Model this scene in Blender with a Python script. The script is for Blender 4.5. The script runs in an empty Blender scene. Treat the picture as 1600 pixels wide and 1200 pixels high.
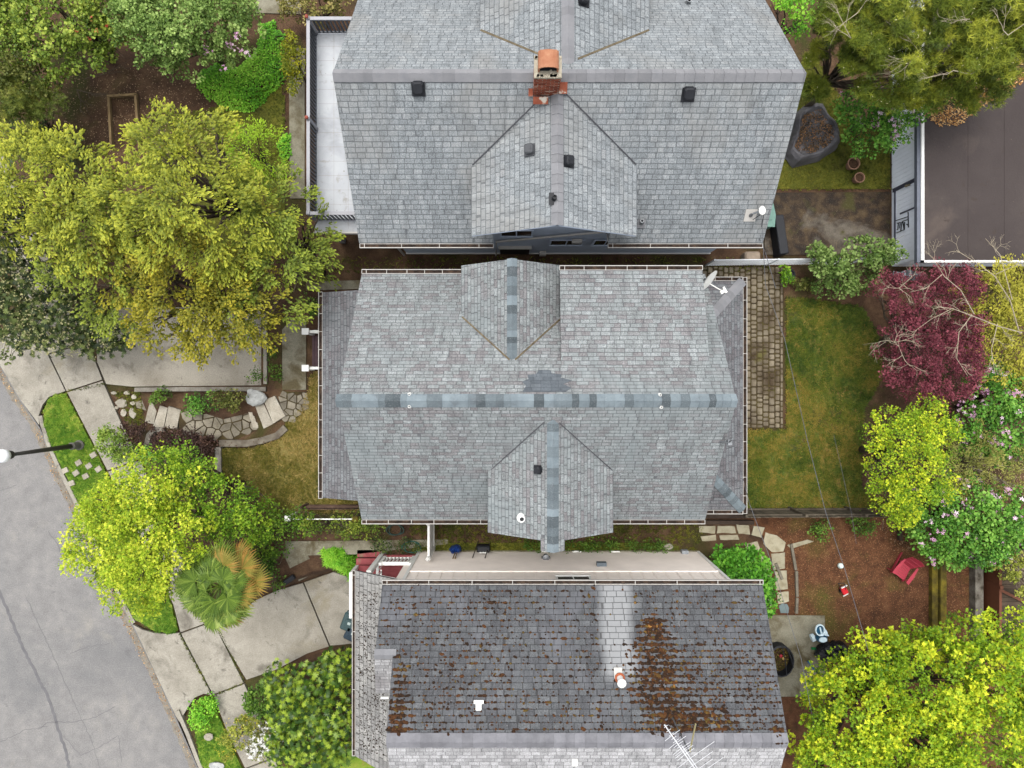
import bpy, math, random
import numpy as np
from mathutils import Vector, Matrix
R = math.radians
rng = np.random.default_rng(7); random.seed(7)
SC = bpy.context.scene; COL = SC.collection
# ---------------- camera, sky, sun, exposure ----------------
F = 1100.0; H = 27.5                     # focal length in photo pixels, camera height in metres
cam_d = bpy.data.cameras.new("camera"); cam = bpy.data.objects.new("camera", cam_d); COL.objects.link(cam)
cam.location = (0, 0, H); cam_d.sensor_width = 36; cam_d.lens = 36*F/1600; cam_d.clip_end = 500
SC.camera = cam
W = bpy.data.worlds.new("World"); SC.world = W; W.use_nodes = True
wn = W.node_tree.nodes; wl = W.node_tree.links
sky = wn.new('ShaderNodeTexSky'); sky.sky_type = 'NISHITA'; sky.sun_disc = False
sky.sun_elevation = R(76); sky.sun_rotation = R(-20); sky.air_density = 1.0; sky.dust_density = 4.0; sky.ozone_density = 1.0
bg = wn['Background']; bg.inputs[1].default_value = 0.15
hsv = wn.new('ShaderNodeHueSaturation'); hsv.inputs['Saturation'].default_value = .12; wl.new(sky.outputs[0], hsv.inputs['Color']); wl.new(hsv.outputs[0], bg.inputs[0])
sun_d = bpy.data.lights.new("sun", 'SUN'); sun_d.energy = .8; sun_d.angle = R(28); sun_d.color = (1, .95, .87)
sun = bpy.data.objects.new("sun", sun_d); COL.objects.link(sun)
sun.rotation_euler = (R(-14), 0, R(20)); sun.location = (0, 0, 40)
SC.view_settings.view_transform = 'Standard'; SC.view_settings.look = 'None'
SC.view_settings.exposure = 1.4; SC.view_settings.gamma = 1
SC.cycles.max_bounces = 6; SC.cycles.transparent_max_bounces = 8
# ---------------- small helpers ----------------
def k(z): return (H-z)/F
def P(px, py, z=0.0): return Vector(((px-800)*k(z), (600-py)*k(z), z))
def P2(px, py, z=0.0): v = P(px, py, z); return (v.x, v.y)
def lin(v): v /= 255.; return v/12.92 if v <= .04045 else ((v+.055)/1.055)**2.4
def c(r, g, b, m=.5): return (lin(r)*m, lin(g)*m, lin(b)*m, 1)
def norm(a): return a/np.maximum(np.linalg.norm(a, axis=-1, keepdims=True), 1e-9)
def nd(nt, t, **kw):
    n = nt.nodes.new(t)
    for a, b in kw.items():
        if a.startswith('i_'): n.inputs[int(a[2:])].default_value = b
        else: setattr(n, a, b)
    return n
def ramp(nt, stops, src, interp='LINEAR'):
    r = nt.nodes.new('ShaderNodeValToRGB'); r.color_ramp.interpolation = interp
    e = r.color_ramp.elements
    while len(e) < len(stops): e.new(.5)
    for el, (p, col) in zip(e, stops): el.position = p; el.color = col
    nt.links.new(src, r.inputs[0]); return r.outputs[0]
def mth(nt, op, a, b=None, cc=None):
    n = nt.nodes.new('ShaderNodeMath'); n.operation = op
    for i, v in enumerate((a, b, cc)):
        if v is None: continue
        if isinstance(v, (int, float)): n.inputs[i].default_value = v
        else: nt.links.new(v, n.inputs[i])
    return n.outputs[0]
def mix(nt, f, a, b, mode='MIX'):
    n = nt.nodes.new('ShaderNodeMix'); n.data_type = 'RGBA'; n.blend_type = mode
    for i, v in ((0, f), (6, a), (7, b)):
        if isinstance(v, (int, float, tuple)): n.inputs[i].default_value = v
        else: nt.links.new(v, n.inputs[i])
    return n.outputs[2]
def noise(nt, co, scale, detail=4, rough=.55, dist=0.):
    n = nd(nt, 'ShaderNodeTexNoise'); n.inputs['Scale'].default_value = scale; n.inputs['Detail'].default_value = detail
    n.inputs['Roughness'].default_value = rough; n.inputs['Distortion'].default_value = dist
    nt.links.new(co, n.inputs['Vector']); return n.outputs['Fac']
def newmat(name):
    m = bpy.data.materials.new(name); m.use_nodes = True; nt = m.node_tree
    b = nt.nodes['Principled BSDF']; b.inputs['Specular IOR Level'].default_value = .25
    return m, nt, b
def bump(nt, b, h, strength, dist):
    n = nd(nt, 'ShaderNodeBump'); n.inputs['Strength'].default_value = strength; n.inputs['Distance'].default_value = dist
    nt.links.new(h, n.inputs['Height']); nt.links.new(n.outputs[0], b.inputs['Normal'])
def mat(name, stops, scale=2., detail=6, rough=.85, bmp=.3, bscale=40., bdist=.02, speck=None, dist=0., metal=0., layer=None, attr=None):
    """noise-ramped surface; speck=(scale, threshold, colour); layer=(scale, lo, hi, colour) broad stain; attr = mix by per-face random value"""
    m, nt, b = newmat(name); L = nt.links
    co = nd(nt, 'ShaderNodeTexCoord').outputs['Object']
    n1 = noise(nt, co, scale, detail, .6, dist)
    col = ramp(nt, stops, n1)
    if attr:
        a = nd(nt, 'ShaderNodeAttribute', attribute_name='rnd').outputs['Fac']
        col = mix(nt, 1., col, ramp(nt, [(0, (attr[0],)*3+(1,)), (1, (attr[1],)*3+(1,))], a), 'MULTIPLY')
    if layer:
        for (s, lo, hi, cc_) in (layer if isinstance(layer, list) else [layer]):
            n3 = noise(nt, co, s, 5, .6, .4)
            f = ramp(nt, [(lo, (0, 0, 0, 1)), (hi, (1, 1, 1, 1))], n3); col = mix(nt, f, col, cc_)
    if speck:
        for (s, th, cc_) in (speck if isinstance(speck, list) else [speck]):
            n2 = noise(nt, co, s, 3, .7)
            f = ramp(nt, [(th, (0, 0, 0, 1)), (min(1, th+.06), (1, 1, 1, 1))], n2); col = mix(nt, f, col, cc_)
    if detail >= 9:
        g1 = noise(nt, co, 22, 3, .85); col = mix(nt, .55, col, ramp(nt, [(.32, (.3,.3,.3,1)), (.68, (.7,.7,.7,1))], g1), 'OVERLAY')
    L.new(col, b.inputs['Base Color']); b.inputs['Roughness'].default_value = rough; b.inputs['Metallic'].default_value = metal
    if bmp: bump(nt, b, noise(nt, co, bscale, 4, .7), bmp, bdist)
    return m
def plain(name, col, rough=.6, var=.12, scale=6., metal=0., bmp=.15, attr=None):
    d = tuple(v*(1-var) for v in col[:3])+(1,); u = tuple(min(1, v*(1+var)) for v in col[:3])+(1,)
    return mat(name, [(.3, d), (.7, u)], scale, 5, rough, bmp, 60, .004, metal=metal, attr=attr)
# ---------------- mesh builder ----------------
ROOT = {}
class MB:
    def __init__(s): s.v = []; s.f = []; s.uv = {}; s.r = {}; s.sm = False
    def add(s, vs, fs, r=None):
        o = len(s.v); s.v += [tuple(v) for v in vs]
        r = random.random() if r is None else r
        for f in fs: s.r[len(s.f)] = r; s.f.append([o+i for i in f])
        return s
    def box(s, x0, y0, z0, x1, y1, z1, r=None):
        x0, x1 = sorted((x0, x1)); y0, y1 = sorted((y0, y1)); z0, z1 = sorted((z0, z1))
        return s.add([(x0,y0,z0),(x1,y0,z0),(x1,y1,z0),(x0,y1,z0),(x0,y0,z1),(x1,y0,z1),(x1,y1,z1),(x0,y1,z1)],
            [(0,3,2,1),(4,5,6,7),(0,1,5,4),(1,2,6,5),(2,3,7,6),(3,0,4,7)], r)
    def obox(s, cen, size, rz=0, bev=0, r=None):
        m = MB(); a, b_, h_ = [q/2 for q in size]
        if bev: m.bbox(-a, -b_, -h_, a, b_, h_, bev)
        else: m.box(-a, -b_, -h_, a, b_, h_)
        M_ = Matrix.Translation(cen) @ (rz if isinstance(rz, Matrix) else Matrix.Rotation(rz, 4, 'Z'))
        return s.add([M_ @ Vector(v) for v in m.v], m.f, r)
    def bbox(s, x0, y0, z0, x1, y1, z1, b, r=None):
        """box with bevelled vertical and top edges"""
        def ring(i, z): return [(x0+i+b,y0+i,z),(x1-i-b,y0+i,z),(x1-i,y0+i+b,z),(x1-i,y1-i-b,z),(x1-i-b,y1-i,z),(x0+i+b,y1-i,z),(x0+i,y1-i-b,z),(x0+i,y0+i+b,z)]
        return s.rings([ring(0, z0), ring(0, z1-b), ring(b*.8, z1)], r)
    def rings(s, rs, r=None, cap=True, closed=True):
        n = len(rs[0]); vs = [p for q in rs for p in q]; fs = []
        for i in range(len(rs)-1):
            for j in range(n if closed else n-1):
                a = i*n+j; b_ = i*n+(j+1) % n; fs.append((a, b_, b_+n, a+n))
        if cap: fs.append(tuple(range(n))[::-1]); fs.append(tuple(range((len(rs)-1)*n, len(rs)*n)))
        return s.add(vs, fs, r)
    def beam(s, p, q, w, h_, r=None):
        p = Vector(p); q = Vector(q); d = (q-p).normalized()
        up = Vector((0,0,1)) if abs(d.z) < .95 else Vector((0,1,0))
        a = d.cross(up).normalized()*w/2; b_ = a.cross(d).normalized()*h_/2
        rs = [[e-a-b_, e+a-b_, e+a+b_, e-a+b_] for e in (p, q)]
        return s.rings(rs, r)
    def tube(s, pts, rad, n=8, r=None, cap=True):
        pts = [Vector(p) for p in pts]; rs = []
        rad = rad if isinstance(rad, (list, tuple)) else [rad]*len(pts)
        for i, p in enumerate(pts):
            d = (pts[min(i+1, len(pts)-1)]-pts[max(i-1, 0)]).normalized()
            up = Vector((0,0,1)) if abs(d.z) < .9 else Vector((1,0,0))
            a = d.cross(up).normalized(); b_ = a.cross(d).normalized()
            rs.append([p+(a*math.cos(t)+b_*math.sin(t))*rad[i] for t in [2*math.pi*j/n for j in range(n)]])
        return s.rings(rs, r, cap)
    def lathe(s, cen, prof, n=16, r=None, cap=True, sx=1, sy=1):
        cen = Vector(cen)
        return s.rings([[cen+Vector((rr*sx*math.cos(2*math.pi*j/n), rr*sy*math.sin(2*math.pi*j/n), zz)) for j in range(n)] for rr, zz in prof], r, cap)
    def prism(s, pts, z0, z1, r=None):
        """pts [(x,y)] or [(x,y,z)] top points; z0 bottom (absolute, or offset when pts carry z)"""
        n = len(pts)
        ar = sum(pts[i][0]*pts[(i+1) % n][1]-pts[(i+1) % n][0]*pts[i][1] for i in range(n))
        if ar < 0: pts = pts[::-1]
        if len(pts[0]) == 2: top = [(x, y, z1) for x, y in pts]; bot = [(x, y, z0) for x, y in pts]
        else: top = [tuple(p) for p in pts]; bot = [(p[0], p[1], p[2]+z0) for p in pts]
        return s.add(bot+top, [tuple(range(n))[::-1], tuple(range(n, 2*n))]+[(i, (i+1) % n, (i+1) % n+n, i+n) for i in range(n)], r)
    def build(s, name, material, parent=None, smooth=False, bev=0):
        me = bpy.data.meshes.new(name); off = ROOT.get(parent.name, Vector((0,0,0))) if parent else Vector((0,0,0))
        me.from_pydata([(v[0]-off.x, v[1]-off.y, v[2]-off.z) for v in s.v], [], s.f)
        a = me.attributes.new('rnd', 'FLOAT', 'FACE'); a.data.foreach_set('value', [s.r[i] for i in range(len(s.f))])
        if s.uv:
            ul = me.uv_layers.new(name='UVMap')
            for pol in me.polygons:
                cc_ = s.uv.get(pol.index)
                if cc_:
                    for li, q in zip(pol.loop_indices, cc_): ul.data[li].uv = q
        if smooth:
            for p in me.polygons: p.use_smooth = True
        me.materials.append(material)
        o = bpy.data.objects.new(name, me); COL.objects.link(o)
        if parent: o.parent = parent; ROOT[o.name] = off
        else: ROOT[o.name] = Vector((0,0,0))
        if bev:
            md = o.modifiers.new('bevel', 'BEVEL'); md.width = bev; md.segments = 2; md.limit_method = 'ANGLE'
        return o
def tag(o, label=None, cat=None, group=None, kind=None):
    if label: o['label'] = label
    if cat: o['category'] = cat
    if group: o['group'] = group
    if kind: o['kind'] = kind
    return o
def thing(name, label, cat, loc, group=None):
    o = bpy.data.objects.new(name, None); COL.objects.link(o); o.location = loc; o.empty_display_size = .2
    ROOT[o.name] = Vector(loc); return tag(o, label, cat, group)
def copy_tree(o, parent=None):
    d = o.copy(); COL.objects.link(d); d.parent = parent; ROOT[d.name] = ROOT.get(o.name, Vector((0,0,0)))
    for ch in list(o.children): copy_tree(ch, d)
    return d
def struct(name, mb, m, z=None): return tag(mb.build(name, m), kind='structure')
# polygons -----------------------------------------------------------
def inpoly(x, y, poly):
    ins = np.zeros(np.shape(x), bool); n = len(poly)
    for i in range(n):
        x0, y0 = poly[i]; x1, y1 = poly[(i+1) % n]
        cnd = ((y0 > y) != (y1 > y)) & (x < (x1-x0)*(y-y0)/((y1-y0) if y1 != y0 else 1e-9)+x0); ins ^= cnd
    return ins
def distpoly(x, y, poly):
    d = np.full(np.shape(x), 1e9); n = len(poly)
    for i in range(n):
        x0, y0 = poly[i]; x1, y1 = poly[(i+1) % n]; dx, dy = x1-x0, y1-y0
        t = np.clip(((x-x0)*dx+(y-y0)*dy)/max(dx*dx+dy*dy, 1e-9), 0, 1); d = np.minimum(d, np.hypot(x-x0-t*dx, y-y0-t*dy))
    return np.where(inpoly(x, y, poly), 0, d)
def PP(pts, z=0.): return [P2(a, b, z) for a, b in pts]
def ragged(poly, step=.25, amp=.06, seed=1):
    """subdivide and jitter a polygon outline"""
    r_ = random.Random(seed); out = []
    for i in range(len(poly)):
        a = Vector(poly[i][:2]); b_ = Vector(poly[(i+1) % len(poly)][:2]); n = max(1, int((b_-a).length/step))
        for j in range(n):
            p = a.lerp(b_, j/n); out.append((p.x+r_.uniform(-amp, amp), p.y+r_.uniform(-amp, amp)))
    return out
def randin(poly, n):
    xs = [p[0] for p in poly]; ys = [p[1] for p in poly]; ox = []; oy = []; got = 0
    while got < n:
        x = rng.uniform(min(xs), max(xs), n*2); y = rng.uniform(min(ys), max(ys), n*2); q = inpoly(x, y, poly)
        ox.append(x[q]); oy.append(y[q]); got += q.sum()
    return np.concatenate(ox)[:n], np.concatenate(oy)[:n]
def area(poly): return abs(sum(poly[i][0]*poly[(i+1) % len(poly)][1]-poly[(i+1) % len(poly)][0]*poly[i][1] for i in range(len(poly))))/2
# instanced-into-one-mesh scatter ---------------------------------------
def scatter(name, tv, tf, pos, d, n, scale, material, parent=None, clr=None, tip=None, rnd=None):
    """tv template verts (m,3), tf template faces, pos (N,3), d forward, n normal, scale (N,)"""
    tv = np.asarray(tv, float); N = len(pos); m = len(tv)
    d = norm(d); y = norm(np.cross(n, d)); z = np.cross(d, y)
    if np.ndim(scale) == 1: scale = np.stack([scale]*3, 1)
    loc = tv[None]*scale[:, None, :]
    v = pos[:, None, :]+loc[..., 0:1]*d[:, None]+loc[..., 1:2]*y[:, None]+loc[..., 2:3]*z[:, None]
    off = ROOT.get(parent.name, Vector((0,0,0))) if parent else Vector((0,0,0))
    v = (v-np.array(off)).reshape(-1, 3)
    lens = np.array([len(f) for f in tf]); flat = np.concatenate([np.array(f) for f in tf])
    li = (flat[None]+(np.arange(N)*m)[:, None]).reshape(-1); lt = np.tile(lens, N)
    me = bpy.data.meshes.new(name); me.vertices.add(len(v)); me.vertices.foreach_set('co', v.astype(np.float32).ravel())
    me.loops.add(len(li)); me.loops.foreach_set('vertex_index', li.astype(np.int32))
    me.polygons.add(len(lt)); ls = np.concatenate([[0], np.cumsum(lt)[:-1]])
    me.polygons.foreach_set('loop_start', ls.astype(np.int32)); me.polygons.foreach_set('loop_total', lt.astype(np.int32))
    me.update(calc_edges=True)
    nf = len(tf)
    a = me.attributes.new('rnd', 'FLOAT', 'FACE'); rv = rng.random(N) if rnd is None else rnd
    fr_ = np.clip(np.repeat(rv, nf)*(.45 if tip is not None else 1)+(rng.random(N*nf)*.55 if tip is not None else 0), 0, 1)
    a.data.foreach_set('value', fr_.astype(np.float32))
    a = me.attributes.new('clr', 'FLOAT', 'FACE'); a.data.foreach_set('value', np.repeat(clr if clr is not None else rv, nf).astype(np.float32))
    if tip is not None:
        a = me.attributes.new('tip', 'FLOAT', 'POINT'); a.data.foreach_set('value', np.tile(tip, N).astype(np.float32))
    me.materials.append(material)
    o = bpy.data.objects.new(name, me); COL.objects.link(o)
    if parent: o.parent = parent
    return o
# =============== ground levels ===============
ZL = -.85
CURB = [(-330,-120),(-200,160),(-70,440),(0,574),(30,625),(60,668),(74,700),(95,745),(110,775),(132,822),(157,875),(181,928),(204,972),(242,1051),(274,1124),(306,1197),(350,1290),(430,1460)]
SW_OUT = [(-190,-20),(-50,290),(50,500),(75,552),(103,611),(169,739),(222,846),(270,945),(281,988),(332,1085),(355,1145),(382,1200),(420,1290),(480,1420)]
SW_IN = [(-110,-40),(25,290),(128,520),(150,566),(164,602),(190,661),(219,717),(268,830),(300,910),(330,965),(380,1064),(402,1110),(440,1200),(480,1290),(540,1420)]
DW1 = [(150,566),(150,520),(180,480),(413,480),(413,604),(205,606),(164,602)]
DW2 = [(335,978),(400,935),(430,922),(521,893),(556,893),(556,850),(590,850),(590,1012),(553,1006),(515,1011),(480,1022),(432,1048),(382,1064)]
ROADP = PP([(-900,-400)]+CURB+[(-900,1460)], -1.0)
LOWP = PP([(-900,-400)]+SW_IN+[(-900,1420)], ZL)
D1P = PP(DW1, ZL); D2P = PP(DW2, ZL)
PATHP = PP([(222,612),(285,612),(290,640),(350,660),(392,650),(400,668),(340,698),(262,676),(222,668)], -.3)
APR1 = PP([(-30,545),(45,520),(72,553),(99,609),(70,616),(58,650),(60,668)], -.95); APR2 = PP([(204,972),(240,992),(279,992),(327,1085),(304,1090),(278,1126)], -.95)
def gz(x, y):
    x = np.asarray(x, float); y = np.asarray(y, float)
    sm = lambda d, w: np.clip(1-d/w, 0, 1)
    z = -.92*sm(distpoly(x, y, LOWP), 3.0)
    z = np.minimum(z, -.92*sm(distpoly(x, y, D1P), .16)); z = np.minimum(z, -.92*sm(distpoly(x, y, D2P), .35))
    z = np.minimum(z, -.36*sm(distpoly(x, y, PATHP), .2))
    for a_ in (APR1, APR2, ROADP): z = np.minimum(z, -1.1*np.clip(1-(distpoly(x, y, a_)-.14)/.1, 0, 1))
    return z
def gz1(x, y): return float(gz(np.array([x]), np.array([y]))[0])
def G(px, py):
    """ground point seen at a photo pixel"""
    z = 0.
    for _ in range(6): p = P(px, py, z); z = gz1(p.x, p.y)
    return P(px, py, z)
# materials
BROWN = [(.25, c(52,38,28)), (.45, c(82,62,45)), (.6, c(70,64,38)), (.8, c(110,92,68))]
m_soil = mat('soil', [(.25, c(50,36,27,.55)), (.5, c(92,68,50,.55)), (.75, c(124,98,72,.55))], 1.3, 10, .95, .8, 25, .05, speck=[(30, .64, c(150,125,95)), (45, .68, c(35,28,22))], layer=(.5, .5, .66, c(72,74,30)))
m_mulch = mat('red_bark_mulch', [(.25, c(62,38,24)), (.5, c(112,72,46)), (.75, c(140,98,66))], 2.5, 10, .95, .9, 35, .05, speck=[(40, .62, c(178,140,100)), (55, .66, c(50,30,22))], layer=(.45, .52, .7, c(104,98,40)))
m_asph = mat('asphalt', [(.3, c(138,136,135,.47)), (.5, c(149,147,146,.47)), (.72, c(162,159,156,.47))], 2.2, 14, .9, .35, 120, .008, speck=[(45, .62, c(196,193,186,.47)), (60, .62, c(112,111,112,.47))], layer=[(.22, .52, .72, c(130,130,131,.46)), (.5, .6, .75, c(166,162,155,.47)), (1.6, .64, .74, c(126,125,126,.45))])
m_conc = mat('concrete', [(.3, c(150,144,132,0.490)), (.5, c(176,170,157,0.490)), (.72, c(194,189,176,0.490))], .9, 12, .9, .3, 70, .008, speck=[(40, .67, c(214,208,196,0.490)), (55, .68, c(122,116,104,0.490))], layer=[(.9, .52, .7, c(130,124,113)), (.35, .58, .72, c(156,146,122)), (2.2, .62, .72, c(112,106,98))])
m_conc2 = mat('old_concrete', [(.34, c(120,112,92,0.500)), (.5, c(150,145,126,0.500)), (.72, c(168,164,146,0.500))], 1.4, 12, .9, .4, 70, .01, speck=[(40, .66, c(180,176,160,0.500)), (55, .66, c(98,92,78,0.500))], layer=[(1.1, .5, .64, c(104,94,68,0.500))])
m_drive = mat('pale_driveway_concrete', [(.3, c(158,150,136,0.475)), (.5, c(186,179,165,0.475)), (.75, c(204,197,182,0.475))], .6, 12, .9, .3, 60, .01, speck=[(38, .68, c(120,113,100,0.475))], layer=[(.9, .56, .7, c(140,132,120,0.475)), (3., .58, .7, c(150,143,130,0.475))])
m_wetc = mat('mossy_wet_slab', [(.32, c(32,25,18)), (.5, c(62,47,32)), (.66, c(98,80,54))], 2.2, 12, .75, .5, 50, .01, speck=[(50, .62, c(150,140,126))], layer=[(.5, .5, .62, c(120,112,100)), (.9, .58, .68, c(78,74,30))])
m_stone = mat('flagstone', [(.3, c(120,112,98)), (.5, c(150,142,126)), (.75, c(176,168,150))], 2.2, 10, .9, .5, 40, .01, attr=(.72, 1.12), layer=(1.5, .6, .75, c(104,96,70)))
m_stone2 = mat('pale_stone', [(.3, c(160,152,136)), (.5, c(188,180,164)), (.75, c(208,202,188))], 2.5, 10, .9, .5, 40, .01, attr=(.85, 1.08), speck=(30, .66, c(130,122,106)), layer=(2.2, .6, .75, c(128,120,104)))
m_paver = mat('paver', [(.3, c(128,116,96)), (.5, c(150,138,118)), (.75, c(170,160,140))], 3., 8, .9, .5, 50, .006, attr=(.8, 1.12), layer=[(.55, .5, .64, c(84,70,52)), (1.3, .6, .72, c(110,104,60))])
m_joint = mat('mossy_joints', [(.3, c(58,46,34)), (.6, c(88,76,44)), (.8, c(78,84,36))], 2., 8, .95, .6, 60, .02)
LAWN_B = mat('lawn_front', [(.28, c(80,80,30)), (.45, c(122,114,52)), (.6, c(154,138,78)), (.75, c(100,108,40))], 1.1, 10, .95, .8, 45, .04, speck=[(28, .6, c(176,160,104)), (40, .62, c(60,66,22))])
LAWN_R = mat('lawn_rear', [(.3, c(60,76,30)), (.43, c(86,104,36)), (.52, c(118,118,50)), (.62, c(156,134,66)), (.72, c(98,82,56))], 1.6, 12, .95, .8, 45, .04, speck=[(30, .62, c(142,140,66)), (45, .63, c(48,52,22))], layer=(.5, .56, .7, c(88,72,50)))
LAWN_S = mat('lawn_strip', [(.3, c(104,140,40)), (.5, c(136,166,52)), (.7, c(168,178,74))], 1.3, 8, .95, .8, 45, .04, speck=[(30, .64, c(196,190,110)), (45, .64, c(70,110,30))], layer=(1., .62, .74, c(160,130,80)))
LAWN_M = mat('mossy_lawn', [(.3, c(70,66,28)), (.5, c(104,108,34)), (.66, c(128,124,42)), (.8, c(84,66,44))], .9, 10, .95, .8, 45, .04, speck=[(30, .62, c(150,146,70)), (45, .63, c(52,46,26))])
m_gutter = mat('leaf_litter_gutter', [(.3, c(120,110,96)), (.5, c(146,140,130)), (.7, c(160,152,138))], 4., 10, .95, .8, 40, .02, speck=[(22, .62, c(150,114,70)), (30, .62, c(90,76,60))])
# terrain sheet
def terrain():
    xs = np.concatenate([np.linspace(-75, -24, 18)[:-1], np.arange(-24, -5.2, .11), np.linspace(-5.1, 24, 60), np.linspace(24, 75, 18)[1:]])
    ys = np.concatenate([np.linspace(-70, -19, 16)[:-1], np.arange(-19, 6.2, .13), np.linspace(6.3, 19, 40), np.linspace(19, 70, 16)[1:]])
    X, Y = np.meshgrid(xs, ys); Z = gz(X, Y)-.03; ny, nx = X.shape
    me = bpy.data.meshes.new('ground'); v = np.stack([X, Y, Z], -1).reshape(-1, 3)
    i = np.arange(ny-1)[:, None]*nx+np.arange(nx-1)[None]
    q = np.stack([i, i+1, i+1+nx, i+nx], -1).reshape(-1, 4)
    me.vertices.add(len(v)); me.vertices.foreach_set('co', v.ravel()); me.loops.add(q.size); me.loops.foreach_set('vertex_index', q.ravel())
    me.polygons.add(len(q)); me.polygons.foreach_set('loop_start', np.arange(len(q))*4); me.polygons.foreach_set('loop_total', np.full(len(q), 4)); me.update(calc_edges=True)
    me.materials.append(m_soil); o = bpy.data.objects.new('ground', me); COL.objects.link(o); tag(o, kind='structure')
terrain()
def slab(name, px, z, m, th=.12, rag=0, seed=1, raw=False):
    pts = px if raw else PP(px, z)
    if rag: pts = ragged(pts, .2, rag, seed)
    b = MB(); b.prism(pts, z-th, z); return struct(name, b, m)
def drape(name, px, m, off=.012, rag=.05, seed=1, res=.12, z0=0.):
    """sheet following the ground: triangulated grid clipped to polygon"""
    poly = ragged(PP(px, z0), .2, rag, seed)
    xs = np.arange(min(p[0] for p in poly), max(p[0] for p in poly)+res, res); ys = np.arange(min(p[1] for p in poly), max(p[1] for p in poly)+res, res)
    X, Y = np.meshgrid(xs, ys); ins = inpoly(X, Y, poly); Z = gz(X, Y)+off-.03*(~ins); b = MB(); idx = {}
    for j in range(len(ys)-1):
        for i in range(len(xs)-1):
            if ins[j:j+2, i:i+2].sum() >= 3:
                f = []
                for (jj, ii) in ((j, i), (j, i+1), (j+1, i+1), (j+1, i)):
                    if (jj, ii) not in idx: idx[jj, ii] = len(b.v); b.v.append((X[jj, ii], Y[jj, ii], Z[jj, ii]))
                    f.append(idx[jj, ii])
                b.r[len(b.f)] = .5; b.f.append(f)
    return struct(name, b, m)
slab('road', [(-900,-400)]+CURB[:1]+[(a+2, b_) for a, b_ in CURB[1:-1]]+CURB[-1:]+[(-900,1460)], -1.0, m_asph, .05)
# road crack lines and leaf-filled gutter
g = MB(); cl = [Vector(P2(a, b_, -1.)) for a, b_ in CURB]
inn = []
for i, p in enumerate(cl):
    d = (cl[min(i+1, len(cl)-1)]-cl[max(i-1, 0)]).normalized(); inn.append(p+Vector((d.y, -d.x))*(-1)*0.02)
def offset(pts, w):
    out = []
    for i, p in enumerate(pts):
        d = (pts[min(i+1, len(pts)-1)]-pts[max(i-1, 0)]).normalized(); out.append(p+Vector((d.y, -d.x))*w)
    return out
edge = []
for i in range(len(cl)-1):
    n_ = max(1, int((cl[i+1]-cl[i]).length/.15))
    for j in range(n_): edge.append(cl[i].lerp(cl[i+1], j/n_))
o1 = offset(edge, .24); rr = random.Random(3)
o1 = [p+Vector((rr.uniform(-.06, .06), rr.uniform(-.05, .05))) for p in o1]
g.add([(p.x, p.y, -.992) for p in edge]+[(p.x, p.y, -.994) for p in o1], [(i, i+1, i+1+len(edge), i+len(edge)) for i in range(len(edge)-1)])
struct('road_gutter', g, m_gutter)
m_tar = mat('road_tar_line', [(.3, c(116,115,118,.44)), (.7, c(134,133,135,.44))], 3, 6, .9, .2, 60, .005)
def crack(pts, w, seed, m=m_tar):
    r_ = random.Random(seed); pl = [Vector(P2(a, b_, -1.)) for a, b_ in pts]; fine = []
    for i in range(len(pl)-1):
        n_ = max(2, int((pl[i+1]-pl[i]).length/.12))
        for j in range(n_): fine.append(pl[i].lerp(pl[i+1], j/n_)+Vector((r_.uniform(-.03, .03), r_.uniform(-.03, .03))))
    fine.append(pl[-1]); L1 = offset(fine, w/2); L2 = offset(fine, -w/2); b = MB(); n_ = len(fine)
    b.add([(p.x, p.y, -.995) for p in L1]+[(p.x, p.y, -.995) for p in L2], [(i, i+1, i+1+n_, i+n_) for i in range(n_-1)]); return b
# kerbs along the planting strips and dropped kerb at the driveways
def kerb(pts, z, name='kerb'):
    q = [Vector(P2(a, b_, z)) for a, b_ in pts]; o = offset(q, -.15); b = MB()
    b.rings([[(a.x, a.y, -1.08), (a.x, a.y, z), (o_.x, o_.y, z), (o_.x, o_.y, -1.08)] for a, o_ in zip(q, o)]); return struct(name, b, m_conc)
kerb([(60,650),(62,662),(74,700),(95,745),(110,775),(132,822),(157,875),(181,928),(206,975)], -.845)
kerb([(274,1112),(290,1148),(306,1190),(350,1290),(430,1460)], -.845)
kerb([(-330,-120),(-200,160),(-70,440),(-10,556)], -.845)
# sidewalk panels with real joints
def seg(a, b_, t): return (a[0]+(b_[0]-a[0])*t, a[1]+(b_[1]-a[1])*t)
def at_y(line, y):
    for p, q in zip(line, line[1:]):
        if p[1] <= y <= q[1]: return seg(p, q, (y-p[1])/(q[1]-p[1]))
    return line[-1]
b = MB(); joints = [-20, 120, 260, 400, 552, 611, 735, 850, 988, 1085, 1200, 1300, 1420]
for y0, y1 in zip(joints, joints[1:]):
    sh = -18
    a = [at_y(SW_OUT, y0+2)]+[p for p in SW_OUT if y0+4 < p[1] < y1-4]+[at_y(SW_OUT, y1)]
    d = [at_y(SW_IN, y0+2+sh)]+[p for p in SW_IN if y0+4+sh < p[1] < y1-4+sh]+[at_y(SW_IN, y1+sh)]
    b.prism(PP([(p[0]+1, p[1]) for p in a]+[(p[0]-1, p[1]) for p in d[::-1]], -.83), -.95, -.83)
struct('sidewalk', b, m_conc)
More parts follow.
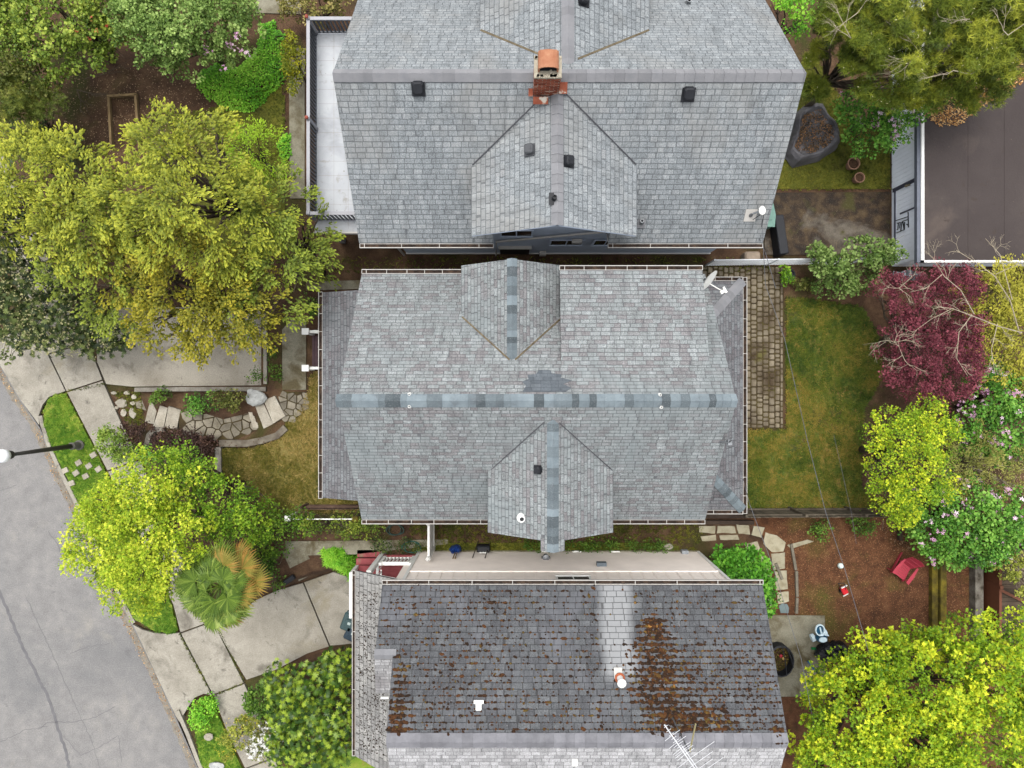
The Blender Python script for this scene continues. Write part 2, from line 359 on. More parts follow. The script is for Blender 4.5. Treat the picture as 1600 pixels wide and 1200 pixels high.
# driveway aprons sloping to the road
def apron(px, zs):
    pts = [tuple(P(a, b_, z)) for (a, b_), z in zip(px, zs)]; b = MB(); b.prism(pts, -.1, 0); struct('driveway_apron', b, m_conc)
apron([(-20,540),(49,505),(74,553),(102,611),(76,620),(66,633),(60,650),(61,664),(30,622),(2,574)], [-.98,-.84,-.84,-.84,-.84,-.86,-.9,-.97,-.97,-.97])
apron([(208,976),(222,984),(240,989),(262,991),(280,989),(331,1086),(318,1084),(304,1090),(293,1106),(280,1128),(275,1120),(242,1050)], [-.96,-.9,-.86,-.84,-.84,-.84,-.84,-.84,-.88,-.96,-.97,-.97])
b = MB(); b.prism(PP([(152,566),(150,522),(180,480),(409,480),(409,602),(205,604),(166,600)], -.82), -.95, -.82); struct('driveway', b, m_drive)
b = MB()
for pl in ([(338,983),(400,938),(430,924),(473,911),(514,1010),(480,1021),(432,1046),(385,1062)], [(475,910),(521,894),(553,905),(556,1005),(516,1009)], [(557,892),(590,892),(590,1010),(557,1005)]):
    b.prism(PP(pl, -.82), -.95, -.82)
struct('driveway', b, m_conc)
# planting strips
STRIP_A = [(69,640),(76,624),(86,617),(102,615),(168,742),(222,849),(268,946),(278,986),(262,989),(238,984),(212,968),(188,924),(164,871),(139,818),(117,771),(102,741),(81,696),(70,664)]
STRIP_B = [(300,1118),(303,1104),(312,1092),(320,1090),(330,1089),(353,1148),(379,1204),(420,1295),(480,1425),(440,1430),(358,1285),(313,1188)]
def strip(px, s): b = MB(); b.prism(ragged(PP(px, -.84), .2, .025, s), -1.0, -.835); struct('planting_strip_lawn', b, LAWN_S)
strip(STRIP_A, 4); strip(STRIP_B, 5)
# lawns
FRONT = [(440,668),(470,640),(484,600),(484,585),(505,575),(560,575),(560,800),(430,806),(400,792),(372,765),(348,742),(346,700),(395,700),(430,688)]
drape('front_lawn', FRONT, LAWN_B, .0, .04, 2)
REAR = [(1228,463),(1290,470),(1345,478),(1372,520),(1378,590),(1350,640),(1345,760),(1380,795),(1165,795),(1165,670),(1228,670)]
drape('rear_lawn', REAR, LAWN_R, .0, .06, 3)
drape('neighbour_lawn', [(1195,298),(1393,297),(1393,210),(1330,180),(1280,90),(1240,100),(1195,180)], LAWN_M, .0, .06, 4)
drape('moss_lawn', [(225,225),(250,180),(330,170),(446,120),(446,400),(320,400),(240,300)], LAWN_M, .0, .1, 5)
drape('side_lawn', [(640,846),(1040,846),(1080,862),(640,866)], LAWN_M, .0, .05, 6)
drape('front_corner_lawn', [(540,1175),(640,1190),(640,1300),(480,1300),(470,1205)], LAWN_S, .0, .05, 7)
drape('bark_mulch', [(1160,800),(1380,800),(1600,800),(1640,1330),(1160,1330),(1150,1000),(1195,960),(1200,850)], m_mulch, .0, .03, 8)
# paths and slabs of the upper level
slab('side_path', [(451,75),(476,75),(476,310),(453,310)], .02, m_conc2, .08)
slab('side_path', [(395,-60),(470,-60),(470,22),(400,20)], .02, m_conc2, .08)
slab('porch_walk', [(441,515),(455,500),(478,500),(478,609),(441,609)], .03, m_conc2, .3)
slab('narrow_walk', [(478,440),(600,437),(600,450),(478,454)], .02, m_conc2, .08)
slab('narrow_walk', [(445,846),(700,843),(700,850),(556,866),(478,868),(447,866)], .02, m_conc2, .3)
slab('back_slab', [(1195,301),(1391,300),(1391,398),(1195,398)], .03, m_wetc, .1)
slab('garden_slab', [(1170,961),(1289,962),(1289,1088),(1170,1089)], .03, m_conc2, .1)
# paver patio: every stone modelled
def patio():
    base = MB(); base.prism(PP([(1095,414),(1225,416),(1224,669),(1150,669)], .01), -.06, .0); struct('patio_bed', base, m_joint)
    b = MB(); r_ = random.Random(5); x0, x1 = 1162, 1224; col = 0; x = 1096
    while x < 1222:
        w = r_.choice([8.2, 8.8, 9.4]); w = min(w, 1224-x); y = 417+r_.uniform(-6, 0)
        y1 = 667 if x > 1150 else 442
        while y < y1:
            h_ = r_.choice([6.5, 8, 9.5, 11, 12.5]); h_ = min(h_, y1+2-y)
            if h_ > 3:
                a = P2(x+.7, max(y, 416)+.7, .03); d = P2(x+w-.7, y+h_-.7, .03)
                xa, xb = a[0], d[0]; ya, yb = d[1], a[1]
                if yb-ya > .05: b.bbox(xa+r_.uniform(0, .01), ya, -.02, xb, yb-r_.uniform(0, .012), .03+r_.uniform(-.004, .004), min(.03, (yb-ya)*.22, (xb-xa)*.22))
            y += h_
        x += w
    tag(b.build('patio_pavers', m_paver), kind='structure')
patio()
# irregular flagstones: cells of a jittered voronoi clipped from a polygon strip
def stones(px, z, cell, m, th=.1, gap=.035, seed=1, name='flagstone_path'):
    r_ = random.Random(seed); poly = PP(px, z); xs = [p[0] for p in poly]; ys = [p[1] for p in poly]; sites = []
    y = min(ys)-cell
    while y < max(ys)+cell:
        x = min(xs)-cell
        while x < max(xs)+cell: sites.append((x+r_.uniform(-.38, .38)*cell, y+r_.uniform(-.38, .38)*cell)); x += cell*1.05
        y += cell*.92
    b = MB()
    def clip(pl, nx, ny, dd):
        out = []
        for i in range(len(pl)):
            a = pl[i]; q = pl[(i+1) % len(pl)]; da = a[0]*nx+a[1]*ny-dd; dq = q[0]*nx+q[1]*ny-dd
            if da <= 0: out.append(a)
            if (da < 0) != (dq < 0) and da != dq: t = da/(da-dq); out.append((a[0]+(q[0]-a[0])*t, a[1]+(q[1]-a[1])*t))
        return out
    for s_ in sites:
        if not inpoly(np.array([s_[0]]), np.array([s_[1]]), poly)[0]: continue
        pl = [(s_[0]-cell, s_[1]-cell), (s_[0]+cell, s_[1]-cell), (s_[0]+cell, s_[1]+cell), (s_[0]-cell, s_[1]+cell)]
        for t in sites:
            dx, dy = t[0]-s_[0], t[1]-s_[1]; L_ = math.hypot(dx, dy)
            if 0 < L_ < 2.6*cell: nx, ny = dx/L_, dy/L_; pl = clip(pl, nx, ny, (s_[0]+t[0])/2*nx+(s_[1]+t[1])/2*ny-gap/2)
            if len(pl) < 3: break
        if len(pl) < 3 or area(pl) < .012: continue
        pl = [(p[0]+r_.uniform(-.012, .012), p[1]+r_.uniform(-.012, .012)) for p in pl]; zz = z+r_.uniform(-.008, .008)
        b.prism(pl, z-th, zz, r_.random())
    return struct(name, b, m)
# path round the lawn: bed + stones
ARC = [(441,612),(480,612),(481,630),(474,646),(460,660),(446,664),(438,650),(432,634)]
LAND = [(280,640),(300,636),(318,645),(350,644),(384,636),(410,668),(392,684),(345,689),(300,684),(280,672)]
for nm, pl, z in (('path_bed', ARC, .0), ('path_bed', LAND, -.2)):
    b = MB(); b.prism(PP(pl, z), z-.2, z); struct(nm, b, m_joint)
stones(ARC, .03, .27, m_stone, seed=4, gap=.04); stones(LAND, -.17, .36, m_stone, seed=8, gap=.045)
b = MB(); b.prism(PP([(218,612),(240,610),(240,664),(224,660)], -.6), -.95, -.62); struct('path_bed', b, m_joint)
stones([(219,613),(238,611),(236,662),(222,656)], -.57, .4, m_stone, seed=3)
# side-yard flagstones (individual big stones)
FL = [[(1092,822),(1118,822),(1117,834),(1093,832)],[(1122,822),(1148,822),(1150,833),(1120,833)],[(1150,820),(1170,821),(1172,835),(1154,834)],[(1178,822),(1195,824),(1190,840),(1174,836)],
 [(1095,838),(1118,836),(1119,844),(1098,846)],[(1124,837),(1152,836),(1155,843),(1126,844)],[(1196,832),(1214,837),(1228,848),(1224,862),(1206,863),(1193,850)],[(1163,850),(1184,846),(1190,862),(1172,866)],
 [(1205,866),(1226,863),(1227,888),(1209,891)],[(1211,893),(1229,891),(1231,920),(1213,923)],[(1214,926),(1232,924),(1233,940),(1216,944)],[(1186,868),(1198,872),(1203,890),(1194,892)],[(1196,898),(1206,896),(1209,948),(1198,952)],
 [(1230,852),(1262,843),(1272,846),(1236,858)]]
b = MB()
for i, pl in enumerate(FL): b.prism(ragged(PP(pl, .03), .15, .012, i), -.1, .025, random.random())
struct('flagstone_path', b, mat('buff_flagstone', [(.3, c(158,148,122)), (.5, c(186,178,152)), (.75, c(202,196,172))], 3, 8, .9, .5, 40, .01, attr=(.85, 1.08), speck=(25, .64, c(136,124,96))))
b = MB(); zz = .0
for pts in ([(1236,850),(1241,868),(1243,890)],[(1244,892),(1246,915),(1245,932)],[(1245,934),(1244,958)],[(1222,905),(1212,880)]): b.beam(P(*pts[0], .04), P(*pts[-1], .04), .1, .12)
struct('path_edging', b, m_stone)
b = MB(); b.prism(PP([(1217,947),(1222,943),(1230,944),(1233,950),(1232,958),(1220,958)], .04), -.05, .035); struct('slate_stone', b, plain('slate_stone', c(122,138,140), .7))
# white square stepping stones in the strip, round stones by the sidewalk
b = MB()
for (a, d) in [(146,711),(123,723),(139,728),(154,733),(119,739),(134,744),(102,735),(112,755)]:
    q = P(a, d, -.8); b.obox((q.x, q.y, -.79), (.25, .21, .06), R(28+random.uniform(-6, 6)), .015)
struct('stepping_stones', b, m_stone2)
b = MB(); r_ = random.Random(2)
for (a, d, s_, t) in [(191,630,20,14),(208,645,12,17),(194,645,9,12),(199,614,10,6),(179,614,10,5),(210,620,9,8),(208,630,8,6),(183,637,7,5)]:
    p = G(a, d); z = p.z; n_ = 9; ph = r_.random()*3
    b.prism([(p.x+s_*.0125*1.05*math.cos(t_*2*math.pi/n_+ph)*r_.uniform(.8, 1.1), p.y+t*.0125*1.05*math.sin(t_*2*math.pi/n_+ph)*r_.uniform(.8, 1.1)) for t_ in range(n_)], z-.1, z+.05)
struct('stepping_stones', b, m_stone2)

cm = MB()
for i, (pts, w) in enumerate([([(-5,915),(35,1010),(75,1090),(105,1180),(112,1230)], .12), ([(60,1140),(75,1128),(115,1128),(150,1120),(180,1104)], .022), ([(100,1150),(125,1180),(150,1170),(185,1150),(190,1190)], .018), ([(0,1160),(40,1140),(75,1135)], .018),
    ([(105,905),(130,900),(160,885),(175,880)], .018), ([(-2,768),(14,763),(25,758)], .016), ([(75,830),(90,850),(100,880)], .02), ([(110,1020),(140,1010),(172,1005)], .018), ([(40,930),(90,1040),(140,1150),(165,1225)], .014)]):
    b = crack(pts, w, i); cm.add(b.v, b.f)
struct('road_cracks', cm, m_tar)
# =============== roofing materials ===============
def shingle(name, stops, w, h, slot=(.5,)*3, slotw=.05, lap=.1, broad=None, stain=None, gran=.25, bmp=.9, tone=.25):
    m, nt, b = newmat(name); L = nt.links
    uv = nd(nt, 'ShaderNodeUVMap', uv_map='UVMap').outputs[0]; sep = nd(nt, 'ShaderNodeSeparateXYZ'); L.new(uv, sep.inputs[0])
    u, v = sep.outputs[0], sep.outputs[1]
    wob = noise(nt, uv, 1.3, 3); v = mth(nt, 'ADD', v, mth(nt, 'MULTIPLY', mth(nt, 'SUBTRACT', wob, .5), h*.25))
    vs = mth(nt, 'DIVIDE', v, h); row = mth(nt, 'FLOOR', vs); fv = mth(nt, 'FRACT', vs)
    wr = nd(nt, 'ShaderNodeTexWhiteNoise', noise_dimensions='1D'); L.new(row, wr.inputs['W'])
    uw = nd(nt, 'ShaderNodeCombineXYZ'); L.new(mth(nt, 'MULTIPLY', u, 2.2), uw.inputs[0]); L.new(mth(nt, 'MULTIPLY', row, 7.3), uw.inputs[1])
    us = mth(nt, 'ADD', mth(nt, 'ADD', mth(nt, 'DIVIDE', u, w), mth(nt, 'MULTIPLY', wr.outputs[0], 3.7)), mth(nt, 'MULTIPLY', noise(nt, uw.outputs[0], 1., 2), 1.5)); cell = mth(nt, 'FLOOR', us); fu = mth(nt, 'FRACT', us)
    cb = nd(nt, 'ShaderNodeCombineXYZ'); L.new(cell, cb.inputs[0]); L.new(row, cb.inputs[1])
    wc = nd(nt, 'ShaderNodeTexWhiteNoise', noise_dimensions='2D'); L.new(cb.outputs[0], wc.inputs['Vector'])
    # ragged tab width
    slw = mth(nt, 'ADD', slotw, mth(nt, 'MULTIPLY', wc.outputs[0], slotw*.8))
    co = nd(nt, 'ShaderNodeTexCoord').outputs['Object']
    bn = noise(nt, co, .8, 4); val = mth(nt, 'ADD', mth(nt, 'MULTIPLY', wc.outputs[0], 1-tone), mth(nt, 'MULTIPLY', bn, tone))
    col = ramp(nt, stops, val)
    gn = noise(nt, co, 90, 2, .8); col = mix(nt, gran, col, ramp(nt, [(.3, (.2, .2, .2, 1)), (.7, (.8, .8, .8, 1))], gn), 'OVERLAY')
    gn2 = noise(nt, co, 28, 2, .8); col = mix(nt, min(1., gran*1.7), col, ramp(nt, [(.32, (.28, .28, .28, 1)), (.68, (.72, .72, .72, 1))], gn2), 'OVERLAY')
    if broad: n3 = noise(nt, co, broad[0], 4, .6, .5); col = mix(nt, ramp(nt, [(broad[1], (0,0,0,1)), (broad[2], (1,1,1,1))], n3), col, broad[3], broad[4] if len(broad) > 4 else 'MIX')
    mp = nd(nt, 'ShaderNodeVectorMath', operation='MULTIPLY'); L.new(uv, mp.inputs[0]); mp.inputs[1].default_value = (5., .55, 1)
    st_ = noise(nt, mp.outputs[0], 1., 5, .65); col = mix(nt, .55, col, ramp(nt, [(.3, (.3,.3,.3,1)), (.5, (.5,.5,.5,1)), (.72, (.68,.68,.67,1))], st_), 'OVERLAY')
    bl_ = noise(nt, co, 2.6, 6, .7); col = mix(nt, .45, col, ramp(nt, [(.32, (.34,.34,.34,1)), (.68, (.66,.66,.66,1))], bl_), 'OVERLAY')
    if stain: col = stain(nt, co, col)
    s1 = mth(nt, 'LESS_THAN', fu, slw); s2 = mth(nt, 'LESS_THAN', fv, lap); gap = mth(nt, 'MAXIMUM', s1, s2)
    col = mix(nt, mth(nt, 'MULTIPLY', gap, .6), col, tuple(slot)+(1,))  # slots and lap lines darkened: shade in the gaps painted into the colour
    L.new(col, b.inputs['Base Color']); b.inputs['Roughness'].default_value = .92
    hh = mth(nt, 'SUBTRACT', mth(nt, 'ADD', mth(nt, 'MULTIPLY', mth(nt, 'SUBTRACT', 1., fv), .6), mth(nt, 'MULTIPLY', wc.outputs[0], .25)), mth(nt, 'MULTIPLY', gap, .7))
    bump(nt, b, hh, bmp, .02); return m
m_sh_mid = shingle('grey_taupe_shingles', [(0, c(136,134,136,0.480)), (.22, c(140,138,140,0.480)), (.5, c(148,153,154,0.480)), (.72, c(155,161,162,0.480)), (.9, c(164,169,171,0.480)), (1, c(150,148,148,0.480))], .27, .128, c(84,86,92,0.432)[:3], .05, .17, (.35, .5, .66, c(150,158,160,0.480)), gran=.5)
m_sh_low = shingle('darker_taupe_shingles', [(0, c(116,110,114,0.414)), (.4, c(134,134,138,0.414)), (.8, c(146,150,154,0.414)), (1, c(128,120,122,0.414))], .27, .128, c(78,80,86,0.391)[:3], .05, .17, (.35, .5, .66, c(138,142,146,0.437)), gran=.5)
m_sh_north = shingle('blue_grey_shingles', [(0, c(140,146,150,0.470)), (.3, c(152,158,162,0.470)), (.6, c(158,164,168,0.470)), (.85, c(166,171,174,0.470)), (1, c(150,150,153,0.470))], .26, .165, c(88,92,98,0.403)[:3], .055, .15, (.3, .5, .7, c(160,161,160,0.470)), gran=.5)
def moss_stain(nt, co, col):
    sp = nd(nt, 'ShaderNodeSeparateXYZ'); nt.links.new(co, sp.inputs[0]); x = sp.outputs[0]
    wob = mth(nt, 'MULTIPLY', mth(nt, 'SUBTRACT', noise(nt, co, .6, 3), .5), .5); x = mth(nt, 'ADD', x, wob)
    # pale zinc-washed run below the flue: a stain with its own shape
    d = mth(nt, 'ABSOLUTE', mth(nt, 'SUBTRACT', x, 1.2)); f = ramp(nt, [(.3, (1,1,1,1)), (.62, (0,0,0,1))], d)
    f = mth(nt, 'MULTIPLY', f, ramp(nt, [(0, (0,0,0,1)), (.35, (1,1,1,1))], mth(nt, 'SUBTRACT', sp.outputs[1], 1.2)))
    col = mix(nt, mth(nt, 'MULTIPLY', f, .6), col, c(196,198,200,.45))
    n = noise(nt, co, 9, 3, .6); lich = ramp(nt, [(.66, (0,0,0,1)), (.7, (1,1,1,1))], n); col = mix(nt, mth(nt, 'MULTIPLY', lich, .5), col, c(150,150,153,.42))
    return col
m_sh_south = shingle('weathered_dark_shingles', [(0, c(86,87,91,.44)), (.4, c(97,99,103,.44)), (.75, c(107,110,113,.44)), (1, c(118,120,124,.44))], .3, .175, c(52,49,50,.42)[:3], .055, .12, (.5, .5, .68, c(118,120,126,.42)), stain=moss_stain, gran=.5)
m_sh_pale = shingle('pale_weathered_shingles', [(0, c(158,158,160,.46)), (.4, c(184,184,186,.46)), (.8, c(204,204,206,.46)), (1, c(178,178,182,.46))], .27, .15, c(112,110,112,.4)[:3], .05, .12, (.6, .55, .7, c(170,168,170,.46)), gran=.4)
m_sh_porch = shingle('light_grey_porch_shingles', [(0, c(144,143,142,.46)), (.5, c(164,163,161,.46)), (1, c(180,179,176,.46))], .3, .19, c(60,56,52,.42)[:3], .08, .15, (.8, .52, .7, c(172,170,166,.46)), gran=.4)
m_capb = mat('blue_grey_ridge_cap', [(.3, c(132,145,153,.42)), (.7, c(154,168,175,.42))], 3, 6, .9, .6, 60, .006, attr=(.4, 1.2), speck=(50, .6, c(186,194,198,.42)), layer=(2.5, .55, .75, c(120,128,134,.42)))
m_capn = mat('grey_ridge_cap', [(.3, c(150,151,156,0.440)), (.7, c(166,166,170,0.440))], 3, 6, .9, .5, 60, .006, attr=(.84, 1.04))
m_white = plain('white_paint', c(236,236,232, .72), .5, .04)
m_gut = plain('off_white_gutter', c(214,210,204, .5), .5, .06)
m_fas = plain('dark_drip_edge', c(96,92,92,.4), .8)
m_debris = mat('gutter_debris', [(.3, c(36,28,24,.45)), (.5, c(66,52,44,.45)), (.75, c(108,86,68,.45))], 6, 8, .95, .8, 60, .02)
m_glass = mat('dark_window_glass', [(.3, c(30,34,40)), (.7, c(50,56,62))], 1, 2, .1, 0); m_glass.node_tree.nodes['Principled BSDF'].inputs['Specular IOR Level'].default_value = .7
m_black = plain('black_plastic', c(38,40,46), .6, .15)
m_metal = plain('galvanised_metal', c(150,154,158), .45, .1, metal=.6)
m_brick = None
def siding(name, col, pitch=.14, vert=False):
    m, nt, b = newmat(name); L = nt.links; co = nd(nt, 'ShaderNodeTexCoord').outputs['Object']; sp = nd(nt, 'ShaderNodeSeparateXYZ'); L.new(co, sp.inputs[0])
    ax = mth(nt, 'ADD', sp.outputs[0], sp.outputs[1]) if vert else sp.outputs[2]
    f = mth(nt, 'FRACT', mth(nt, 'DIVIDE', ax, pitch)); n = noise(nt, co, 1.5, 6)
    cc_ = ramp(nt, [(.3, tuple(q*.92 for q in col[:3])+(1,)), (.7, tuple(min(1, q*1.06) for q in col[:3])+(1,))], n); L.new(cc_, b.inputs['Base Color'])
    b.inputs['Roughness'].default_value = .6; bump(nt, b, mth(nt, 'SUBTRACT', 1., f) if not vert else mth(nt, 'GREATER_THAN', f, .1), .9, .015); return m
m_blue = siding('blue_grey_siding', c(176,187,204,.95)); m_tan = siding('taupe_lap_siding', c(220,211,203,1.), .1); m_tanp = plain('taupe_panel', c(224,215,207,1.), .6, .05); m_grey = siding('pale_grey_siding', c(190,190,186))
m_gwh = siding('white_garage_siding', c(232,238,248, 1.), .16, True)
# =============== roof parts ===============
def slope(name, pts, m, parent, thick=.09, fascia=None, label=None):
    pts = [Vector(p) for p in pts]; n = (pts[1]-pts[0]).cross(pts[-1]-pts[0]).normalized()
    if n.z < 0: pts = pts[::-1]; n = -n
    e = Vector((0,0,1)).cross(n); e = e.normalized() if e.length > .01 else Vector((1,0,0)); up = n.cross(e)
    z0 = min(pts, key=lambda p: p.dot(up)).dot(up); b = MB(); N_ = len(pts); bot = [p-n*thick for p in pts]
    b.add([tuple(p) for p in pts+bot], [tuple(range(N_)), tuple(range(N_, 2*N_))[::-1]]+[(i, i+N_, (i+1) % N_+N_, (i+1) % N_) for i in range(N_)], .5)
    b.uv[0] = [(p.dot(e)+31.7, p.dot(up)-z0+.0) for p in pts]
    o = b.build(name, m, parent); o.data.materials.append(fascia or m_fas)
    for p in o.data.polygons:
        if p.index > 0: p.material_index = 1
    if label: o['label'] = label
    return o
def ridge_cap(p, q, parent, m, w=.34, step=.22, slopes=(.8, .8), seed=1, lift=.025):
    p = Vector(p); q = Vector(q); d = (q-p); L_ = d.length; d.normalize(); s = Vector((0,0,1)).cross(d).normalized(); up = d.cross(s)
    if up.z < 0: up = -up
    r_ = random.Random(seed); b = MB(); t = 0
    while t < L_:
        t1 = min(L_, t+step*r_.uniform(.75, 1.25)); rv = r_.choice([.05, .3, .45, .6, .75, .9, 1, 1])*r_.uniform(.8, 1)
        sec = []
        for tt, hh in ((t-.015, lift+.018), (t1, lift)):
            c0 = p+d*max(tt, 0)
            pr = [(-w/2, -slopes[0]*w/2+hh), (-w*.12, -slopes[0]*w*.12+hh), (0, hh), (w*.12, -slopes[1]*w*.12+hh), (w/2, -slopes[1]*w/2+hh)]
            sec.append([c0+s*a+up*z for a, z in pr]+[c0+s*a+up*(z-.02) for a, z in pr[::-1]])
        b.rings(sec, rv); t = t1
    return b.build('ridge_cap', m, parent)
def gutter(p, q, out, parent, step=.62, seed=0, w=.13):
    """channel along p-q (z = lip height), out = unit vector away from the roof"""
    p = Vector(p); q = Vector(q); o = Vector(out); d = (q-p).normalized(); r_ = random.Random(seed); b = MB(); L_ = (q-p).length
    b.beam(p+o*w-Vector((0,0,.05)), q+o*w-Vector((0,0,.05)), .02, .11)
    b.beam(p+o*.005-Vector((0,0,.07)), q+o*.005-Vector((0,0,.07)), .015, .1)
    for e in (p, q): b.beam(e+o*.0-Vector((0,0,.06)), e+o*(w+.012)-Vector((0,0,.06)), .015, .1)
    t = .15
    while t < L_-.1: b.beam(p+d*t-o*.03-Vector((0,0,.004)), p+d*t+o*w-Vector((0,0,.004)), .018, .012); t += step*r_.uniform(.92, 1.08)
    g_ = b.build('gutter', m_gut, parent)
    f = MB(); t = 0.
    while t < L_:
        t1 = min(L_, t+.12); zz = r_.uniform(.055, .09); a = p+d*t+o*w*.5; f.beam(Vector((a.x, a.y, p.z-zz)), Vector(((p+d*t1+o*w*.5).x, (p+d*t1+o*w*.5).y, p.z-zz)), w-.012, .05, r_.random()); t = t1
    f.build('leaf_debris', m_debris, g_); return g_
def downspout(pts, parent): b = MB(); b.tube(pts, .04, 8); return b.build('downspout', m_gut, parent)
def window(parent, cen, w, h, axis, out, frame_m=None, name='window'):
    """cen on wall surface; axis 'x' = wall runs along x; out=+1/-1 outward direction"""
    x, y, z = cen; b = MB(); t = .07; dd = out*.02
    def bx(a0, a1, z0, z1, d0, d1):
        return (b.box(x+a0, y+d0, z+z0, x+a1, y+d1, z+z1) if axis == 'x' else b.box(x+d0, y+a0, z+z0, x+d1, y+a1, z+z1))
    bx(-w/2-t, w/2+t, h/2, h/2+t, 0, dd*1.4); bx(-w/2-t, w/2+t, -h/2-t, -h/2, 0, dd*1.8)
    bx(-w/2-t, -w/2, -h/2, h/2, 0, dd); bx(w/2, w/2+t, -h/2, h/2, 0, dd); bx(-.02, .02, -h/2, h/2, 0, dd*.7)
    f = b.build(name, frame_m or m_white, parent); b = MB()
    if axis == 'x': b.box(x-w/2, y+dd*.1, z-h/2, x+w/2, y+dd*.4, z+h/2)
    else: b.box(x+dd*.1, y-w/2, z-h/2, x+dd*.4, y+w/2, z+h/2)
    b.build('pane', m_glass, f); return f
def door(parent, cen, w, h, axis, out, m):
    x, y, z = cen; b = MB(); dd = out*.05
    def bx(a0, a1, z0, z1, d0, d1): return (b.box(x+a0, y+d0, z+z0, x+a1, y+d1, z+z1) if axis == 'x' else b.box(x+d0, y+a0, z+z0, x+d1, y+a1, z+z1))
    bx(-w/2, w/2, 0, h, 0, dd*.5); bx(-w/2-.1, -w/2, 0, h+.1, 0, dd); bx(w/2, w/2+.1, 0, h+.1, 0, dd); bx(-w/2, w/2, h, h+.1, 0, dd)
    for z0 in (.15, h*.55): bx(-w*.36, w*.36, z0, z0+h*.35, dd*.5, dd*.7)
    o = b.build('door', m, parent); b = MB(); q = (x+w*.4, y+dd, z+1.) if axis == 'x' else (x+dd, y+w*.4, z+1.); b.lathe(q, [(.01,-.03),(.035,-.02),(.035,.02),(.01,.03)], 8); b.build('handle', m_metal, o); return o
def box_vent(parent, x, y, zf, rz=0, s=.36, m=None):
    z = zf(x, y); b = MB(); b.obox((x, y, z+.03), (s*1.25, s*1.3, .03), slope_rot(zf, x, y)); b.obox((x, y, z+.13), (s, s*1.08, .2), slope_rot(zf, x, y), .04)
    b.obox((x, y, z+.245), (s*.3, s*.3, .02), slope_rot(zf, x, y)); return b.build('roof_vent', m or m_black, parent)
def slope_rot(zf, x, y):
    e = .01; n = Vector((-(zf(x+e, y)-zf(x-e, y))/(2*e), -(zf(x, y+e)-zf(x, y-e))/(2*e), 1)).normalized(); t = Vector((1,0,0)); t = (t-n*t.dot(n)).normalized(); u = n.cross(t)
    return Matrix((t, u, n)).transposed().to_4x4()
def pipe_vent(parent, x, y, z, h=.3, r=.055, m=None, top=True):
    b = MB(); b.lathe((x, y, z-.1), [(r*1.7, .08), (r*1.4, .13), (r, .18), (r, h+.1), (r*.75, h+.1), (r*.75, h-.1)], 14, cap=False); o = b.build('vent_pipe', m or m_white, parent)
    b = MB(); b.lathe((x, y, z+h-.08), [(r*.74, 0), (r*.7, .005)], 12); b.build('pipe_opening', m_black, o); return o
def prismx(b, prof, x0, x1): return b.rings([[(x, y, z) for y, z in prof] for x in (x0, x1)])
def prismy(b, prof, y0, y1): return b.rings([[(x, y, z) for x, z in prof] for y in (y0, y1)])

# =============== 1. middle house ===============
hm = thing('house', 'middle house with mottled grey roof and blue ridge caps between the two neighbours', 'house', (0.7, -.45, 0))
YR, ZR = -.47, 7.72
zN = lambda x, y: ZR-.79*(y-YR); zS = lambda x, y: ZR-.813*(YR-y)
EN, ES = 3.6, -4.43
XL, XR = -4.91, 6.31
b = MB(); b.box(-4.6, -4.05, -1.0, 6.0, 3.2, 4.35); prismx(b, [(-4.05, 4.35), (3.2, 4.35), (3.2, zN(0, 3.2)-.16), (YR, ZR-.16), (-4.05, zS(0, -4.05)-.16)], -4.59, 5.99)
b.build('wall', m_grey, hm)
slope('roof', [(XL, EN, zN(0, EN)), (XR, EN, zN(0, EN)), (XR, YR, ZR), (XL, YR, ZR)], m_sh_mid, hm)
slope('roof', [(XL, ES, zS(0, ES)), (XR, ES, zS(0, ES)), (XR, YR, ZR), (XL, YR, ZR)], m_sh_mid, hm)
# patch of newer darker shingles beside the ridge
m_patch = shingle('slate_blue_patch_shingles', [(0, c(106,114,122,.36)), (.5, c(120,128,136,.36)), (1, c(132,140,147,.36))], .27, .128, c(84,88,96)[:3], .03, .1)
b_ = [(816,612,),(884,612),(893,606),(880,600),(894,594),(876,590),(878,585),(862,583),(860,578),(842,578),(838,584),(824,586),(826,592),(816,596),(822,603)]
def onplane(px, py, zf, it=8, dz=0):
    z = 6.
    for _ in range(it): p = P(px, py, z); z = zf(p.x, p.y)+dz
    return P(px, py, z)
slope('shingle_patch', [onplane(a, d, zN, dz=.012) for a, d in b_], m_patch, hm, .02, m_patch, 'darker blue grey patch of newer shingles')
capm = (XL-.05, YR, ZR); ridge_cap(capm, (XR+.03, YR, ZR), hm, m_capb, .38, .24, (.8, .8), 3)
# north gable dormer
ZD, ZE = 6.78, 5.62
slope('dormer_roof', [(-1.58, 3.68, ZE), (0, 3.68, ZD), (0, .3, ZD), (-1.58, .9, ZE)], m_sh_mid, hm); slope('dormer_roof', [(1.58, 3.68, ZE), (0, 3.68, ZD), (0, .3, ZD), (1.58, .9, ZE)], m_sh_mid, hm)
b = MB(); prismy(b, [(-1.3, 3.5), (1.3, 3.5), (1.3, 5.7), (0, 6.62), (-1.3, 5.7)], .8, 3.32); b.build('dormer_wall', m_grey, hm); window(hm, (0, 3.32, 5.2), .8, 1.1, 'x', 1)
ridge_cap((0, 3.7, ZD), (0, .72, ZD), hm, m_capb, .3, .24, (.75, .75), 5)
